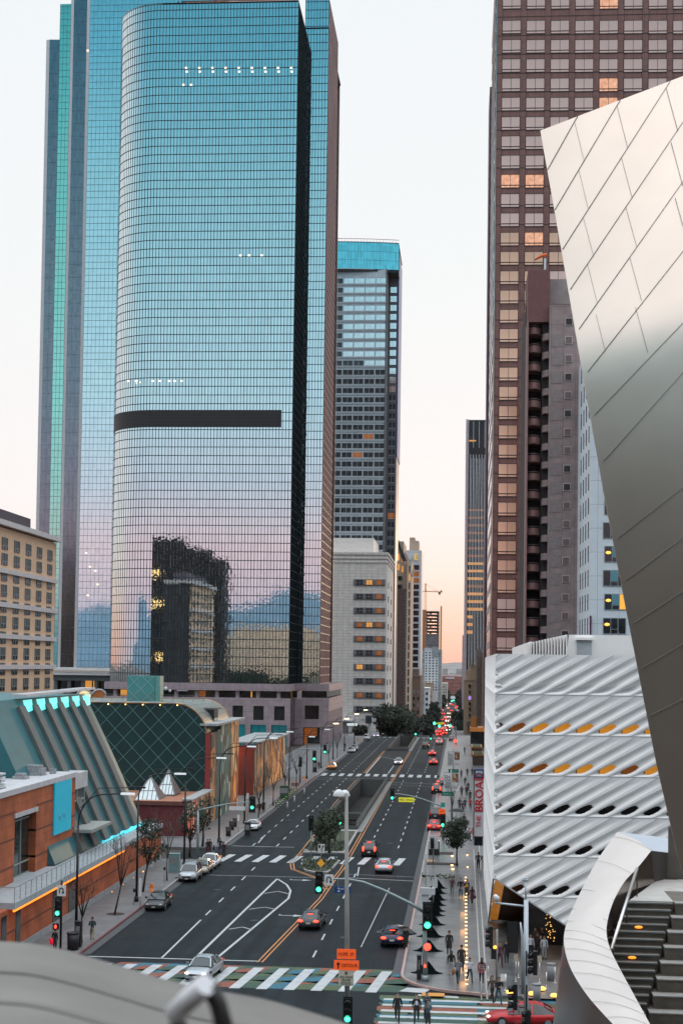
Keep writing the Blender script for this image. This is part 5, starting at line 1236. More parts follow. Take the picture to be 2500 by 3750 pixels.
# teal lean-to roof
tl = mat('teal_metal_roof', (.035, .15, .17), .45, .3, noise=.12, ns=.5); rbm = mat('grey_roof_rib', (.11, .12, .115), .7, noise=.12, ns=3, bump=.2, bs=20)
TX, TZ, EX, EZ = -41.6, 18.3, -34.9, 4.3
def rp(t, lift=0):
    x = TX + (EX - TX) * t; z = TZ + (EZ - TZ) * t - .9 * math.sin(math.pi * t) * 0 + .35 * math.sin(math.pi * t)
    return x, z
for (ya, yb_, nm, mm_, lf_) in [(131, 167.2, 'teal_slope', tl, 0)]:
    mb = MB(); prof = [rp(i / 14) for i in range(15)]
    mb.grid([[(x, y, z) for x, z in prof] for y in (ya, yb_)])
    for y in (ya, yb_): mb.add([(x, y, z) for x, z in prof] + [(TX - 12, y, EZ), (TX - 12, y, TZ - .4)], [tuple(range(17))])
    mb.add([(TX, ya, TZ), (TX, yb_, TZ), (TX - 12, yb_, TZ + .1), (TX - 12, ya, TZ + .1)], [(0, 1, 2, 3)])
    mb.build(nm, [mm_], tK, True)
prof = [rp(.06 + .94 * i / 12) for i in range(13)]
for i in range(7):
    y = 139.6 + i * 4.55; mb = MB()
    lo_ = [[(x, yy2, z + .02) for x, z in prof] for yy2 in (y, y + 1.9)]; hi = [[(x + .3, yy2, z + .2) for x, z in prof] for yy2 in (y, y + 1.9)]
    mb.grid(hi); mb.grid([lo_[0], hi[0]]); mb.grid([lo_[1], hi[1]])
    if y + 1.9 < 167.5: mb.build('roof_rib', [rbm], tK, True)
ey = MB()
for i in range(6):
    y = 142.0 + i * 4.55; x, z = rp(.03)
    MB().add([(x + .5, y, z - .9), (x + .5, y + 2.3, z - .7), (x + .35, y + 2.3, z + .35), (x + .2, y - .3, z + .3)], [(0, 1, 2, 3)]).build('lit_clerestory', [mat('aqua_clerestory', (.1, .6, .6), .5, emit=(.18, .95, .88), es=.75, noise=.15, ns=1)], tK, True)
    ey.box(TX - .6, TX + 1.0, y - 1.2, y + 3.2, TZ + .28 + .05 * i, TZ + .5 + .05 * i)
ey.build('eave_caps', [cop], tK, True)
cy = MB()
for i in range(9): y = 148.5 + i * 2; cy.box(EX - .1, EX + .5, y, y + 1.5, EZ - .12, EZ + .12)
cy.build('gutter_lights', [mat('aqua_strip', (.1, .6, .7), .5, emit=(.1, .75, .85), es=.8, noise=0)], tK, True)
al = MB(); al.box(TX - 2, TX + 6, 130.9, 131, ZB + .3, 13); 
# corrugated roof at the left edge
cr2 = MB(); prof = []
x1c, x0c = -36.4, -43; 
for i in range(60):
    y = 96 + i * .42
    cr2.add([(x1c, y, ZB + .5), (x1c, y + .3, ZB + .5), (x0c, y + .3, ZB + 6.2), (x0c, y, ZB + 6.2)], [(0, 1, 2, 3)])
    cr2.add([(x1c, y + .3, ZB + .5), (x1c - .0, y + .42, ZB + .36), (x0c, y + .42, ZB + 6.06), (x0c, y + .3, ZB + 6.2)], [(0, 1, 2, 3)])
cr2.build('corrugated_roof', [mat('corrugated_grey', (.20, .23, .22), .5, .3, noise=.1)], tK, True)
MB().box(-60, -43, 96, 121, ZB, ZB + 6.2).build('roof_drum', [tl], tK, True)
for i, (x, y, a, b, h_) in enumerate(((-39, 112, 1.6, 2.2, 1.0), (-38.6, 130, 1.2, 1.2, .7), (-39.2, 134.5, 2.0, 1.4, 1.1), (-37.2, 137, .5, .5, .9))):
    MB().box(x, x + a, y, y + b, ZB, ZB + h_).box(x + .2, x + a - .2, y + .2, y + b - .2, ZB + h_, ZB + h_ + .25).build('roof_unit', [mat('galvanised_unit', (.3, .31, .32), .6, .2, noise=.3, ns=4)], tK, True)
vt = MB(); q = P(100, 2850, 127)
for i in range(4): vt.box(-38.2, -37.4, 123 + 0, 124.2, ZB + .4 + i * .3, ZB + .55 + i * .3)
vt.build('roof_vent', [cop], tK, True)
# ------------------------------------------------------------------ lattice hall (dark green) with barrel roof
tG = thing('green_lattice_hall', 'dark green gallery wall with pale diamond lattice and a barrel-vaulted end', 'museum building', (-45, 208, 0))
gdk = mat('dark_green_panels', (.006, .035, .036), .5, .1, noise=.3, ns=.3); lat = mat('pale_lattice', (.12, .26, .24), .5, noise=.1)
ZG2 = 16.35; rr = 4.4; gx0, gx1 = -62, -34.7
poly = [(gx0, .2), (gx1, .2), (gx1, ZG2 - rr)] + [(gx1 - rr + rr * math.cos(R(a)), ZG2 - rr + rr * math.sin(R(a))) for a in range(10, 91, 10)] + [(gx0, ZG2)]
mb = MB(); mb.add([(x, 208, z) for x, z in poly], [tuple(range(len(poly)))]); mb.build('lattice_wall', [gdk], tG, True)
mb = MB(); cap_ = poly[2:]; mb.grid([[(x, 208 + d, z) for x, z in cap_] for d in (.0, 6, 12, 18, 23)]); mb.grid([[(x, 231, z) for x, z in cap_], [(x - .1, 231, .2) for x, z in cap_]])
bv = mb.build('barrel_vault', [tilemat('vault_shingles', (.20, .225, .20), (.17, .195, .175), .6, .5, .03, .5, .2, var=.12)], tG, True)
rmk = MB(); rmk.tube([(x, 207.95, z) for x, z in cap_], .12, 6); rmk.tube([(x, 231.05, z) for x, z in cap_], .12, 6); rmk.build('vault_trim', [mat('copper_trim', (.42, .30, .18), .4, .5, noise=0)], tG, True)
MB().box(gx1 - 3.4, gx1 - .3, 216, 219.5, ZG2 - 4.6, ZG2 - 1.0).build('vault_dormer', [dglass], tG, True)
MB().box(gx1 - 3.6, gx1 + .1, 215.8, 219.7, ZG2 - 1.0, ZG2 - .8).build('dormer_roof', [rbm], tG, True)
lm = MB(); stp = 2.55
def inside(x, z): 
    if not (gx0 < x < gx1 and .2 < z < ZG2): return False
    if x > gx1 - rr and z > ZG2 - rr: return (x - gx1 + rr) ** 2 + (z - ZG2 + rr) ** 2 < rr * rr
    return True
for sgn_ in (1, -1):
    for i in range(-14, 30):
        a = None
        for t in range(0, 400):
            x = gx0 + t * .08; z = (i * stp + sgn_ * (x - gx0) * 1.05) if sgn_ > 0 else (i * stp - (x - gx0) * 1.05)
            ok = inside(x, z)
            if ok and a is None: a = (x, 207.97, z)
            if a is not None and (not ok or t == 399):
                b = (x, 207.97, z); lm.bar(a, b, .06, .05, up=(0, 1, 0)); a = None
                break
lm.build('diamond_lattice', [lat], tG, True)
tp = MB()
for i in range(7): tp.box(-50 + i * 2.4, -48.6 + i * 2.4, 207.7, 208.1, ZG2 + .02, ZG2 + .2)
tp.build('roof_edge_lights', [mat('pale_edge', (.5, .55, .55), .5, noise=0)], tG, True)
al_ = MB()
for i in range(5):
    al_.sph((-48.4 + i * 2.4, 207.8, ZG2 - .25), (.09, .05, .07))
al_.build('wash_lights', [mat('warm_wash_glow', (1, .6, .2), .5, emit=(1, .62, .2), es=6, noise=0)], tG, True)
bx = thing('green_lattice_cube', 'small teal cube with diamond lattice standing on the gallery roof', 'roof box', (-45, 216, ZG2))
q0, q1 = P(466, 2540, 216).x, P(566, 2540, 216).x; zt_ = ZV(2475, 216, 520)
MB().box(q0, q1, 216, 219, ZG2, zt_).build('cube', [mat('teal_green_panel', (.07, .27, .27), .5, noise=.06)], bx, True)
MB().box(q1, q1 + .7, 216.3, 219, ZG2, zt_).box(q1 + .02, q1 + .8, 216.2, 216.28, ZG2, zt_ - 1.3).build('side_panel', [mat('pale_green_panel', (.14, .33, .30), .5, noise=.06)], bx, True)
l2 = MB(); hq = (q1 - q0) / 2
for i in range(2):
    for j in range(2):
        xa_2 = q0 + i * hq; zb_ = ZG2 - .2 + j * hq; zt2 = min(zb_ + hq, zt_)
        f_ = (zt2 - zb_) / hq
        l2.bar((xa_2, 215.96, zb_), (xa_2 + hq * f_, 215.96, zt2), .05, .04, up=(0, 1, 0)); l2.bar((xa_2 + hq, 215.96, zb_), (xa_2 + hq * (1 - f_), 215.96, zt2), .05, .04, up=(0, 1, 0))
l2.build('lattice', [mat('pale_lattice_bright', (.36, .5, .48), .5, noise=0)], bx, True)
rq = thing('roof_railing', 'thin metal guard rail with white lamps along the gallery roof', 'railing', (-42, 214, ZG2)); r_ = MB()
for z in (.5, 1.0): r_.bar((-58, 214, ZG2 + z), (-36, 214, ZG2 + z), .05, .05)
for i in range(16): r_.bar((-58 + i * 1.45, 214, ZG2), (-58 + i * 1.45, 214, ZG2 + 1), .05, .05)
r_.build('rails', [MC['railing_metal']], rq, True)
MB().sph((-41.6, 213.8, ZG2 + 1.9), .28).sph((-41.0, 213.8, ZG2 + 1.6), .2).box(-40, -38.5, 213.9, 214, ZG2 + 1.6, ZG2 + 1.7).build('lamps', [cop], rq, True)
# annex with glass pyramids
tN = thing('red_annex', 'low dark red annex with terracotta roof in front of the green lattice wall', 'building', (-40, 191, 0))
MB().box(-60, -34.6, 191, 208, .15, 4.2).build('wall', [mat('oxblood_wall', (.12, .018, .02), .7, noise=.1)], tN, True)
MB().box(-60, -34.6, 191, 208, 4.2, 4.35).build('roof', [mat('terracotta_roof', (.34, .15, .09), .8)], tN, True)
MB().box(-60, -34.4, 190.8, 191.1, 4.0, 4.5).box(-34.75, -34.1, 190.8, 214, 4.3, 4.6).build('parapet', [mat('dark_red_edge', (.14, .05, .04), .7)], tN, True)
for i, (ua, va, ub, uc, vb, Yp) in enumerate(((546, 2842, 488, 614, 2935, 194), (601, 2820, 568, 668, 2912, 200))):
    ty = thing('glass_pyramid', ['larger lit glass pyramid skylight nearest the street', 'second glass pyramid skylight tucked behind the larger one'][i], 'skylight', P((ub + uc) / 2, vb, Yp), group='pyramid skylights')
    ap = P(ua, va, Yp + 2); a = P(ub, vb, Yp); b = P(uc - 28, vb, Yp); c = Vector((b.x, b.y + 5, b.z)); d = Vector((a.x, a.y + 5, a.z)); ap = Vector(((a.x + b.x) / 2, Yp + 2.5, ap.z))
    MB().add([a, b, ap], [(0, 1, 2)]).build('lit_face', [mat('frosted_glass_lit', (.5, .58, .6), .5, emit=(.7, .85, .88), es=.25, noise=.1)], ty, True)
    MB().add([b, c, ap, d, a], [(0, 1, 2), (1, 3, 2), (3, 4, 2)]).build('shingled_faces', [mat('brown_shingle', (.17, .13, .12), .7, noise=.3, ns=3)], ty, True)
    r_ = MB()
    for t in [j / 6 for j in range(7)]:
        q = a + (b - a) * t; s_ = 1 - abs(t - .5) * 2; r_.bar(q + Vector((0, -.04, 0)), a + (b - a) * t + (ap - (a + b) / 2) * s_ + Vector((0, -.04, 0)), .07, .07)
    q1_ = a + (ap - a) * .42; q2_ = b + (ap - b) * .42; r_.bar(q1_ + Vector((0, -.04, 0)), q2_ + Vector((0, -.04, 0)), .07, .07); r_.bar(a, ap, .14, .14); r_.bar(b, ap, .14, .14); r_.bar(a, b, .2, .2)
    r_.build('glazing_bars', [mat('pale_bar', (.16, .15, .15), .6, noise=0)], ty, True)
# red walls and mural hoardings along the sidewalk
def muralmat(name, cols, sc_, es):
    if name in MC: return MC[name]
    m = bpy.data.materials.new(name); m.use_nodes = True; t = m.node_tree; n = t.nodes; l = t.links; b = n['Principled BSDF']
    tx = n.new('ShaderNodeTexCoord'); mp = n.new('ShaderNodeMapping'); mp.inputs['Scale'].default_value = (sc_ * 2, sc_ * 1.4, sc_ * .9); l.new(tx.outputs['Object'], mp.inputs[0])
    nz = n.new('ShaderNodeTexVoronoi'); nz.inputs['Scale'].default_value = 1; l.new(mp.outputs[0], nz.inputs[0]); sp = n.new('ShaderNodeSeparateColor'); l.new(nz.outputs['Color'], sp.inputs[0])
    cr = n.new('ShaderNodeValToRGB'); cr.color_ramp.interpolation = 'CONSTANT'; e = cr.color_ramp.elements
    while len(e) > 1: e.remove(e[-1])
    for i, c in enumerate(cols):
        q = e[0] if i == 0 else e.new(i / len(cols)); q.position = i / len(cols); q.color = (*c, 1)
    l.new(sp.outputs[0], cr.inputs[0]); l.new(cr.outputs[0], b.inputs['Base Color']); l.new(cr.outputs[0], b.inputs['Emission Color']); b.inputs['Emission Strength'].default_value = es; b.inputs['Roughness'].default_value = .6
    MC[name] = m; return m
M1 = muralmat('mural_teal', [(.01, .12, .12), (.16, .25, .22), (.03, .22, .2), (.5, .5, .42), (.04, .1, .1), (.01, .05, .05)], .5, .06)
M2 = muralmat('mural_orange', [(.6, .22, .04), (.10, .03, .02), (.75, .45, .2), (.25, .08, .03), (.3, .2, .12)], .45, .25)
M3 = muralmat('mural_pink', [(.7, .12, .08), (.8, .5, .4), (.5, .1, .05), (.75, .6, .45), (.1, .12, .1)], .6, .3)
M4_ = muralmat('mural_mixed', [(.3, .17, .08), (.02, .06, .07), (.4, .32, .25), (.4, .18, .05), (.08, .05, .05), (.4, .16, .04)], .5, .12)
tW = thing('mural_hoarding', 'tall street wall of bright painted mural panels joined to the red museum walls', 'mural wall', (-34, 208, 0))
rw = mat('crimson_wall', (.26, .035, .035), .75, noise=.1); rwd = mat('deep_red_wall', (.19, .03, .018), .75, noise=.1)
MX2 = -34.0
MB().box(-34.75, MX2 - .1, 207.4, 208, .15, 12.3).build('red_end_wall', [rw], tW, True)
segs = [(191, 199, 4.3, M3), (199, 206.5, 4.4, M4_), (208, 213, 12.4, M4_), (213, 216, 12.6, mat('teal_wall_panel', (.01, .10, .12), .6)), (216, 226, 13.2, M1), (226, 234, 13.4, M2)]
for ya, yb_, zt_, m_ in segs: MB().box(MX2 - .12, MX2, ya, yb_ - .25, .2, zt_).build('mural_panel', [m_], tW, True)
MB().box(MX2 - 1.6, MX2 + .9, 207.6, 234.4, 13.35, 13.65).box(MX2 - .9, MX2 + .5, 191, 207, 4.6, 4.8).build('light_canopy', [mat('perforated_canopy', (.32, .34, .34), .6, noise=.3, ns=4)], tW, True)
MB().box(-60, MX2 - .15, 234.3, 235, .15, 7.8).build('deep_red_wall', [rwd], tW, True)
tV = thing('second_mural_hoarding', 'row of lower lit mural panels beyond the first red wall on the left sidewalk', 'mural wall', (-34, 248, 0))
ya = 246
MB().box(-44, MX2 - .1, 252, 253, .15, 8.4).build('red_end_wall', [rwd], tV, True)
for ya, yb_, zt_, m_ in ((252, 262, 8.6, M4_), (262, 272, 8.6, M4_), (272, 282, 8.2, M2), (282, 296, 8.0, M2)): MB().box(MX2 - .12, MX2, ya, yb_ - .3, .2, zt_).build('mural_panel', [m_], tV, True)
MB().box(-44, MX2 + .7, 252, 268, 8.7, 8.95).box(-40, MX2 + .8, 272, 296, 8.3, 8.55).build('light_canopy', [MC['perforated_canopy']], tV, True)
MB().sph((-37.5, 251.7, 8.0), (.8, .1, .25)).build('wall_washer', [mat('orange_washer_glow', (1, .4, .05), .5, emit=(1, .3, .02), es=4, noise=0)], tV, True)
for x, y, z, e, c in ((-32, 234, 3, 120, (1, .45, .15)), (-31.5, 215, 3.4, 90, (1, .5, .2)), (-31.6, 262, 3.4, 130, (1, .5, .2)), (-31.6, 200, 3.2, 80, (1, .5, .25)), (-37.5, 250.5, 7.0, 120, (1, .35, .08)), (-31.6, 285, 3.4, 110, (1, .5, .2))):
    ld = bpy.data.lights.new('street_glow', 'POINT'); ld.energy = e; ld.color = c; ld.shadow_soft_size = .6
    lo = bpy.data.objects.new('street_glow', ld); COL.objects.link(lo); lo.location = (x, y, z)
# ------------------------------------------------------------------ cars
def paintmat(name, c, metal=.3): return mat('car_paint_' + name, c, .28, metal, noise=0, spec=.6)
PN = {'silver': paintmat('silver', (.42, .45, .48), .5), 'white': paintmat('white', (.68, .70, .72), 0), 'black': paintmat('black', (.012, .013, .016), .2), 'dark': paintmat('dark_grey', (.045, .05, .055), .4),
      'beige': paintmat('beige', (.38, .34, .28), .4), 'orange': paintmat('orange', (.65, .20, .02), 0), 'red': paintmat('red', (.42, .012, .015), .2), 'navy': paintmat('navy', (.01, .014, .04), .3), 'grey': paintmat('grey', (.2, .22, .24), .4)}
carg = mat('car_glass', (.015, .022, .025), .05, .1, noise=0, spec=.9); tyre = mat('tyre_rubber', (.012, .012, .012), .8, noise=0); rim = mat('alloy_rim', (.4, .4, .42), .35, .8, noise=0)
tl_off = mat('tail_light_dull', (.25, .01, .01), .3, emit=(1, .03, .01), es=.25, noise=0); tl_on = mat('tail_light_glow', (1, .05, .03), .4, emit=(1, .035, .015), es=7, noise=0)
hl_off = mat('head_light_dull', (.5, .52, .55), .2, .3, noise=0); hl_on = mat('head_light_glow', (1, .8, .6), .4, emit=(1, .72, .50), es=7, noise=0); hl_v = mat('head_light_violet', (1, .7, 1), .4, emit=(1, .45, .85), es=9, noise=0)
plate = mat('number_plate', (.6, .58, .5), .5, noise=0); trimb = mat('black_trim', (.01, .01, .012), .5, noise=0)
def profile(kind):
    # (y, half width, z_low, z_belt); front is -y ; and greenhouse (y,z,halfwidth)
    if kind == 'sedan':
        Lh = 2.35
        body = [(-2.35, .62, .32, .55), (-2.25, .78, .24, .66), (-1.8, .88, .2, .76), (-1.0, .91, .2, .86), (-.2, .92, .2, .90), (.9, .92, .2, .93), (1.6, .91, .2, .96), (2.15, .85, .24, .94), (2.32, .76, .3, .84), (2.37, .68, .36, .6)]
        gh = [(-1.05, .86, .78), (-.35, 1.36, .60), (.1, 1.43, .58), (.75, 1.41, .57), (1.15, 1.3, .58), (1.75, .95, .74)]
        wb = (-1.42, 1.38)
    elif kind == 'suv':
        body = [(-2.25, .66, .4, .7), (-2.15, .84, .32, .88), (-1.5, .92, .28, .98), (-.9, .94, .28, 1.03), (0, .94, .28, 1.06), (1.2, .94, .28, 1.08), (1.95, .92, .3, 1.08), (2.2, .86, .34, 1.04), (2.27, .8, .42, .85)]
        gh = [(-1.05, 1.0, .84), (-.45, 1.58, .70), (.1, 1.70, .67), (1.0, 1.71, .67), (1.7, 1.66, .67), (2.15, 1.05, .80)]
        wb = (-1.38, 1.36)
    else:  # coupe
        body = [(-2.15, .62, .3, .5), (-2.05, .76, .24, .62), (-1.5, .86, .2, .72), (-.7, .88, .2, .80), (.2, .89, .2, .86), (1.1, .9, .2, .92), (1.7, .88, .22, .94), (2.0, .82, .28, .88), (2.1, .72, .36, .6)]
        gh = [(-.75, .8, .76), (-.05, 1.20, .56), (.35, 1.26, .54), (.85, 1.24, .54), (1.6, .93, .70)]
        wb = (-1.3, 1.28)
    return body, gh, wb
def make_car(kind, lbl, loc, rz, colr, tail=False, head=False, group=None):
    t = thing({'sedan': 'parked_car' if 'parked' in lbl else 'car', 'suv': 'suv', 'coupe': 'car'}[kind], lbl, 'car', (0, 0, 0), 0, group)
    body, gh, wb = profile(kind)
    mb = MB(); rows = []
    for y, w_, zl, zb in body:
        r = []
        for i in range(17):
            a = math.pi * (-.5 + i / 16 * 1.0) * 2
            ca, sa = math.cos(a), math.sin(a); e = .42
            x = w_ * math.copysign(abs(math.sin(a)) ** e, math.sin(a)); z = (zl + zb) / 2 - (zb - zl) / 2 * math.copysign(abs(math.cos(a)) ** e, math.cos(a))
            if z > (zl + zb) / 2: x *= 1 - .07 * ((z - (zl + zb) / 2) / ((zb - zl) / 2))
            r.append((x, y, z))
        rows.append(r)
    mb.grid(rows)
    for r in (rows[0], rows[-1]): mb.add(r[:-1], [tuple(range(16))])
    # roof panel and pillars
    tops = [g for g in gh[1:-1]]
    rr_ = [[(-w_ * .93, y, z - .035), (-w_ * .6, y, z + .005), (0, y, z + .025), (w_ * .6, y, z + .005), (w_ * .93, y, z - .035)] for y, z, w_ in tops]
    mb.grid(rr_)
    for s in (-1, 1):
        for (a, b) in ((gh[0], gh[1]), (gh[-2], gh[-1])): mb.bar((s * a[2] * .98, a[0], a[1]), (s * b[2] * .95, b[0], b[1] - .02), .07, .06)
        ym = (gh[1][0] + gh[-2][0]) / 2; zr = tops[len(tops) // 2][1]; mb.bar((s * .86, ym, .9 if kind != 'suv' else 1.03), (s * tops[1][2] * .96, ym, zr - .05), .08, .04)
    if kind == 'suv':
        for s in (-1, 1): mb.bar((s * .58, -.2, 1.76), (s * .58, 1.6, 1.74), .05, .05)
    bo = mb.build('body', [PN[colr]], t)
    g = MB(); zb0 = gh[0][1] - .03
    base = {y: None for y, _, _ in gh}
    rows = []
    for y, z, w_ in gh:
        wbse = .84 if kind != 'suv' else .87
        zz = max(z - .03, .9 if kind != 'suv' else 1.02); zlow = (.82 if kind != 'suv' else .98)
        rows.append([(-wbse, y, zlow), (-w_ * .96, y, zz), (0, y, zz + .02), (w_ * .96, y, zz), (wbse, y, zlow)])
    g.grid(rows, smooth=False); g.add(rows[0], [tuple(range(5))]); g.add(rows[-1], [tuple(range(5))])
    g.build('windows', [carg], t)
    wh = MB(); wh.tube([(-.1, 0, 0), (.1, 0, 0)], .33, 16)
    wm_ = wh.mesh('tyre', [tyre]); rw_ = MB().tube([(-.115, 0, 0), (.115, 0, 0)], .2, 12).mesh('rim', [rim])
    for y in wb:
        for s in (-1, 1):
            w1 = bpy.data.objects.new('wheel', wm_); COL.objects.link(w1); w1.parent = t; w1.location = (s * .8, y, .33)
            r1 = bpy.data.objects.new('rim', rw_); COL.objects.link(r1); r1.parent = w1
    yb, yf = body[-1][0], body[0][0]; zt_ = body[-3][3]
    th, hh = (.26, .13) if kind != 'suv' else (.12, .42)
    for s in (-1, 1):
        MB().sph((s * .66, yb - .02, zt_ - (.14 if kind != 'suv' else .12)), (th * .85, .07, hh * .75), 0, 10, 6).build('taillight', [tl_on if tail else tl_off], t)
        MB().sph((s * .60, yf + .12, .62 if kind != 'suv' else .82), (.15, .12, .06), 0, 10, 6).build('headlight', [hl_v if head == 'v' else (hl_on if head else hl_off)], t)
        MB().box(s * .98 - .1, s * .98 + .1, gh[0][0] + .25, gh[0][0] + .36, .93 if kind != 'suv' else 1.08, 1.08 if kind != 'suv' else 1.24).build('mirror', [PN[colr]], t)
    MB().box(-.17, .17, yb - .03, yb + .03, .55, .68).box(-.8, .8, yb - .06, yb + .015, .36, .42, 1).build('number_plate', [plate, trimb], t)
    MB().box(-.42, .42, yf - .02, yf + .03, .46, .58).box(-.15, .15, yf - .04, yf, .36, .46, 1).build('grille', [trimb, plate], t)
    if tail and kind != 'suv': MB().box(-.2, .2, gh[-2][0] + .12, gh[-2][0] + .18, 1.2, 1.24).build('brake_light', [tl_on], t)
    if kind == 'suv' and tail: MB().box(-.22, .22, gh[-2][0] + .06, gh[-2][0] + .12, 1.66, 1.7).build('brake_light', [tl_on], t)
    t.location = loc; t.rotation_euler = (0, 0, rz)
    return t
def gz(u, v):
    """point on the (possibly sloping) road under the pixel"""
    p = G(u, v)
    if p.y > 462:
        for yy3 in range(470, 2300, 6):
            q = P(u, v, yy3)
            if q.z <= zroad(yy3): return Vector((q.x, yy3, zroad(yy3)))
    return p
def car_at(kind, lbl, u, v, facing, colr, **kw):
    p = gz(u, v); off = 2.2 if facing != 'side' else 0
    return make_car(kind, lbl, (p.x, p.y + off, p.z), {'to': 0, 'away': math.pi}[facing] + R(kw.pop('rot', 0)), colr, **kw)
# oncoming cars have their front toward -y (toward the viewer); cars going away are turned round
car_at('sedan', 'silver sedan crossing the painted crosswalk with one headlight lit', 727, 3598, 'to', 'silver', head=True, rot=-6)
car_at('sedan', 'dark sedan parked alone by the red kerb below the terrace', 563, 3338, 'to', 'dark')
car_at('suv', 'silver SUV parked at the head of three parked cars', 683, 3233, 'to', 'silver')
car_at('sedan', 'beige sedan parked between the silver SUV and the white sedan', 728, 3206, 'to', 'beige')
car_at('sedan', 'white sedan parked last in the row by the near left street corner', 757, 3184, 'to', 'white')
car_at('coupe', 'white low coupe parked by the orange lit sidewalk', 918, 3044, 'to', 'white', head=False)
car_at('sedan', 'orange taxi parked at the left kerb before the far crosswalk', 1211, 2818, 'to', 'orange')
car_at('sedan', 'silver sedan parked at the left kerb beyond the far crosswalk', 1284, 2757, 'to', 'silver')
car_at('sedan', 'grey sedan parked just behind the far silver sedan', 1296, 2749, 'to', 'grey')
car_at('suv', 'white SUV parked near the crest under the big round trees', 1341, 2711, 'to', 'white')
car_at('sedan', 'silver sedan near the crest beside the white SUV with its lights on', 1376, 2702, 'to', 'silver', head='v')
car_at('sedan', 'oncoming white car with violet headlights beyond the far crosswalk', 1457, 2801, 'to', 'white', head='v')
car_at('sedan', 'dark grey sedan driving away beside the painted median', 1135, 3408, 'away', 'dark', tail=True, rot=-4)
sed = car_at('sedan', 'dark navy sedan stopped at the right kerb with brake lights on and a door open', 1434, 3472, 'away', 'navy', tail=True)
MB().box(-.03, .03, 0, 1.0, .35, 1.3).build('open_door', [PN['navy']], sed).location = (-.93, -.3, 0); sed.children[-1].rotation_euler = (0, 0, R(52))
car_at('sedan', 'silver sedan driving away across the second crosswalk', 1403, 3201, 'away', 'silver', tail=True)
car_at('suv', 'black SUV driving away beside the planted median tree', 1350, 3140, 'away', 'black', tail=True)
car_at('sedan', 'red sports car braking beside the PED XING signal pole', 1588, 3046, 'away', 'red', tail=True)
car_at('suv', 'black SUV just ahead of the red sports car', 1592, 3004, 'away', 'black', tail=False)
car_at('sedan', 'dark sedan with red glowing tail lights half hidden behind the lowest street banner', 1566, 3048, 'away', 'dark', tail=True) if False else None
car_at('suv', 'black SUV standing right before the far crosswalk', 1597, 2908, 'away', 'black', tail=True)
car_at('sedan', 'dark car with red lights partly hidden by the street banners', 1616, 2878, 'away', 'dark', tail=True)
car_at('sedan', 'red coupe driving away beyond the far crosswalk', 1586, 2802, 'away', 'red', tail=True)
car_at('sedan', 'bright red lit car ahead of the red coupe', 1581, 2769, 'away', 'red', tail=True)
car_at('suv', 'black SUV waiting beneath the far green signal', 1557, 2741, 'away', 'black', tail=False)
car_at('suv', 'white SUV with red lights going over the crest', 1607, 2726, 'away', 'white', tail=True)
car_at('suv', 'parked dark SUV at the right kerb by the crest', 1653, 2715, 'away', 'grey')
p = G(1885, 3768); make_car('sedan', 'bright red car turning out of frame at the bottom right with a lit headlight', (p.x + .6, p.y + 1.1, 0), R(-88), 'red', head=True)
# far traffic: a body with lights
def far_car(u, v, colr, tail, lbl):
    p = gz(u, v); t = thing('distant_car', lbl, 'car', p, 0, 'distant traffic going downhill')
    b = MB().box(-.9, .9, 0, 4.3, .3, .85).prism([(-.8, .8), (.8, .8), (.8, 3.4), (-.8, 3.4)], .85, 1.4); b.box(-.85, .85, -.02, .0, .0, .35)
    b.build('body', [PN[colr]], t)
    m_ = tl_on if tail else hl_on
    for s in (-1, 1): MB().sph((s * .62, -.1, .75), (.27, .1, .2), 0, 8, 5).build('taillight' if tail else 'headlight', [m_], t)
rnd = random.Random(11)
fc = [(1607, 2697, 1), (1600, 2686, 1), (1618, 2684, 1), (1627, 2690, 1), (1612, 2674, 1), (1625, 2672, 1), (1640, 2680, 0), (1634, 2663, 0), (1650, 2668, 1), (1620, 2655, 1), (1636, 2645, 0), (1648, 2644, 1), (1608, 2641, 1), (1613, 2621, 1), (1622, 2618, 1), (1643, 2630, 0), (1642, 2616, 0), (1655, 2620, 1), (1618, 2605, 1), (1640, 2596, 1), (1632, 2587, 0), (1652, 2606, 1), (1668, 2596, 1), (1670, 2589, 1), (1656, 2584, 1), (1648, 2580, 1), (1685, 2603, 1), (1660, 2640, 1), (1630, 2632, 1), (1626, 2640, 1)]
near_w = ['nearest the crest', 'in the middle of the descent', 'far down the avenue']
for i, (u, v, tl_) in enumerate(fc):
    far_car(u, v, rnd.choice(['black', 'dark', 'grey', 'red', 'silver', 'white']), tl_, '%s distant car %s' % ('red tail-lit' if tl_ else 'white headlit oncoming', near_w[0 if v > 2670 else 1 if v > 2625 else 2]))
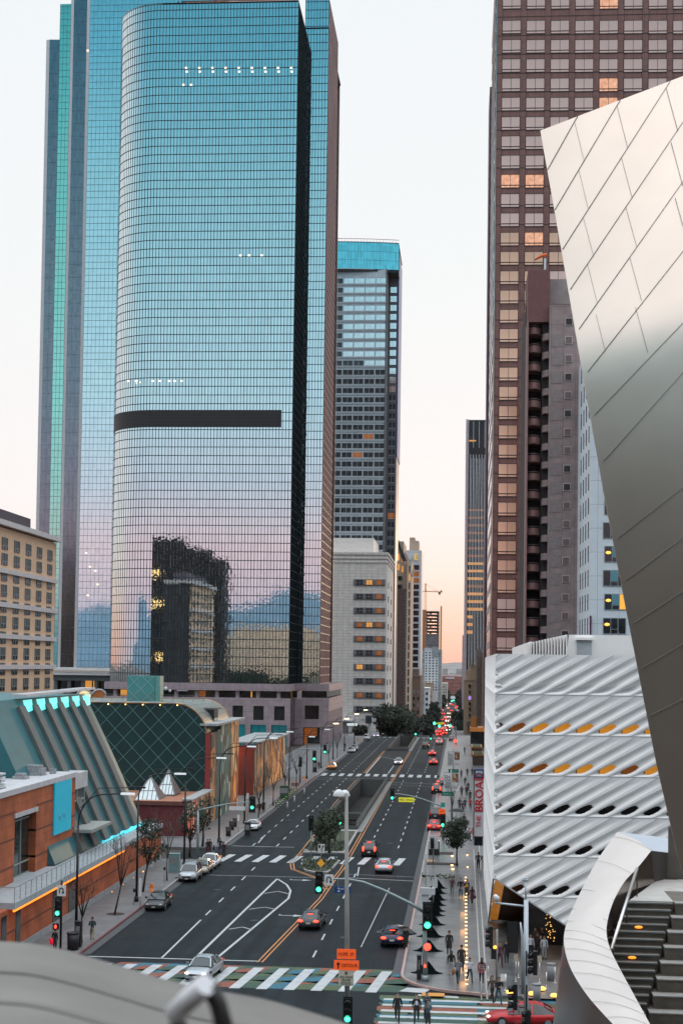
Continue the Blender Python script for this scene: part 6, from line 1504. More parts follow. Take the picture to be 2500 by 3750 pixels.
# ------------------------------------------------------------------ lamps, signals, signs
blk = mat('black_pole_metal', (.012, .013, .015), .5, .3, noise=0); gpole = mat('pale_green_pole_metal', (.25, .31, .31), .45, .4, noise=.05); gpole2 = mat('grey_concrete_pole', (.28, .27, .25), .8, noise=.15, ns=20)
lens = mat('lamp_lens', (.8, .82, .85), .4, emit=(.9, .95, 1), es=.35, noise=0); lensw = mat('lamp_lit', (1, .8, .5), .4, emit=(1, .78, .45), es=5, noise=0)
def lamp_black(y, H_=11.6, lit=False, lbl='', x=XL - 1.0, arm=3.4):
    t = thing('street_lamp', lbl, 'street lamp', (x, y, .15), 0, 'curved black street lamps on the left sidewalk')
    MB().tube([(0, 0, 0), (0, 0, .5)], [.22, .18], 8).tube([(0, 0, .4), (0, 0, H_ - 2.6)], [.12, .08], 8).build('pole', [blk], t)
    a = MB(); a.tube([(0, 0, H_ - 2.7)] + [(arm * .55 * (1 - math.cos(R(q))), 0, H_ - 2.6 + 2.4 * math.sin(R(q))) for q in range(0, 91, 15)] + [(arm, 0, H_ - .1)], .055, 6)
    a.build('arm', [blk], t)
    h = MB().box(arm - .1, arm + .95, -.16, .16, H_ - .2, H_ - .05); h.build('lamp_head', [lensw if lit else lens], t)
    a = MB(); a.tube([(.1, .3, H_ - 1.3), (arm * .4, .9, H_ + .2), (arm + .6, 1.4, H_ + .25)], .035, 6); a.box(arm + .5, arm + 1.5, 1.3, 1.55, H_ + .2, H_ + .32); a.build('second_arm', [blk], t)
    return t
lb = ['nearest black street lamp, in front of the brick wall and cyan banner', 'black street lamp standing by the orange hydrant', 'black street lamp behind the three parked cars', 'black street lamp before the teal mural wall', 'black street lamp beside the crimson wall', 'black street lamp by the second mural panels', 'black lamp near the left far corner', 'black lamp beside the orange taxi', 'black lamp with a lit head under the mauve podium', 'black lamp with a lit head further along', 'lit black lamp near the pale concrete block', 'lit black lamp nearest the crest']
for i, y in enumerate((116.5, 138.5, 162.5, 186, 208, 228, 262, 292, 322, 352, 386, 422)):
    lamp_black(y, 11.8 if i < 6 else 9.5, i >= 8, lb[i], arm=3.4 if i < 8 else 2.6)
for i, (u, v) in enumerate(((1306, 2705), (1342, 2700))):
    pass
# signals
sgb = mat('signal_housing', (.008, .009, .01), .5, noise=0)
def lampm(c, s): return {'g': mat('green_signal_glow', (.1, 1, .6), .4, emit=(.06, 1, .50), es=s, noise=0), 'r': mat('red_signal_glow', (1, .1, .05), .4, emit=(1, .05, .03), es=s, noise=0)}[c]
offl = mat('signal_lens_off', (.02, .02, .02), .3, noise=0)
def signal_head(par, p, on='g', back=False, sc_=1.0, left=False):
    """three-lamp head, lamps on the -y side"""
    o = thing('x', 'x', 'x'); bpy.data.objects.remove(o)
    p = Vector(p); w_, h_ = .36 * sc_, 1.15 * sc_
    b = MB()
    if left: b.box(p.x - .12, p.x + .12, p.y - w_ / 2, p.y + w_ / 2, p.z - h_ / 2, p.z + h_ / 2)
    else: b.box(p.x - w_ * .62, p.x + w_ * .62, p.y - .02, p.y + .02, p.z - h_ * .56, p.z + h_ * .56).box(p.x - w_ / 2, p.x + w_ / 2, p.y - .1, p.y + .2, p.z - h_ / 2, p.z + h_ / 2)
    for j in range(3):
        zz = p.z + (1 - j) * .36 * sc_
        if not left and not back: b.tube([(p.x, p.y - .12, zz), (p.x, p.y - .32, zz - .03)], .155 * sc_, 10, caps=False)
        if left: b.tube([(p.x - .12, p.y, zz), (p.x - .4, p.y, zz - .03)], .155 * sc_, 8)
    h = b.build('signal_head', [sgb], par, True)
    if not back:
        for j, c in enumerate('ryg'):
            if left: continue
            zz = p.z + (1 - j) * .36 * sc_
            l_ = MB().sph((p.x, p.y - .2, zz), (.15 * sc_, .06, .15 * sc_), 0, 12, 6)
            m_ = offl if c != on else lampm(c, 3.2)
            for v in l_.v: v -= org(h)
            l_.build('lamp', [m_], h)
    return h
def uturn_sign(par, p, s=.62):
    p = Vector(p); MB().box(p.x - s / 2, p.x + s / 2, p.y - .02, p.y + .02, p.z - s * .6, p.z + s * .6).build('sign_plate', [mat('sign_white', (.72, .72, .72), .5, noise=0)], par, True)
    a = MB(); q = [(p.x - .14, p.y - .04, p.z - .2), (p.x - .14, p.y - .04, p.z + .08)] + [(p.x - .14 * math.cos(R(t)), p.y - .04, p.z + .08 + .13 * math.sin(R(t))) for t in range(30, 181, 30)] + [(p.x + .14, p.y - .04, p.z - .12)]
    for u_, v_ in zip(q, q[1:]): a.bar(u_, v_, .07, .02, up=(0, 1, 0))
    a.add([(p.x + .03, p.y - .05, p.z - .08), (p.x + .25, p.y - .05, p.z - .08), (p.x + .14, p.y - .05, p.z - .25)], [(0, 1, 2)]); a.build('u_turn_arrow', [trimb], par, True)
def ped_head(par, p, on='r'):
    p = Vector(p); h = MB().box(p.x - .22, p.x + .22, p.y - .05, p.y + .15, p.z - .22, p.z + .22).build('pedestrian_signal', [sgb], par, True)
    l_ = MB().sph((p.x, p.y - .08, p.z), (.10, .03, .14), 0, 8, 5)
    for v in l_.v: v -= org(h)
    l_.build('hand_lamp', [lampm('r', 3.2)], h)
def blinds(par, p, label, w_, h_, m_, txt, tm, tsz, tw=None, dy=0):
    p = Vector(p); MB().box(p.x - w_ / 2, p.x + w_ / 2, p.y - .03, p.y + .03, p.z - h_ / 2, p.z + h_ / 2).build(label, [m_], par, True)
    if txt: letter(par, txt, tsz, (p.x, p.y - .05, p.z + dy), tm, width=tw, ext=.01)
# near-left signal with no-U-turn arrow
t = thing('traffic_signal', 'near left black signal pole with a green light and a white U-turn sign', 'traffic signal', G(222, 3484, .15)); b0 = Vector(t.location)
MB().tube([b0, b0 + Vector((0, 0, 5.3))], .09, 8).build('pole', [blk], t, True)
p = P(214, 3322, b0.y - .2); signal_head(t, p, 'g', sc_=1.15); uturn_sign(t, P(226, 3262, b0.y - .3), .66); ped_head(t, P(205, 3393, b0.y - .2))
# 2nd St mast arm
t = thing('mast_arm_signal', 'pale green mast arm pole over the right lanes with the blue 2nd St sign', 'traffic signal', G(1556, 3592, .15)); b0 = Vector(t.location)
Yb = b0.y
MB().tube([b0, b0 + Vector((0, 0, .4))], [.28, .2], 10).tube([b0, P(1553, 3335, Yb)], [.19, .14], 10).build('pole', [gpole], t, True)
arm = [P(1555, 3342, Yb), P(1500, 3307, Yb), P(1400, 3258, Yb), P(1330, 3230, Yb), P(1270, 3219, Yb), P(1215, 3219, Yb), P(1168, 3225, Yb)]
MB().tube(arm, [.12, .11, .09, .08, .07, .06, .06], 8).build('arm', [gpole], t, True)
signal_head(t, P(1168, 3232, Yb - .15), 'g', sc_=1.2); uturn_sign(t, P(1204, 3222, Yb - .15), .62)
bl = mat('street_sign_blue', (.01, .05, .20), .5, noise=0); wl_ = mat('sign_white', (.72, .72, .72), .5, noise=0)
p = P(1254, 3259, Yb); blinds(t, p, 'street_name_sign', 1.14, .46, bl, '', wl_, .3)
letter(t, '2', .40, (p.x - .27, p.y - .06, p.z), wl_, width=.19); letter(t, 'nd', .20, (p.x - .03, p.y - .06, p.z + .08), wl_, width=.2); letter(t, 'St', .34, (p.x + .32, p.y - .06, p.z), wl_, width=.27)
MB().bar(P(1237, 3222, Yb), P(1237, 3247, Yb), .05, .05).build('sign_hanger', [gpole], t, True)
signal_head(t, P(1565, 3356, Yb - .35), 'g', sc_=1.55)
ped_head(t, P(1565, 3466, Yb - .35)); MB().sph(P(1564, 3468, Yb - .42), (.26, .05, .26)).build('red_hand_glow', [lampm('r', 3.2)], t, True)
MB().sph(P(1555, 3538, Yb - .3), (.07, .04, .12)).build('push_button', [MC['tail_light_glow']], t, True)
MB().box(P(1566, 3275, Yb).x - .5, P(1566, 3275, Yb).x + .5, Yb - .2, Yb + .1, P(1566, 3275, Yb).z, P(1566, 3275, Yb).z + .45).box(P(1558, 3300, Yb).x - .3, P(1558, 3300, Yb).x + .2, Yb - .1, Yb + .1, P(1560, 3310, Yb).z, P(1560, 3310, Yb).z + .9, 0).build('camera_box', [cop], t, True)
# centre grey lamp post in front with signs
t = thing('near_lamp_post', 'tall grey foreground lamp post with globe lamps, orange detour signs and a green signal', 'street lamp', (G(1270, 3765).x, 91.5, 0)); Yb = 91.5
pb = P(1272, 3765, Yb); ptp = P(1268, 2905, Yb); MB().tube([(pb.x, Yb, 0), ptp], [.17, .10], 12).build('pole', [gpole2], t, True)
for (u, w_) in ((1240, .27), (1262, .25)):
    q = P(u, 2912, Yb - .1 + (u > 1250) * .5); gdm = MB(); rows = []
    for i in range(7):
        a_ = math.pi / 2 * i / 6; rows.append([(q.x + w_ * 1.25 * math.sin(a_) * math.cos(2 * math.pi * j / 14), q.y + w_ * 1.25 * math.sin(a_) * math.sin(2 * math.pi * j / 14), q.z - .05 + w_ * 1.5 * math.cos(a_)) for j in range(15)])
    gdm.grid(rows); gdm.add([rows[-1][j] for j in range(14)], [tuple(range(14))]); gdm.build('lamp_globe', [mat('milky_globe', (.62, .62, .62), .35, noise=.12, ns=6)], t, True)
MB().tube([P(1266, 2925, Yb), P(1240, 2925, Yb)], .05, 6).build('lamp_bracket', [gpole2], t, True)
org_ = mat('orange_sign', (.85, .11, .02), .5, emit=(1, .12, .02), es=.35, noise=0)
p = P(1268, 3494, Yb - .25); MB().box(p.x - .56, p.x + .56, p.y - .02, p.y + .02, p.z - .29, p.z + .29).build('orange_sign', [org_], t, True); letter(t, 'HOPE  ST', .26, (p.x, p.y - .05, p.z), trimb, width=.92)
p = P(1268, 3535, Yb - .27); MB().box(p.x - .74, p.x + .74, p.y - .02, p.y + .02, p.z - .29, p.z + .29).build('orange_sign', [org_], t, True); letter(t, 'DETOUR', .27, (p.x + .2, p.y - .05, p.z), trimb, width=.92)
MB().bar((p.x - .48, p.y - .05, p.z - .19), (p.x - .48, p.y - .05, p.z + .06), .08, .02, up=(0, 1, 0)).add([(p.x - .61, p.y - .05, p.z + .03), (p.x - .35, p.y - .05, p.z + .03), (p.x - .48, p.y - .05, p.z + .21)], [(0, 1, 2)]).build('arrow', [trimb], t, True)
p = P(1267, 3582, Yb - .25); MB().box(p.x - .45, p.x + .45, p.y - .02, p.y + .02, p.z - .45, p.z + .45).build('square_name_sign', [mat('cream_sign', (.55, .52, .42), .6, noise=.05)], t, True)
dk_t = mat('sign_brown_text', (.15, .13, .1), .6, noise=0)
for s_, z_, w_ in (('JOEL WACHS', .08, .74), ('SQUARE', -.09, .5), ('DEDICATED BY THE CITY', -.24, .6), ('COUNCIL OF LOS ANGELES', -.33, .62)): letter(t, s_, .15 if z_ > -.2 else .06, (p.x, p.y - .05, p.z + z_), dk_t, width=w_)
MB().tube([(p.x, p.y - .03, p.z + .3), (p.x, p.y - .04, p.z + .3)], .1, 12).build('seal', [dk_t], t, True)
signal_head(t, P(1273, 3700, Yb - .4), 'g', sc_=1.25)
# PED XING mast arm
Yb = G(1628, 3085, .15).y
def mast(lbl, u0, vb, ut, vt, ue, ve, Yb, sx=1.0, on='g', hsc=1.15, col=gpole):
    t = thing('mast_arm_signal', lbl, 'traffic signal', G(u0, vb, .15), group='mast arm signals over the avenue'); Yb = t.location.y
    MB().tube([Vector(t.location), P(ut, vt, Yb)], [.16, .11], 8).build('pole', [col], t, True)
    a, b = P(ut, vt, Yb), P(ue, ve, Yb); pts = []
    for i in range(9):
        s = i / 8; q = a + (b - a) * s; q.z = a.z + (b.z - a.z) * math.sin(s * math.pi / 2) ; pts.append(q)
    MB().tube(pts, [.10 - .05 * i / 8 for i in range(9)], 6).build('arm', [col], t, True)
    signal_head(t, b + Vector((0, -.15, -.1)), on, sc_=hsc)
    return t, Yb
t, Yb = mast('pale green mast arm with a yellow PED XING sign and green signals', 1622, 3078, 1617, 2953, 1436, 2906, 0)
p = P(1487, 2929, Yb - .1); yls = mat('yellow_sign', (.80, .75, .03), .5, emit=(1, .95, .05), es=.25, noise=0)
MB().box(p.x - .98, p.x + .98, p.y - .02, p.y + .02, p.z - .28, p.z + .28).build('ped_xing_sign', [yls], t, True); letter(t, 'PED XING', .36, (p.x, p.y - .05, p.z), dk_t, width=1.7)
signal_head(t, P(1621, 3005, Yb - .3), 'g', sc_=1.5)
MB().box(P(1618, 2970, Yb).x - .42, P(1618, 2970, Yb).x + .42, Yb - .5, Yb - .45, P(1618, 2970, Yb).z - .32, P(1618, 2970, Yb).z + .32).build('orange_sign', [org_], t, True)
letter(t, 'HOPE ST', .2, (P(1618, 2970, Yb).x, Yb - .53, P(1618, 2970, Yb).z), trimb, width=.6)
MB().box(P(1617, 2947, Yb).x - .12, P(1617, 2947, Yb).x + .4, Yb - .4, Yb - .37, P(1617, 2947, Yb).z - .25, P(1617, 2947, Yb).z + .3).build('green_tag', [mat('teal_tag', (.02, .3, .25), .5, noise=0)], t, True)
t, Yb = mast('far mast arm with a green signal over the right lanes near the crest', 1668, 2725, 1668, 2660, 1577, 2716 - 20, 0, hsc=1.5)
MB().sph(P(1665, 2714, Yb - .5), (.5, .2, .45)).build('red_lamp', [lampm('r', 3.2)], t, True)
# left mast arm with white sign
t, Yb = mast('left pale green mast arm with a blank white sign near the corner pedestrians', 724, 3152, 726, 2968, 925, 2938, 0, hsc=1.2)
p = P(868, 2960, Yb - .1); MB().box(p.x - .9, p.x + .9, p.y - .02, p.y + .02, p.z - .22, p.z + .22).bar((p.x, p.y, p.z + .2), (p.x, p.y, p.z + .6), .05, .05).build('blank_sign', [wl_], t, True)
for (lbl, u0, vb, ue, ve, on_u, on_v) in (('left mast arm before the far crosswalk with a small green light', 1098, 2868, 1190, 2742, 1151, 2768),):
    t, Yb = mast(lbl, u0, vb, u0 + 2, 2744, ue, ve, 0, hsc=1.3); signal_head(t, P(on_u, on_v, Yb - .3), 'g', sc_=1.5)
    signal_head(t, P(1100, 2790, Yb - .3), '', sc_=1.4)
def small_signal(lbl, u, vb, vh, on='g', sc_=1.2, uu=None):
    t = thing('traffic_signal', lbl, 'traffic signal', G(u, vb, .1)); Yb = t.location.y
    MB().tube([Vector(t.location), P(u, vh, Yb)], .06, 6).build('pole', [gpole], t, True); signal_head(t, P(uu or u, vh, Yb - .2), on, sc_=sc_); return t, Yb
small_signal('green signal on a thin pole behind the median tree', 1246, 3112, 3002, 'g', 1.1)
small_signal('black dark signal on a thin pole at the left edge of the median island', 1139, 3150, 3014, '', 1.25)
small_signal('green signal beside the kiosk at the far left corner', 1152, 2820, 2768, 'g', 1.3)
small_signal('tiny green signal under the big round trees', 1521, 2712, 2680, 'g', 1.8)
for i, (u, v) in enumerate(((1590, 2649), (1608, 2659), (1647, 2658), (1679, 2680), (1628, 2615), (1653, 2567), (1660, 2565))):
    p = P(u, v, 560 + 60 * i if i < 4 else 900 + i * 60); z0 = zroad(p.y) + .1
    t = thing('distant_signal', 'small green traffic signal glowing far down the avenue', 'traffic signal', (p.x, p.y, z0), group='distant green signals')
    MB().tube([(p.x, p.y, z0), p], .12, 5).build('pole', [blk], t, True); MB().sph(p + Vector((0, -.2, 0)), (.5, .2, .55), 0, 8, 6).build('lamp', [lampm('g', 3.2)], t, True)
py_ = thing('distant_ped_sign', 'small yellow PED XING sign far down the avenue', 'sign', (P(1610, 2649, 700).x, 700, -7)); p = P(1610, 2649, 700)
MB().box(p.x - 1.5, p.x + 1.5, 700, 700.1, p.z - .45, p.z + .45).build('sign_plate', [yls], py_, True); letter(py_, 'PED XING', .55, (p.x, 699.95, p.z), dk_t, width=2.6)
MB().tube([(p.x - 4, 700.3, p.z + .9), (p.x + 6, 700.3, p.z + .9), (p.x + 8, 700.3, p.z - .5), (p.x + 8, 700.3, -7)], .1, 5).build('mast', [blk], py_, True)
# near right signal pole
Yb = 88.0; pb = P(1926, 3760, Yb)
t = thing('near_signal_pole', 'tall pale signal pole at the right with three black side-on signals and a camera', 'traffic signal', (pb.x, Yb, 0))
wpole = mat('pale_grey_pole', (.50, .55, .58), .5, .2, noise=.05)
MB().tube([(pb.x, Yb, 0), P(1925, 3295, Yb)], [.14, .13], 12).tube([P(1925, 3298, Yb), P(1922, 3225, Yb)], [.06, .045], 8).build('pole', [wpole], t, True)
MB().sph(P(1921, 3222, Yb), (.2, .12, .10)).box(P(1921, 3222, Yb).x - .1, P(1921, 3222, Yb).x + .1, Yb - .1, Yb + .1, P(1921, 3222, Yb).z, P(1921, 3222, Yb).z + .12).build('top_sensor', [wpole], t, True)
MB().tube([P(1925, 3319, Yb), P(1815, 3307, Yb)], .06, 8).build('camera_arm', [wpole], t, True)
MB().tube([P(1816, 3300, Yb), P(1818, 3288, Yb), P(1812, 3283, Yb), P(1806, 3285, Yb)], [.13, .17, .15, .08], 10).tube([P(1817, 3308, Yb), P(1817, 3299, Yb)], .11, 8).build('camera', [mat('camera_white', (.7, .72, .74), .4, noise=0)], t, True)
MB().tube([P(1904, 3378, Yb - .2), P(1908, 3410, Yb - .2), P(1912, 3430, Yb - .2), P(1912, 3640, Yb - .1)], [.04, .07, .09, .08], 8).build('curved_strut', [wpole], t, True)
for i, (u, v) in enumerate(((1958, 3526), (1885, 3650))):
    h = signal_head(t, P(u, v, Yb - .2), '', left=(u < 1925), sc_=1.25) if u < 1925 else signal_head(t, P(u, v, Yb), '', left=True, sc_=1.15)
    q = P(1926, v, Yb); e = P(u + (14 if u < 1900 else -14), v, Yb); MB().bar(q + Vector((0, 0, .6)), e + Vector((0, 0, .6)), .05, .05).bar(q - Vector((0, 0, .6)), e - Vector((0, 0, .6)), .05, .05).bar(q + Vector((-.0, -.16, .7)), q + Vector((0, -.16, -.7)), .08, .06).build('bracket', [sgb], t, True)
signal_head(t, P(1934, 3740, Yb - .2), '', left=True, sc_=1.1)
# corner signals standing on the museum plaza
t = thing('traffic_signal', 'black signal cluster on a grey pole at the museum plaza edge, warm lamp below', 'traffic signal', G(1817, 3600, .15)); b0 = Vector(t.location); Yb = b0.y
MB().tube([b0, P(1818, 3402, Yb)], .08, 8).build('pole', [gpole2], t, True)
signal_head(t, P(1797, 3432, Yb - .1), 'r', sc_=1.3, left=True); signal_head(t, P(1876, 3432, Yb + 2), '', sc_=1.7, back=True)
MB().sph(P(1779 + 3, 3414, Yb - .2), (.08, .05, .1)).build('red_lamp', [mat('dim_red_lens', (.4, .02, .04), .4, emit=(1, .05, .1), es=.4, noise=0)], t, True)
MB().bar(P(1797, 3403, Yb), P(1819, 3401, Yb), .06, .06).box(b0.x - .4, b0.x - .05, Yb - .2, Yb, P(1800, 3500, Yb).z - .2, P(1800, 3500, Yb).z + .5).build('bracket', [sgb], t, True)
MB().sph(P(1811, 3469, Yb - .1), (.13, .08, .13)).sph(P(1811, 3503, Yb - .1), (.08, .05, .05)).build('warm_lamp', [wl], t, True)
# street banners on the right kerb poles
for i, (u0, v0, u1, v1, ub, vb) in enumerate(((1624, 2830, 1678, 2896, 1653, 2925), (1637, 2753, 1683, 2809, 1660, 2850))):
    t = thing('street_banner_pole', ['near pole with a pair of white banners above the 3rd St sign', 'farther pole with a pair of white banners'][i], 'banner pole', G(ub, vb + 40, .15), group='banner poles on the right kerb'); Yb = t.location.y
    Yb = G(ub, (3000, 2900)[i], .15).y; t.location = (P(ub, 2950, Yb).x, Yb, .15)
    MB().tube([(t.location.x, Yb, .15), P(ub - 2, v0 - 12, Yb)], .09, 8).build('pole', [gpole], t, True)
    a = P(u0, v0, Yb); b = P(u1, v1, Yb); m1 = a.x + (b.x - a.x) * .46; m2 = a.x + (b.x - a.x) * .53
    cl = MB().box(a.x, m1, Yb - .02, Yb + .02, b.z, a.z).build('banner', [wl_], t, True)
    MB().box(m2, b.x, Yb - .02, Yb + .02, b.z, a.z).build('banner', [wl_], t, True)
    MB().box(m2 + .06, b.x - .06, Yb - .04, Yb - .02, b.z + (a.z - b.z) * .48, a.z - .08).build('banner_picture', [muralmat('banner_art', [(.25, .10, .07), (.45, .12, .1), (.5, .35, .15), (.15, .06, .05)], 2.2, .0)], t, True)
    letter(t, 'JASPER', .62, (a.x + (m1 - a.x) * .3, Yb - .04, (a.z + b.z) / 2), dk_t, width=(a.z - b.z) * .8, rot=(R(90), R(90), 0)); letter(t, 'JOHNS', .62, (a.x + (m1 - a.x) * .72, Yb - .04, (a.z + b.z) / 2), dk_t, width=(a.z - b.z) * .7, rot=(R(90), R(90), 0))
    letter(t, 'BROAD', .3, ((m2 + b.x) / 2, Yb - .04, b.z + .5), redl, width=.7)
    MB().box(a.x, b.x, Yb - .04, Yb + .04, a.z, a.z + .06).build('banner_bar', [gpole], t, True)
    gs = mat('green_street_sign', (.0, .14, .09), .5, noise=0)
    q = P(1640 if i == 0 else 1661, 2907 if i == 0 else 2823, Yb - .2); MB().box(q.x - .95, q.x + .8, q.y - .02, q.y + .02, q.z - .3, q.z + .3).build('street_name_sign', [gs], t, True)
    letter(t, '3rd St', .42, (q.x - .1, q.y - .05, q.z), mat('sign_pale_green', (.3, .6, .5), .5, noise=0), width=1.2)
# signs on thin posts
def post_sign(name, lbl, u, vb, us, vs, w_, h_, m_, yoff=-.1):
    t = thing(name, lbl, 'sign', G(u, vb, .15)); Yb = t.location.y
    MB().tube([Vector(t.location), P(us, vs, Yb)], .035, 6).build('post', [gpole2], t, True); p = P(us, vs, Yb + yoff)
    MB().box(p.x - w_ / 2, p.x + w_ / 2, p.y - .02, p.y + .02, p.z - h_ / 2, p.z + h_ / 2).build('sign_plate', [m_], t, True); return t, p
t, p = post_sign('keep_right_sign', 'white keep-right sign with a curved black arrow on the median', 1175, 3150, 1176, 3107, .74, .98, wl_)
MB().bar((p.x + .12, p.y - .05, p.z - .35), (p.x + .02, p.y - .05, p.z - .1), .08, .02, up=(0, 1, 0)).bar((p.x + .02, p.y - .05, p.z - .1), (p.x + .2, p.y - .05, p.z + .2), .08, .02, up=(0, 1, 0)).add([(p.x + .06, p.y - .05, p.z + .15), (p.x + .3, p.y - .05, p.z + .12), (p.x + .22, p.y - .05, p.z + .4)], [(0, 1, 2)]).add([(p.x - .3, p.y - .05, p.z + .4), (p.x - .08, p.y - .05, p.z + .4), (p.x - .08, p.y - .05, p.z + .1), (p.x - .19, p.y - .05, p.z - .02), (p.x - .3, p.y - .05, p.z + .1)], [(0, 1, 2, 3, 4)]).build('arrow', [trimb], t, True)
t = thing('warning_sign', 'yellow diamond warning sign on the nose of the median island', 'sign', G(1175, 3190, .16)); Yb = t.location.y
p = P(1175, 3161, Yb); MB().add([(p.x - .42, Yb, p.z), (p.x, Yb, p.z - .45), (p.x + .42, Yb, p.z), (p.x, Yb, p.z + .45)], [(0, 1, 2, 3)]).build('diamond_plate', [mat('amber_sign', (.85, .38, .02), .5, emit=(1, .45, .02), es=.15, noise=0)], t, True)
MB().tube([Vector(t.location), p + Vector((0, .02, 0))], .03, 6).build('post', [gpole2], t, True)
t, p = post_sign('parking_sign', 'white parking sign on a thin post by the right kerb next to the tree', 1558, 3242, 1557, 3139, .34, .46, wl_)
t, p = post_sign('bus_stop_sign', 'white bus stop board above the black mounds on the right sidewalk', 1582, 3330, 1591, 3232, .5, .95, mat('bus_board', (.62, .66, .66), .5, noise=.1, ns=8))
letter(t, 'M', .2, (p.x - .1, p.y - .04, p.z + .35), trimb)
for j in range(6): pass
t, p = post_sign('real_time_sign', 'pale grey display box on a post behind the mast arm pole', 1566, 3318, 1566, 3275, .8, .3, wl_) if False else (None, None)
for (u, vb, us, vs) in ((906, 3000, 907, 2915), (873, 3050, 873, 2995), (514, 3320, 514, 3250)):
    post_sign('parking_sign', {906: 'white parking sign beyond the coupe on the left sidewalk', 873: 'pale parking sign beside the white coupe', 514: 'white narrow sign at the foot of the black lamp by the hydrant'}[u], u, vb, us, vs, .3 if u != 514 else .22, .8 if u != 514 else 1.6, wl_)
# hydrants, meters, bins, kiosks
def hydrant(lbl, u, v):
    c = G(u, v, .15); t = thing('fire_hydrant', lbl, 'fire hydrant', c, group='orange fire hydrants')
    om = mat('hydrant_orange', (.70, .18, .02), .5, emit=(1, .2, .02), es=.08, noise=0)
    MB().tube([(0, 0, 0), (0, 0, .08), (0, 0, .09), (0, 0, .65), (0, 0, .72), (0, 0, .82)], [.2, .2, .13, .13, .17, .05], 10).build('barrel', [om], t); MB().tube([(-.25, 0, .48), (.25, 0, .48)], .07, 8).build('nozzles', [om], t)
hydrant('orange fire hydrant nearest, ahead of the parked dark sedan', 556, 3266); hydrant('orange fire hydrant in the lit sidewalk near the corner crowd', 842, 3055); hydrant('orange fire hydrant before the far left corner', 1112, 2858); hydrant('small orange fire hydrant near the crest on the left', 1311, 2712)
def bin_(name, lbl, u, v, w_, h_, m_, cap=True, rim_m=None):
    c = G(u, v, .15); t = thing(name, lbl, name.replace('_', ' ').split()[-1], c)
    MB().tube([(0, 0, 0), (0, 0, h_)], [w_ * .45, w_ * .5], 10).build('body', [m_], t)
    MB().tube([(0, 0, h_), (0, 0, h_ + .07)], [w_ * .55, w_ * .55], 10).build('lid', [rim_m or m_], t)
bkm = mat('black_street_furniture', (.012, .012, .014), .5, noise=0)
bin_('litter_bin', 'black litter bin near the man on the lower left sidewalk', 268, 3478, .95, 1.25, bkm); bin_('litter_bin', 'black litter bin by the group at the near left corner', 836, 3062, .7, 1.1, bkm)
bin_('litter_bin', 'black litter bin beside the orange lit sidewalk', 848, 3040, .7, 1.1, bkm); bin_('litter_bin', 'black litter bin further along the orange lit sidewalk', 860, 3028, .6, 1.1, bkm)
def meter(lbl, u, v, h_=1.45):
    c = G(u, v, .15); t = thing('parking_meter', lbl, 'parking meter', c, group='parking meters by the kerb')
    MB().tube([(0, 0, 0), (0, 0, h_ - .3)], .035, 6).build('post', [gpole2], t); MB().sph((0, 0, h_ - .12), (.12, .09, .2)).build('head', [bkm], t)
meter('parking meter behind the parked dark sedan', 491, 3315); meter('parking meter beside the silver SUV', 648, 3180, 1.3); meter('parking meter left of the three parked cars', 602, 3232, 1.5)
def boxy(name, lbl, cat_, u, v, w_, d_, h_, m_, top=None):
    c = G(u, v, .15); t = thing(name, lbl, cat_, c)
    MB().box(-w_ / 2, w_ / 2, 0, d_, 0, h_).build('cabinet', [m_], t); MB().box(-w_ / 2 - .03, w_ / 2 + .03, -.03, d_ + .03, h_, h_ + .06).build('top', [top or m_], t)
    MB().box(-w_ / 2 + .1, w_ / 2 - .1, -.02, 0, h_ * .45, h_ * .85).build('panel', [mat('panel_grey', (.2, .22, .22), .5, noise=.4, ns=8)], t); return t
boxy('utility_cabinet', 'pale teal utility cabinet standing on the left sidewalk near the corner', 'cabinet', 636, 3196, 1.1, .8, 1.9, mat('teal_grey_cabinet', (.16, .27, .28), .5, noise=.05))
boxy('newspaper_box', 'black newspaper box with white labels on the lower left sidewalk', 'newspaper box', 284, 3470, .5, .5, 1.9, bkm); boxy('newspaper_box', 'black newspaper box by the kerb under the second lamp row', 'newspaper box', 906, 3060, .7, .6, 1.6, bkm)
boxy('parking_kiosk', 'black information kiosk with white pages at the second crosswalk on the right', 'kiosk', 1588, 3132, 1.25, .6, 1.6, bkm, wl_)
t = thing('crosswalk_post', 'white framed sign board with a dark picture above the black kiosk', 'sign', G(1585, 3163, .15)); Yb = t.location.y; p = P(1587, 3083, Yb)
MB().tube([Vector(t.location), p], .06, 6).build('post', [gpole2], t, True); MB().box(p.x - .5, p.x + .5, p.y - .2, p.y - .15, p.z - .75, p.z + .75).build('board', [wl_], t, True); signal_head(t, p + Vector((-.15, -.5, -.1)), '', sc_=.9)
boxy('signal_cabinet', 'dark signal cabinet with pale papers at the far left corner', 'cabinet', 1152, 2828, .8, .6, 2.2, bkm)
boxy('green_newsstand', 'dark green newsstand on the left sidewalk by the row of bicycles', 'newsstand', 1040, 2925, 1.4, 1.0, 2.0, mat('dark_green_box', (.03, .07, .05), .6, noise=0))
boxy('traffic_light_box', 'black kiosk beside the dark figure on the far left sidewalk', 'kiosk', 922, 2975, .9, .8, 2.2, bkm)
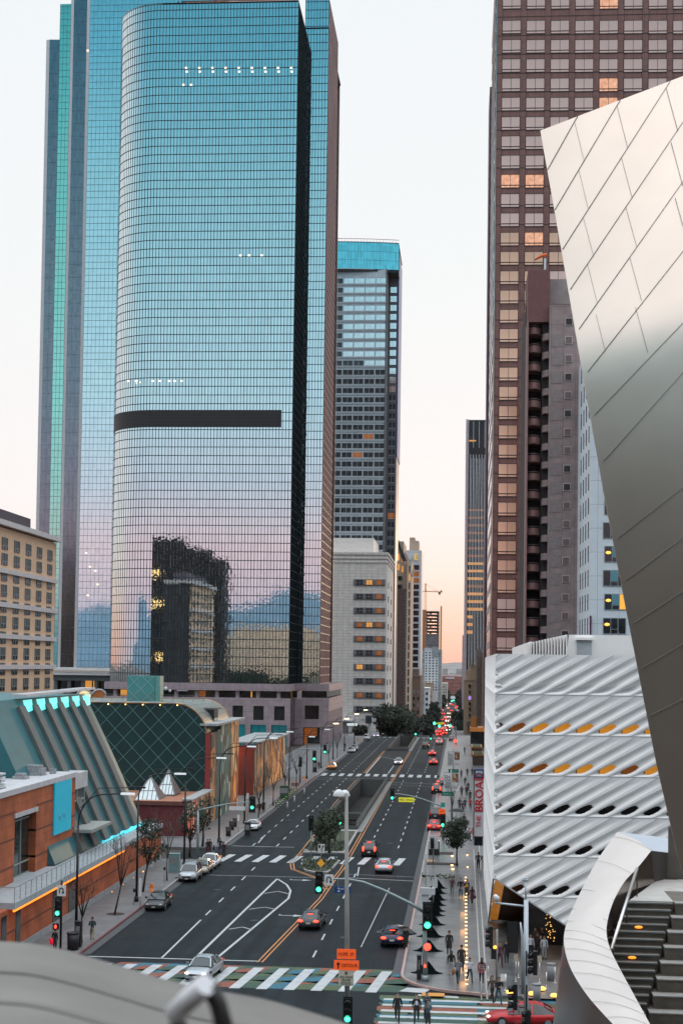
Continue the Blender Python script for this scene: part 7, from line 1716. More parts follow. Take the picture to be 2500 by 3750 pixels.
# bollards and shared bicycles in the left lane
for i, (u, v) in enumerate(((1078, 2940), (1114, 2910), (1052, 2963))):
    c = G(u, v); t = thing('bollard', 'white bollard beside the bike dock in the left lane', 'bollard', c, group='white bollards in the left lane'); MB().tube([(0, 0, 0), (0, 0, 1.1)], [.11, .08], 8).build('post', [wl_], t); MB().tube([(0, 0, .8), (0, 0, .95)], .12, 8).build('band', [mat('band_grey', (.4, .4, .4), .5, noise=0)], t)
def bicycle(i):
    t = thing('shared_bicycle', 'dark shared bicycle locked in the kerbside dock with a lime green mudguard', 'bicycle', (0, 0, 0), group='shared bicycles in the kerbside dock')
    for y in (-.52, .52):
        w_ = MB(); w_.tube([(0, y + .33 * math.cos(R(a)), .34 + .33 * math.sin(R(a))) for a in range(0, 361, 30)], .025, 5); w_.build('wheel', [tyre], t)
    f = MB(); pts = {'s': (0, -.2, .85), 'b': (0, -.1, .3), 'h': (0, .4, .9), 'f': (0, .52, .34), 'r': (0, -.52, .34)}
    for a, b in (('s', 'b'), ('b', 'h'), ('h', 'f'), ('r', 'b'), ('r', 's')): f.bar(pts[a], pts[b], .05, .05)
    f.build('frame', [bkm], t); MB().box(-.06, .06, -.35, -.08, .86, .93).build('saddle', [bkm], t); MB().bar((-.28, .36, 1.05), (.28, .36, 1.05), .04, .04).build('handlebar', [bkm], t)
    MB().bar((0, -.7, .7), (0, -.3, .74), .1, .04).build('mudguard', [mat('lime_green', (.25, .6, .08), .5, emit=(.3, 1, .1), es=.25, noise=0)], t)
    return t
b0_ = bicycle(0); dock = G(1020, 2961), G(1085, 2905)
for i in range(10):
    o = b0_ if i == 0 else copy_tree(b0_); q = dock[0] + (dock[1] - dock[0]) * (i / 9); o.location = (q.x - .6, q.y, 0); o.rotation_euler = (0, 0, R(72))
# black bell mounds
mm_ = mat('black_shaggy_mound', (.003, .005, .005), .95, noise=.4, ns=5, bump=.6, bs=14, spec=.05)
def mound_mesh(seed):
    rnd = random.Random(seed); rows = []
    for i in range(13):
        s = i / 12; r = s; z = 1.08 * math.exp(-(2.15 * s) ** 2)
        rows.append([(1.12 * r * math.cos(2 * math.pi * j / 20) * (1 + .06 * rnd.uniform(-1, 1)), .55 * r * math.sin(2 * math.pi * j / 20), z * .78) for j in range(20)])
        rows[-1].append(rows[-1][0])
    return MB().grid(rows).mesh('mound', [mm_])
mo = mound_mesh(1)
pos = [(1562, 3563), (1567, 3482), (1576, 3430), (1583, 3386), (1587, 3352), (1591, 3336), (1594, 3315), (1597, 3295), (1598, 3271), (1600, 3252)]
lbm = ['nearest black bell-shaped mound, beside the mast arm pole', 'second nearest black bell-shaped mound, behind the red hand signal', 'third nearest black bell-shaped mound', 'fourth nearest black bell-shaped mound, narrow and tall', 'one of the crowded black mounds in the middle of the row', 'one of the crowded black mounds in the middle of the row', 'one of the crowded black mounds in the middle of the row', 'third farthest black mound', 'second farthest black mound', 'farthest black mound, under the bus stop board']
for i, (u, v) in enumerate(pos):
    o = bpy.data.objects.new('bell_mound', mo); COL.objects.link(o); o.location = G(u, v, .15); o.scale = (1.02 if i < 4 else .9, 1, 1)
    tag(o, lbm[i], 'mound', 'black bell-shaped mounds along the right kerb')
o = boxy('leaning_rack', 'black slanted rack beside the nearest black mound', 'rack', 1533, 3588, .3, .5, 1.6, bkm)
# in-ground orange lights
gl_m = MB().sph((0, 0, 0), (.11, .085, .035), 0, 8, 4).mesh('ground_light', [mat('ground_light_glow', (1, .5, .15), .5, emit=(1, .50, .16), es=7, noise=0)])
v = 3213; i = 0
while v < 3612 and i < 48:
    o = bpy.data.objects.new('ground_light', gl_m); COL.objects.link(o); o.location = G(1704 + (v - 3200) * .008, v, .165); tag(o, 'small amber light set in the paving, one of a glowing line down the museum sidewalk', 'light', 'amber lights in the museum sidewalk'); v += 11.5 + (v - 3213) * .014; i += 1
for k_, (u, v) in enumerate(((1655, 3134), (1654, 3168), (1657, 3182), (1710, 3131), (1711, 3175))):
    o = bpy.data.objects.new('tree_uplight', gl_m); COL.objects.link(o); o.location = G(u, v, .2); o.scale = (1.5, 1.5, 1.5) if u < 1700 else (1, 1, 1); tag(o, 'amber ground light near the olive tree on the right sidewalk', 'light', 'amber lights around the olive tree')
for y, e in ((108, 14), (114, 14), (121, 14), (129, 14), (138, 12), (148, 10)):
    ld = bpy.data.lights.new('sidewalk_glow', 'POINT'); ld.energy = e; ld.color = (1, .45, .12); ld.shadow_soft_size = .3
    lo = bpy.data.objects.new('sidewalk_glow', ld); COL.objects.link(lo); lo.location = (.35, y, .6)
# plaza furniture: fire lamps, stanchions, menu stand, drums
for i, (u, v) in enumerate(((1865, 3643), (1946, 3648), (1983, 3630), (2028, 3655))):
    c = G(u, v, .17); t = thing('plaza_lamp', ['low flame-like amber lamp left of the signal pole', 'low amber lamp just right of the signal pole', 'taller amber lamp by the steel drum', 'amber lamp against the steel parapet'][i], 'lamp', c, group='amber lamps on the museum plaza')
    MB().tube([(0, 0, 0), (0, 0, .12)], .14, 8).build('base', [bkm], t); MB().sph((0, 0, .18), (.26, .2, .14)).build('glow', [mat('flame_glow', (1, .5, .1), .5, emit=(1, .42, .06), es=3.2, noise=.4, ns=4)], t)
ld = bpy.data.lights.new('lobby_light', 'POINT'); ld.energy = 90; ld.color = (1, .5, .2); ld.shadow_soft_size = .8; lo = bpy.data.objects.new('lobby_light', ld); COL.objects.link(lo); lo.location = (7.5, 118, 4.2)
for i, (u, v, h_) in enumerate(((1887, 3594, 1.5), (1974, 3598, 1.5), (1897, 3580, 1.1), (1999, 3620, 1.1), (1850, 3628, 1.1), (1786, 3590, 1.0), (2030, 3600, 1.1))):
    c = G(u, v, .17); t = thing('stanchion', 'slim steel queue stanchion on the museum plaza', 'stanchion', c, group='queue stanchions on the plaza')
    MB().tube([(0, 0, 0), (0, 0, h_)], .025, 6).build('post', [stl], t); MB().tube([(0, 0, 0), (0, 0, .04)], .17, 10).build('base', [stl], t)
    if h_ > 1.2: MB().box(-.15, .15, -.03, .0, h_ - .1, h_ + .35).build('sign_card', [mat('tan_card', (.4, .34, .26), .6, noise=.3, ns=12)], t)
t, p = post_sign('menu_stand', 'white tilted menu board on a stand in front of the museum lobby', 1842, 3606, 1842, 3580, .42, .5, wl_)
bin_('steel_drum', 'brushed steel drum standing by the museum entrance', 2016, 3592, .6, 1.15, mat('dull_drum', (.25, .26, .27), .6, .2, noise=.1)); bin_('steel_drum', 'pale steel drum right of the signal pole', 1964, 3668, .55, 1.1, MC['dull_drum'])
# benches along far sidewalk
for i, (u, v) in enumerate(((946, 2960), (1080, 2878))): boxy('bench', ['wooden bench on the lit left sidewalk', 'red-brown bench near the far left corner'][i], 'bench', u, v, 1.4, .5, .5, brk)
# wide black parasol
t = thing('parasol', 'black parasol over the right sidewalk behind the olive tree', 'parasol', G(1670, 3010, .15)); Yb = t.location.y; p = P(1670, 2972, Yb)
rows = [[(p.x + r * math.cos(2 * math.pi * j / 12), p.y + r * math.sin(2 * math.pi * j / 12), p.z + .45 - .4 * (r / 1.2) ** 1.4) for j in range(13)] for r in (0.01, .4, .8, 1.2)]
MB().grid(rows).build('canopy', [bkm], t, True); MB().tube([Vector(t.location), p + Vector((0, 0, .4))], .03, 6).build('pole', [gpole2], t, True)
# ------------------------------------------------------------------ trees
leafd = mat('dark_leaf', (.018, .030, .016), .7, noise=.5, ns=2); leafm = mat('olive_leaf', (.035, .05, .028), .7, noise=.5, ns=2); bark = mat('bark', (.05, .04, .035), .9, noise=.3, ns=6); barkp = mat('pale_bark', (.14, .12, .11), .9, noise=.3, ns=6)
leafc = mat('conifer_leaf', (.012, .024, .016), .8, noise=.5, ns=2)
def limbs(mb, base, h, spread, r0, rnd, n=7, lean=(0, 0), levels=2):
    tips = []
    top = base + Vector((lean[0], lean[1], h * .42)); mb.tube([base, base + (top - base) * .5 + Vector((rnd.uniform(-.08, .08), 0, 0)), top], [r0, r0 * .8, r0 * .6], 7)
    for i in range(n):
        a = 2 * math.pi * i / n + rnd.uniform(-.4, .4); s = base + (top - base) * rnd.uniform(.7, 1)
        e = top + Vector((math.cos(a) * spread * rnd.uniform(.5, .9), math.sin(a) * spread * rnd.uniform(.5, .9), h * rnd.uniform(.2, .5)))
        m = (s + e) / 2 + Vector((0, 0, .12 * h)); mb.tube([s, m, e], [r0 * .45, r0 * .28, r0 * .1], 5); tips.append(e)
        if levels > 1:
            for j in range(4):
                e2 = m + (e - m) * rnd.uniform(.2, 1) + Vector((rnd.uniform(-1, 1) * spread * .35, rnd.uniform(-1, 1) * spread * .35, h * rnd.uniform(.04, .2)))
                q = m + (e - m) * rnd.uniform(.0, .6); mb.tube([q, e2], [r0 * .16, r0 * .05], 4); tips.append(e2)
    return tips
def foliage(mb, clumps, per, size, rnd):
    for c, r in clumps:
        for _ in range(per):
            d = Vector((rnd.gauss(0, 1), rnd.gauss(0, 1), rnd.gauss(0, 1))).normalized() * r * rnd.uniform(.35, 1.08); p = c + Vector((d.x, d.y, d.z * .8))
            x = Vector((rnd.uniform(-1, 1), rnd.uniform(-1, 1), rnd.uniform(-1, 1))).normalized(); y = x.orthogonal().normalized(); s = size * rnd.uniform(.6, 1.3)
            mb.add([p - x * s, p + y * s * .5, p + x * s, p - y * s * .5], [(0, 1, 2, 3)])
def tree(name, lbl, loc, h, spread, seed, leaf=leafd, per=26, size=.22, nc=26, bare=False, barkm=bark, r0=.16, lean=(0, 0), group=None, low=.42):
    rnd = random.Random(seed); loc = Vector(loc); t = thing(name, lbl, 'tree', loc, group=group)
    mb = MB(); tips = limbs(mb, Vector((0, 0, 0)), h, spread, r0, rnd, 8, lean, 2 if not bare else 2)
    if bare:
        for e in list(tips):
            for _ in range(3): mb.tube([e - Vector((0, 0, .2)), e + Vector((rnd.uniform(-.5, .5), rnd.uniform(-.5, .5), rnd.uniform(.2, .9)))], [r0 * .07, r0 * .03], 3)
    mb.build('trunk', [barkm], t)
    if not bare:
        cl = []
        for _ in range(nc):
            a = rnd.uniform(0, 2 * math.pi); rr = spread * math.sqrt(rnd.uniform(0, 1)) * .85; zz = rnd.uniform(low, .97)
            kk = math.sqrt(max(.1, 1 - abs((zz - (low + 1) / 2) / ((1 - low) / 2)) ** 2)); cl.append((Vector((lean[0] + rr * math.cos(a) * kk, lean[1] + rr * math.sin(a) * kk, h * zz)), spread * rnd.uniform(.22, .42)))
        f = MB(); foliage(f, cl, per, size, rnd); f.build('crown', [leaf], t)
    return t
tree('street_tree', 'leafy dark street tree beside the orange hydrant on the left sidewalk', G(524, 3266, .15), 7.2, 2.0, 1, leafd, 40, .16, 20, lean=(.5, 0), r0=.12)
tree('street_tree', 'leafy dark street tree behind the pale green mast arm pole', G(742, 3100, .15), 5.6, 2.1, 2, leafd, 34, .16, 20)
tree('street_tree', 'dark leafy street tree left of the mast arm pole base', G(694, 3140, .15), 5.4, 1.8, 22, leafd, 30, .16, 16)
tree('olive_tree', 'round olive tree in a planting strip on the right sidewalk', G(1672, 3171, .15), 5.4, 1.75, 3, leafm, 90, .14, 40, r0=.11)
tree('median_tree', 'tallest bushy tree on the planted median behind the grey lamp post', G(1205, 3125, .2), 4.9, 1.9, 4, leafm, 70, .15, 36)
tree('median_tree', 'smaller round shrub left of the taller median tree', G(1172, 3105, .2), 3.0, 1.4, 5, leafm, 60, .15, 24, low=.15)
tree('median_tree', 'low dark tree at the right of the median planting', G(1225, 3090, .2), 4.4, 1.3, 6, leafd, 50, .15, 24)
for i, (u, v, h_, s_, lb2) in enumerate(((420, 3350, 7.0, 1.6, 'bare street tree leaning right on the left sidewalk'), (300, 3452, 5.5, 1.5, 'bare street tree near the black litter bin'), (612, 3225, 7.0, 1.8, 'pale bare street tree beside the teal cabinet'), (946, 2996, 6.5, 2.2, 'bare tree before the red wall'), (1000, 2950, 7.0, 2.4, 'bare tree in front of the second mural panels'), (1042, 2918, 7.5, 2.4, 'bare tree beside the dark green newsstand'), (1085, 2890, 7.5, 2.4, 'bare tree under the mauve podium corner'), (1202, 2800, 6, 1.8, 'bare tree by the far left sidewalk'), (1234, 2775, 6, 1.6, 'thin bare tree further along the far left sidewalk'))):
    tree('bare_tree', lb2, G(u, v, .15), h_, s_, 30 + i, bare=True, barkm=barkp if i == 2 else bark, r0=.09, lean=(.6, 0) if i == 0 else (0, 0), group='bare street trees')
p = G(1655, 3010, .15); tree('bare_tree', 'thin bare tree by the banner poles on the right sidewalk', p, 6, 1.4, 50, bare=True, r0=.07, group='bare street trees')
def bigtree(lbl, u, vtop, vbot, Y, spread, seed, leaf=leafd, name='round_tree', low=.15, size=.6, per=70, nc=40):
    a = P(u, vtop, Y); b = zroad(Y); tree(name, lbl, (a.x, Y, b), a.z - b, spread, seed, leaf, per, size, nc, r0=.35, low=low)
bigtree('largest dark round tree in front of the pale concrete building', 1440, 2600, 2700, 505, 7.6, 60, per=130, nc=80)
bigtree('smaller dark tree attached to the right of the big round tree', 1498, 2640, 2700, 520, 4.2, 61, nc=50)
bigtree('dark tree left of the entrance sign below the pale concrete building', 1215, 2636, 2690, 480, 3.6, 62, low=.3)
bigtree('thin dark tree behind the white entrance sign', 1320, 2662, 2700, 490, 2.6, 63)
for i, (u, vt, Y, s_) in enumerate(((1568, 2624, 620, 4.2), (1556, 2650, 600, 3.6), (1592, 2568, 900, 3.4), (1586, 2590, 820, 3.8), (1600, 2610, 760, 2.8), (1622, 2546, 1300, 4), (1636, 2530, 1500, 5), (1610, 2560, 1150, 3.5), (1680, 2532, 1450, 4.5), (1686, 2524, 1500, 5), (1670, 2540, 1600, 5), (1690, 2560, 1100, 3.5), (1668, 2608, 820, 3), (1676, 2630, 760, 3.2), (1684, 2645, 680, 3), (1690, 2600, 720, 3), (1645, 2545, 1650, 4), (1579, 2606, 760, 3.4))):
    bigtree(['dark tree crowding the left side of the descending avenue', 'dark tree on the right side of the descending avenue'][u > 1640], u, vt, 0, Y, s_, 70 + i, leafc, 'avenue_tree', .05, .7, 60, 26)
for o in bpy.data.objects:
    if o.name.startswith('avenue_tree'): o['group'] = 'dark trees lining the far avenue'
# island shrubs and planting strips as ground cover
rnd = random.Random(8); f = MB()
for cx_, cy_, wx, wy, n in ((-15.3, 166.5, 1.8, 4.0, 420), (-15.9, 183, 2.2, 4.5, 500), (-2.2, 158.5, 1.7, 1.2, 60)):
    for _ in range(n):
        p = Vector((cx_ + rnd.uniform(-wx, wx), cy_ + rnd.uniform(-wy, wy), .2 + rnd.uniform(0, .35))); x = Vector((rnd.uniform(-1, 1), rnd.uniform(-1, 1), rnd.uniform(0, 1))).normalized(); y = x.orthogonal().normalized(); s = rnd.uniform(.1, .25)
        f.add([p - x * s, p + y * s * .5, p + x * s, p - y * s * .5], [(0, 1, 2, 3)])
tag(f.build('ground_cover', [leafm]), 'low dark green ground cover on the median island', 'ground cover', kind='stuff')
f = MB(); a = G(1560, 3168, .15); b = G(1690, 3160, .15); f.box(a.x, b.x - .4, a.y + .4, a.y + 2.1, .14, .2); a = G(1580, 3128, .15); f.box(a.x, b.x - 1, a.y, a.y + 2, .14, .2)
struct(f, 'planting_strip', [mat('dark_soil', (.035, .022, .018), .9, noise=.3, ns=3)])
for i, (u, v) in enumerate(((424, 3347), (668, 3215))):
    q = G(u, v, .15); struct(MB().tube([(q.x, q.y, .14), (q.x, q.y, .158)], .8, 14), 'tree_pit', [MC['dark_soil']])
# ------------------------------------------------------------------ people
skin = mat('skin_tone', (.42, .25, .17), .6, noise=0)
CM = {}
def cloth(c):
    kk = tuple(round(x, 3) for x in c)
    if kk not in CM: CM[kk] = mat('cloth_%d' % len(CM), c, .85, noise=.12, ns=6)
    return CM[kk]
def body_mesh(pose, skirt=False):
    """one continuous skinned body, posed; materials: 0 skin 1 top 2 trousers 3 shoes; front is -y"""
    V = []; E = []; Rd = []
    def add(p, r, par=None): V.append(Vector(p)); Rd.append(r); (E.append((par, len(V) - 1)) if par is not None else None); return len(V) - 1
    st = pose.get('stride', 0.0); arm = pose.get('arm', 'down'); ln = pose.get('lean', 0)
    pel = add((0, 0, .93), (.145, .11)); wst = add((0, -.01 - ln * .3, 1.08), (.125, .095), pel); chs = add((0, -.01 - ln * .8, 1.28), (.165, .11), wst); nk0 = add((0, -.0 - ln, 1.43), (.07, .07), chs)
    nk = add((0, -.01 - ln, 1.49), (.055, .055), nk0); hd0 = add((0, -.02 - ln, 1.565), (.072, .082), nk); hd1 = add((0, -.02 - ln, 1.655), (.08, .092), hd0); hd2 = add((0, -.012 - ln, 1.72), (.055, .062), hd1)
    for s in (-1, 1):
        ph = st * s
        hip = add((s * .09, 0, .88), (.088, .09), pel); kn = add((s * .1, -.02 - ph * .28 - abs(st) * .05, .50), (.06, .062), hip)
        ay = -ph * .42 + (.12 if ph < 0 else 0); az = .09 + (.10 if ph < 0 else .0); ak = add((s * .1, ay, az), (.042, .045), kn); tb = add((s * .115, ay - .14, max(.035, az - .05 - (.03 if ph < 0 else 0))), (.042, .032), ak); add((s * .1, ay + .05, max(.03, az - .05)), (.038, .035), ak)
        sh = add((s * .185, 0 - ln, 1.39), (.065, .065), nk0)
        if arm == 'down': el = (s * .24, .03 + ph * .14 - ln, 1.12); wr = (s * .25, -.04 + ph * .28 - ln, .88)
        elif arm == 'bent': el = (s * .25, .02 - ln, 1.13); wr = (s * .1, -.24 - ln, 1.16)
        elif arm == 'phone': el = (s * .22, -.08 - ln, 1.16); wr = (s * .08, -.26 - ln, 1.33)
        elif arm == 'pockets': el = (s * .29, .06 - ln, 1.13); wr = (s * .2, -.05, .96)
        e_ = add(el, (.045, .045), sh); w_ = add(wr, (.030, .03), e_); d = (Vector(wr) - Vector(el)).normalized(); hnd = add(Vector(wr) + d * .09, (.034, .022), w_)
        for q in range(4): add(Vector(wr) + d * (.15 + .012 * (q in (1, 2))) + Vector((0, (q - 1.5) * .02, 0)), (.010, .010), hnd)
        add(Vector(wr) + d * .09 + Vector((0, -.04, .0)) + d * .03, (.011, .011), hnd)
    me = bpy.data.meshes.new('body'); me.from_pydata([tuple(v) for v in V], E, []); ob = bpy.data.objects.new('tmp', me); COL.objects.link(ob)
    m = ob.modifiers.new('s', 'SKIN'); m.use_smooth_shade = True
    for i, sv in enumerate(me.skin_vertices[0].data): sv.radius = [q * (1.22 if q > .035 else 1) for q in Rd[i]]; sv.use_root = (i == 0)
    m.branch_smoothing = .6
    ss = ob.modifiers.new('u', 'SUBSURF'); ss.levels = 1; ss.render_levels = 1
    bpy.context.view_layer.update(); dg = bpy.context.evaluated_depsgraph_get(); out = bpy.data.meshes.new_from_object(ob.evaluated_get(dg)); bpy.data.objects.remove(ob)
    out.materials.clear()
    for _ in range(4): out.materials.append(skin)
    # label faces by the nearest bone
    seg = []
    names = {}
    for a, b in E: seg.append((V[a], V[b], a, b))
    head = {nk, hd0, hd1, hd2}; n_ = 13 + 0
    for p in out.polygons:
        c = p.center; best = None
        for a, b, ia, ib in seg:
            t = max(0, min(1, (c - a).dot(b - a) / max(1e-9, (b - a).length_squared))); dd = (c - a - (b - a) * t).length
            if best is None or dd < best[0]: best = (dd, ib, ia, t)
        ib = best[1]
        if ib in head: mi = 0
        elif ib >= 8:
            loc_ = (ib - 8) % 14
            if loc_ in (0, 1): mi = 2
            elif loc_ == 2: mi = 2 if c.z > .12 + .1 * (st != 0) * 0 else 3
            elif loc_ in (3, 4): mi = 3
            elif loc_ in (5, 6, 7): mi = 1
            else: mi = 0
        else: mi = 1 if c.z > .96 else 2
        p.material_index = mi
    return out
POSES = {'walk': dict(stride=.8), 'walk2': dict(stride=-.75), 'stand': dict(stride=0), 'phone': dict(stride=.1, arm='phone'), 'bent': dict(stride=.55, arm='bent'), 'pockets': dict(stride=.35, arm='pockets'), 'lean': dict(stride=.6, lean=.12, arm='bent')}
BM = {k: body_mesh(v) for k, v in POSES.items()}
def hair_mesh(kind, ln=0):
    mb = MB(); rows = []
    cz = 1.655; 
    n = 12
    for i in range(7):
        th = math.pi * .62 * i / 6
        rows.append([(.092 * math.sin(th) * math.cos(2 * math.pi * j / n), -.0 - ln + .108 * math.sin(th) * math.sin(2 * math.pi * j / n) - .012, cz + .02 + .098 * math.cos(th)) for j in range(n + 1)])
    keep = MB(); 
    for i in range(6):
        for j in range(n):
            q = (rows[i][j], rows[i][j + 1], rows[i + 1][j + 1], rows[i + 1][j]); cy_ = sum(p[1] for p in q) / 4; cz2 = sum(p[2] for p in q) / 4
            if cy_ < -.055 - ln and cz2 < cz + .05: continue
            keep.add(q, [(0, 1, 2, 3)], 0, True)
    if kind == 'long': keep.tube([(0, .05 - ln, 1.68), (0, .075 - ln, 1.55), (0, .09 - ln, 1.40), (0, .09 - ln, 1.26)], [.085, .095, .10, .05], 8)
    keep.sph((0, -.115 - ln, 1.635), (.014, .02, .02), 1, 6, 4)      # nose
    for s in (-1, 1): keep.sph((s * .03, -.098 - ln, 1.662), (.011, .008, .007), 2, 6, 4); keep.sph((s * .084, -.015 - ln, 1.645), (.014, .022, .03), 1, 6, 4)
    keep.sph((0, -.098 - ln, 1.597), (.025, .01, .006), 3, 6, 4)
    return keep.mesh('hair', [mat('dark_hair', (.015, .011, .009), .6, noise=0), skin, mat('eye_dark', (.01, .01, .01), .3, noise=0), mat('lip', (.3, .10, .09), .5, noise=0)])
HM = {(k, l): hair_mesh(k, l) for k in ('short', 'long') for l in (0, .12)}
coatm = {}
def coat(kind):
    if kind in coatm: return coatm[kind]
    mb = MB(); zt_, zb_ = (1.0, .55) if kind == 'coat' else (1.0, .78)
    rows = [[(rx * math.cos(2 * math.pi * j / 14), ry * math.sin(2 * math.pi * j / 14), z) for j in range(15)] for z, rx, ry in ((1.12, .155, .13), (1.0, .185, .155), (.8, .20, .18), (zb_, .22, .21))]
    mb.grid(rows); coatm[kind] = mb.mesh('coat_skirt', [skin]); return coatm[kind]
blackc, dk_, jean, tanp, whitec = (.012, .012, .014), (.03, .032, .036), (.05, .085, .13), (.30, .24, .17), (.62, .62, .66)
def person(lbl, u, v, pose, face, top, bot, hair='short', h=1.75, skc=None, extra=None, z=.15, hairc=None, loc=None, grp=None):
    c = Vector(loc) if loc else G(u, v, z); t = thing('person', lbl, 'person', c, R(face), grp); s_ = h / 1.77; t.scale = (s_, s_, s_)
    ln = POSES[pose].get('lean', 0); b = bpy.data.objects.new('body', BM[pose]); COL.objects.link(b); b.parent = t
    for i, m_ in ((0, mat('skin_%s' % (skc or 'mid'), {'dark': (.10, .055, .035), 'mid': (.36, .21, .14), 'pale': (.5, .33, .25)}[skc or 'mid'], .6, noise=0)), (1, cloth(top)), (2, cloth(bot)), (3, cloth((.02, .02, .02)))):
        b.material_slots[i].link = 'OBJECT'; b.material_slots[i].material = m_
    hh = bpy.data.objects.new('hair', HM[(hair, ln)]); COL.objects.link(hh); hh.parent = t
    if extra:
        for e in extra.split('+'):
            if e in ('coat', 'jacket'):
                o = bpy.data.objects.new('coat_skirt', coat(e)); COL.objects.link(o); o.parent = t; o.material_slots[0].link = 'OBJECT'; o.material_slots[0].material = cloth(top)
            if e == 'backpack': MB().sph((0, .18, 1.2), (.15, .11, .23)).build('backpack', [cloth((.16, .03, .03))], t)
            if e == 'bag': MB().sph((.3, .02, .82), (.14, .07, .2)).build('bag', [cloth((.28, .10, .03))], t)
            if e == 'blackbag': MB().sph((-.3, .0, .72), (.12, .08, .17)).build('bag', [cloth(blackc)], t)
            if e == 'yellow': MB().sph((0, -.09, 1.12), (.11, .07, .27)).build('yellow_shirt', [cloth((.65, .34, .01))], t)
            if e == 'whiteshirt': MB().sph((0, -.075, 1.15), (.10, .06, .24)).build('white_shirt', [cloth(whitec)], t)
            if e == 'phone': MB().box(-.04, .04, -.40, -.385, 1.38, 1.53).build('phone', [bkm], t)
            if e == 'redbag': MB().sph((.28, 0, .75), (.24, .15, .28)).build('red_bag', [mat('bright_red_bag', (.75, .01, .04), .6, emit=(1, .02, .05), es=.3, noise=0)], t)
            if e == 'stripes':
                for k_ in range(3): MB().tube([(0, -ln, 1.05 + k_ * .12), (0, -ln, 1.08 + k_ * .12)], [.178, .180], 12, caps=False).build('stripe', [cloth((.5, .45, .45))], t)
    return t
# facing: 0 = toward the viewer, 180 = walking away
person('man in dark jacket and tan trousers standing alone on the lower left sidewalk', 338, 3444, 'bent', 190, (.03, .05, .06), tanp, h=1.85)
person('seated-height figure with a bright red bag beside the near left signal pole', 201, 3484, 'stand', 160, blackc, dk_, extra='redbag', h=1.7)
person('person in a grey jacket with a red backpack walking away on the museum sidewalk', 1654, 3276, 'walk', 180, (.10, .10, .11), (.12, .11, .10), extra='backpack')
person('person in a black jacket and blue jeans beside the red backpack walker', 1686, 3287, 'pockets', 0, blackc, jean, h=1.85, skc='pale')
person('person in a dark coat over a bright yellow top walking on the line of lights', 1708, 3287, 'walk', 5, (.05, .04, .035), (.03, .02, .02), 'long', extra='coat+yellow', h=1.72)
person('long-haired woman in a maroon coat carrying a black bag by the steel edging', 1727, 3312, 'walk2', 190, (.10, .012, .02), blackc, 'long', extra='coat+blackbag', h=1.66)
person('tall figure in a long black coat walking away on the museum sidewalk', 1643, 3500, 'walk', 180, blackc, dk_, extra='coat', h=1.9)
person('woman in a black top and pale patterned trousers following the black coat', 1651, 3573, 'stand', 180, blackc, (.30, .32, .35), 'long', h=1.78)
person('heavy man in a dark coat just behind the grey shirted walker', 1688, 3560, 'stand', 175, (.02, .018, .02), blackc, h=1.95, extra='coat')
person('man in a grey shirt striding with an orange bag near the sidewalk end', 1675, 3606, 'lean', 165, (.13, .14, .16), (.05, .06, .07), extra='bag', h=1.85)
person('man in a white shirt and dark trousers standing on the line of lights', 1718, 3598, 'bent', 20, whitec, (.04, .05, .07), h=1.72)
person('person in a striped red and grey sweater walking along the edging', 1762, 3602, 'walk', 180, (.20, .05, .06), blackc, 'long', extra='jacket+stripes', h=1.78)
person('woman in a brown patterned jacket at the corner beside the man in black', 1800, 3670, 'walk2', 30, (.09, .06, .05), blackc, 'long', h=1.75)
person('man in a black hoodie and jeans leaning forward at the plaza corner', 1823, 3679, 'lean', 20, blackc, (.06, .09, .11), h=1.82)
person('woman dressed all in black walking on the striped crosswalk', 1454, 3744, 'walk', 0, (.015, .013, .015), blackc, 'long', extra='jacket', h=1.82, z=.01, skc='pale')
person('woman in a black jacket and white shirt crossing on the striped crosswalk', 1524, 3747, 'walk2', 0, blackc, (.02, .02, .022), 'long', extra='jacket+whiteshirt', h=1.8, z=.01, skc='pale')
person('person in a blue denim jacket leading the group on the striped crosswalk', 1566, 3764, 'phone', 0, (.06, .11, .14), dk_, h=1.7, z=.01)
person('person in a dark blue jacket holding up a phone behind the denim jacket', 1561, 3738, 'phone', 10, (.05, .085, .11), dk_, h=1.8, z=.01, extra='phone', skc='pale')
person('dark figure getting out of the navy sedan at the right kerb', 1484, 3476, 'stand', 200, blackc, blackc, h=1.75, z=.01, extra='coat')
person('dark figure with hands in pockets by the museum wall', 1750, 3185, 'pockets', 180, (.02, .02, .025), blackc, h=1.9)
person('dark figure half hidden at the museum wall', 1771, 3184, 'stand', 0, (.025, .02, .025), blackc, h=1.8)
person('woman in a white top with dark trousers under the banner', 1717, 3079, 'walk', 0, (.55, .5, .5), (.04, .05, .08), 'long', h=1.68)
person('woman in a pink top and white trousers under the banner', 1728, 3080, 'walk2', 0, (.45, .16, .14), (.5, .5, .5), 'long', h=1.66)
person('dark figure behind the pair under the banner', 1735, 3076, 'stand', 180, blackc, blackc, h=1.7)
person('dark figure walking behind the olive tree', 1698, 3030, 'walk', 180, (.02, .022, .025), blackc, h=1.85)
mid = [(1701, 2966, 'walk'), (1681, 2964, 'stand'), (1692, 2978, 'walk2'), (1707, 2916, 'walk'), (1689, 2916, 'stand'), (1713, 2900, 'walk2'), (1720, 2934, 'stand'), (1710, 2844, 'walk'), (1728, 2844, 'walk2'), (1700, 2760, 'walk'), (1688, 2850, 'stand'), (1702, 2880, 'walk')]
wh = ['in front of the banner poles', 'beside the near banner pole', 'between banner pole and kerb', 'behind the banner', 'by the 3rd St sign', 'near the banner top', 'beside the banner cap', 'on the narrow far sidewalk', 'at the wall on the far sidewalk', 'alone near the orange pavilion', 'under the street banners', 'beyond the 3rd St sign']
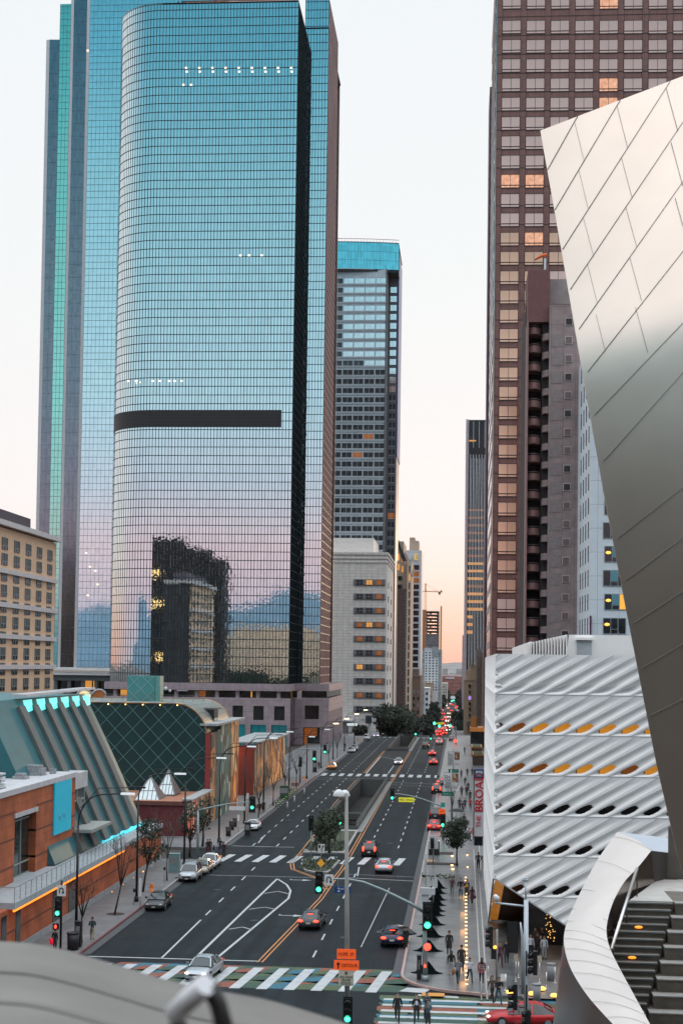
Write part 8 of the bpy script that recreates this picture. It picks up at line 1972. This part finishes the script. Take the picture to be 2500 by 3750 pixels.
for (u, v, ps), q in zip(mid, wh): person('small pedestrian ' + q, u, v, ps, 180 if u % 2 else 0, rnd.choice([(.02, .02, .025), (.05, .05, .06), (.06, .03, .02), (.10, .10, .11), (.02, .04, .07)]), rnd.choice([blackc, jean, dk_]), h=1.8, grp='pedestrians on the right sidewalk')
person('pedestrian in a red jacket on the right sidewalk left of the banner', 1721, 2966, 'walk', 0, (.38, .03, .03), (.03, .03, .04), h=1.8)
for (u, v, ps, c1, c2, l_) in ((1941, 3508, 'stand', whitec, blackc, 'white shirted visitor facing the street under the lifted museum corner'), (1966, 3500, 'stand', (.05, .02, .02), blackc, 'visitor in dark red in the lobby crowd'), (1978, 3512, 'bent', blackc, blackc, 'visitor in black in front of the lobby crowd'), (1991, 3514, 'stand', (.5, .52, .55), (.25, .26, .28), 'visitor in white at the right of the lobby crowd'), (1958, 3480, 'stand', (.06, .05, .05), blackc, 'visitor at the back of the lobby crowd'), (1982, 3478, 'phone', (.03, .03, .03), blackc, 'visitor reading at the back of the lobby crowd'), (1829, 3540, 'walk', (.10, .03, .05), (.05, .015, .03), 'person in dark plum behind the plaza signal'), (1853, 3531, 'walk2', blackc, blackc, 'person in black walking behind the plaza signal'), (1862, 3470, 'stand', blackc, blackc, 'dark figure beneath the amber soffit')):
    person(l_, u, v, ps, 180 if 'black walking' in l_ else 10, c1, c2, h=1.8, skc='mid', z=.17)
for (u, v, c1, c2, l_, ps) in ((760, 3131, (.02, .02, .02), (.15, .04, .05), 'leftmost person in black in the group at the left corner', 'stand'), (768, 3129, blackc, blackc, 'second person in black in the group at the left corner', 'stand'), (783, 3155, (.14, .15, .16), blackc, 'person in a grey top at the front of the left corner group', 'walk'), (806, 3126, blackc, (.05, .07, .12), 'person in dark top and blue jeans at the left corner', 'pockets'), (819, 3141, (.05, .012, .015), blackc, 'rightmost person in dark red at the left corner', 'stand'), (965, 2975, blackc, blackc, 'dark figure standing on the kerb by the black kiosk', 'stand'), (1167, 2818, blackc, dk_, 'dark figure waiting at the far left corner', 'stand'), (950, 2980, blackc, blackc, 'dark figure near the bench on the lit sidewalk', 'stand'), (1262, 2745, blackc, blackc, 'tiny dark figure on the far left sidewalk', 'walk')):
    person(l_, u, v, ps, 180, c1, c2, 'long' if 'grey' in l_ else 'short', h=1.8)
# ------------------------------------------------------------------ entrance sign by the far trees
t = thing('entrance_sign', 'white T-shaped sign post with a dark poster by the far trees', 'sign', P(1353, 2690, 485)); p = P(1353, 2650, 485); b = P(1353, 2695, 485)
MB().box(p.x - .5, p.x + .5, 485, 485.5, b.z - 1, p.z + 1).box(p.x - 3.2, p.x + 2, 484.8, 485.5, p.z + .7, p.z + 1.7).build('post', [wl_], t, True)
a = P(1338, 2620, 484); c = P(1360, 2650, 484); MB().box(a.x, c.x, 484, 484.2, c.z, a.z).build('poster', [mat('dark_poster', (.05, .07, .08), .5, noise=.6, ns=.6)], t, True)
a = P(1270, 2650, 484); c = P(1306, 2658, 484); t = thing('lit_shelter', 'small brightly lit white shelter left of the entrance sign', 'shelter', (a.x, 484, 0)); MB().box(a.x, c.x, 484, 486, c.z, a.z).build('lit_roof', [mat('shelter_glow', (.8, .9, .9), .5, emit=(.9, 1, 1), es=.5, noise=0)], t, True); MB().box(a.x, a.x + .2, 484, 484.2, zroad(484), c.z).box(c.x - .2, c.x, 484, 484.2, zroad(484), c.z).build('legs', [dmul], t, True)
# ------------------------------------------------------------------ air
hm_ = bpy.data.materials.new('haze'); hm_.use_nodes = True; t_ = hm_.node_tree; t_.nodes.remove(t_.nodes['Principled BSDF'])
pv_ = t_.nodes.new('ShaderNodeVolumePrincipled'); pv_.inputs['Color'].default_value = (1, .82, .76, 1); pv_.inputs['Density'].default_value = .00002; pv_.inputs['Anisotropy'].default_value = .2
t_.links.new(pv_.outputs[0], t_.nodes['Material Output'].inputs['Volume'])
o = MB().box(-5000, 5000, -5200, 9600, -22, 330).build('haze', [hm_]); o['kind'] = 'stuff'; tag(o, 'thin pale evening haze filling the air', 'haze')
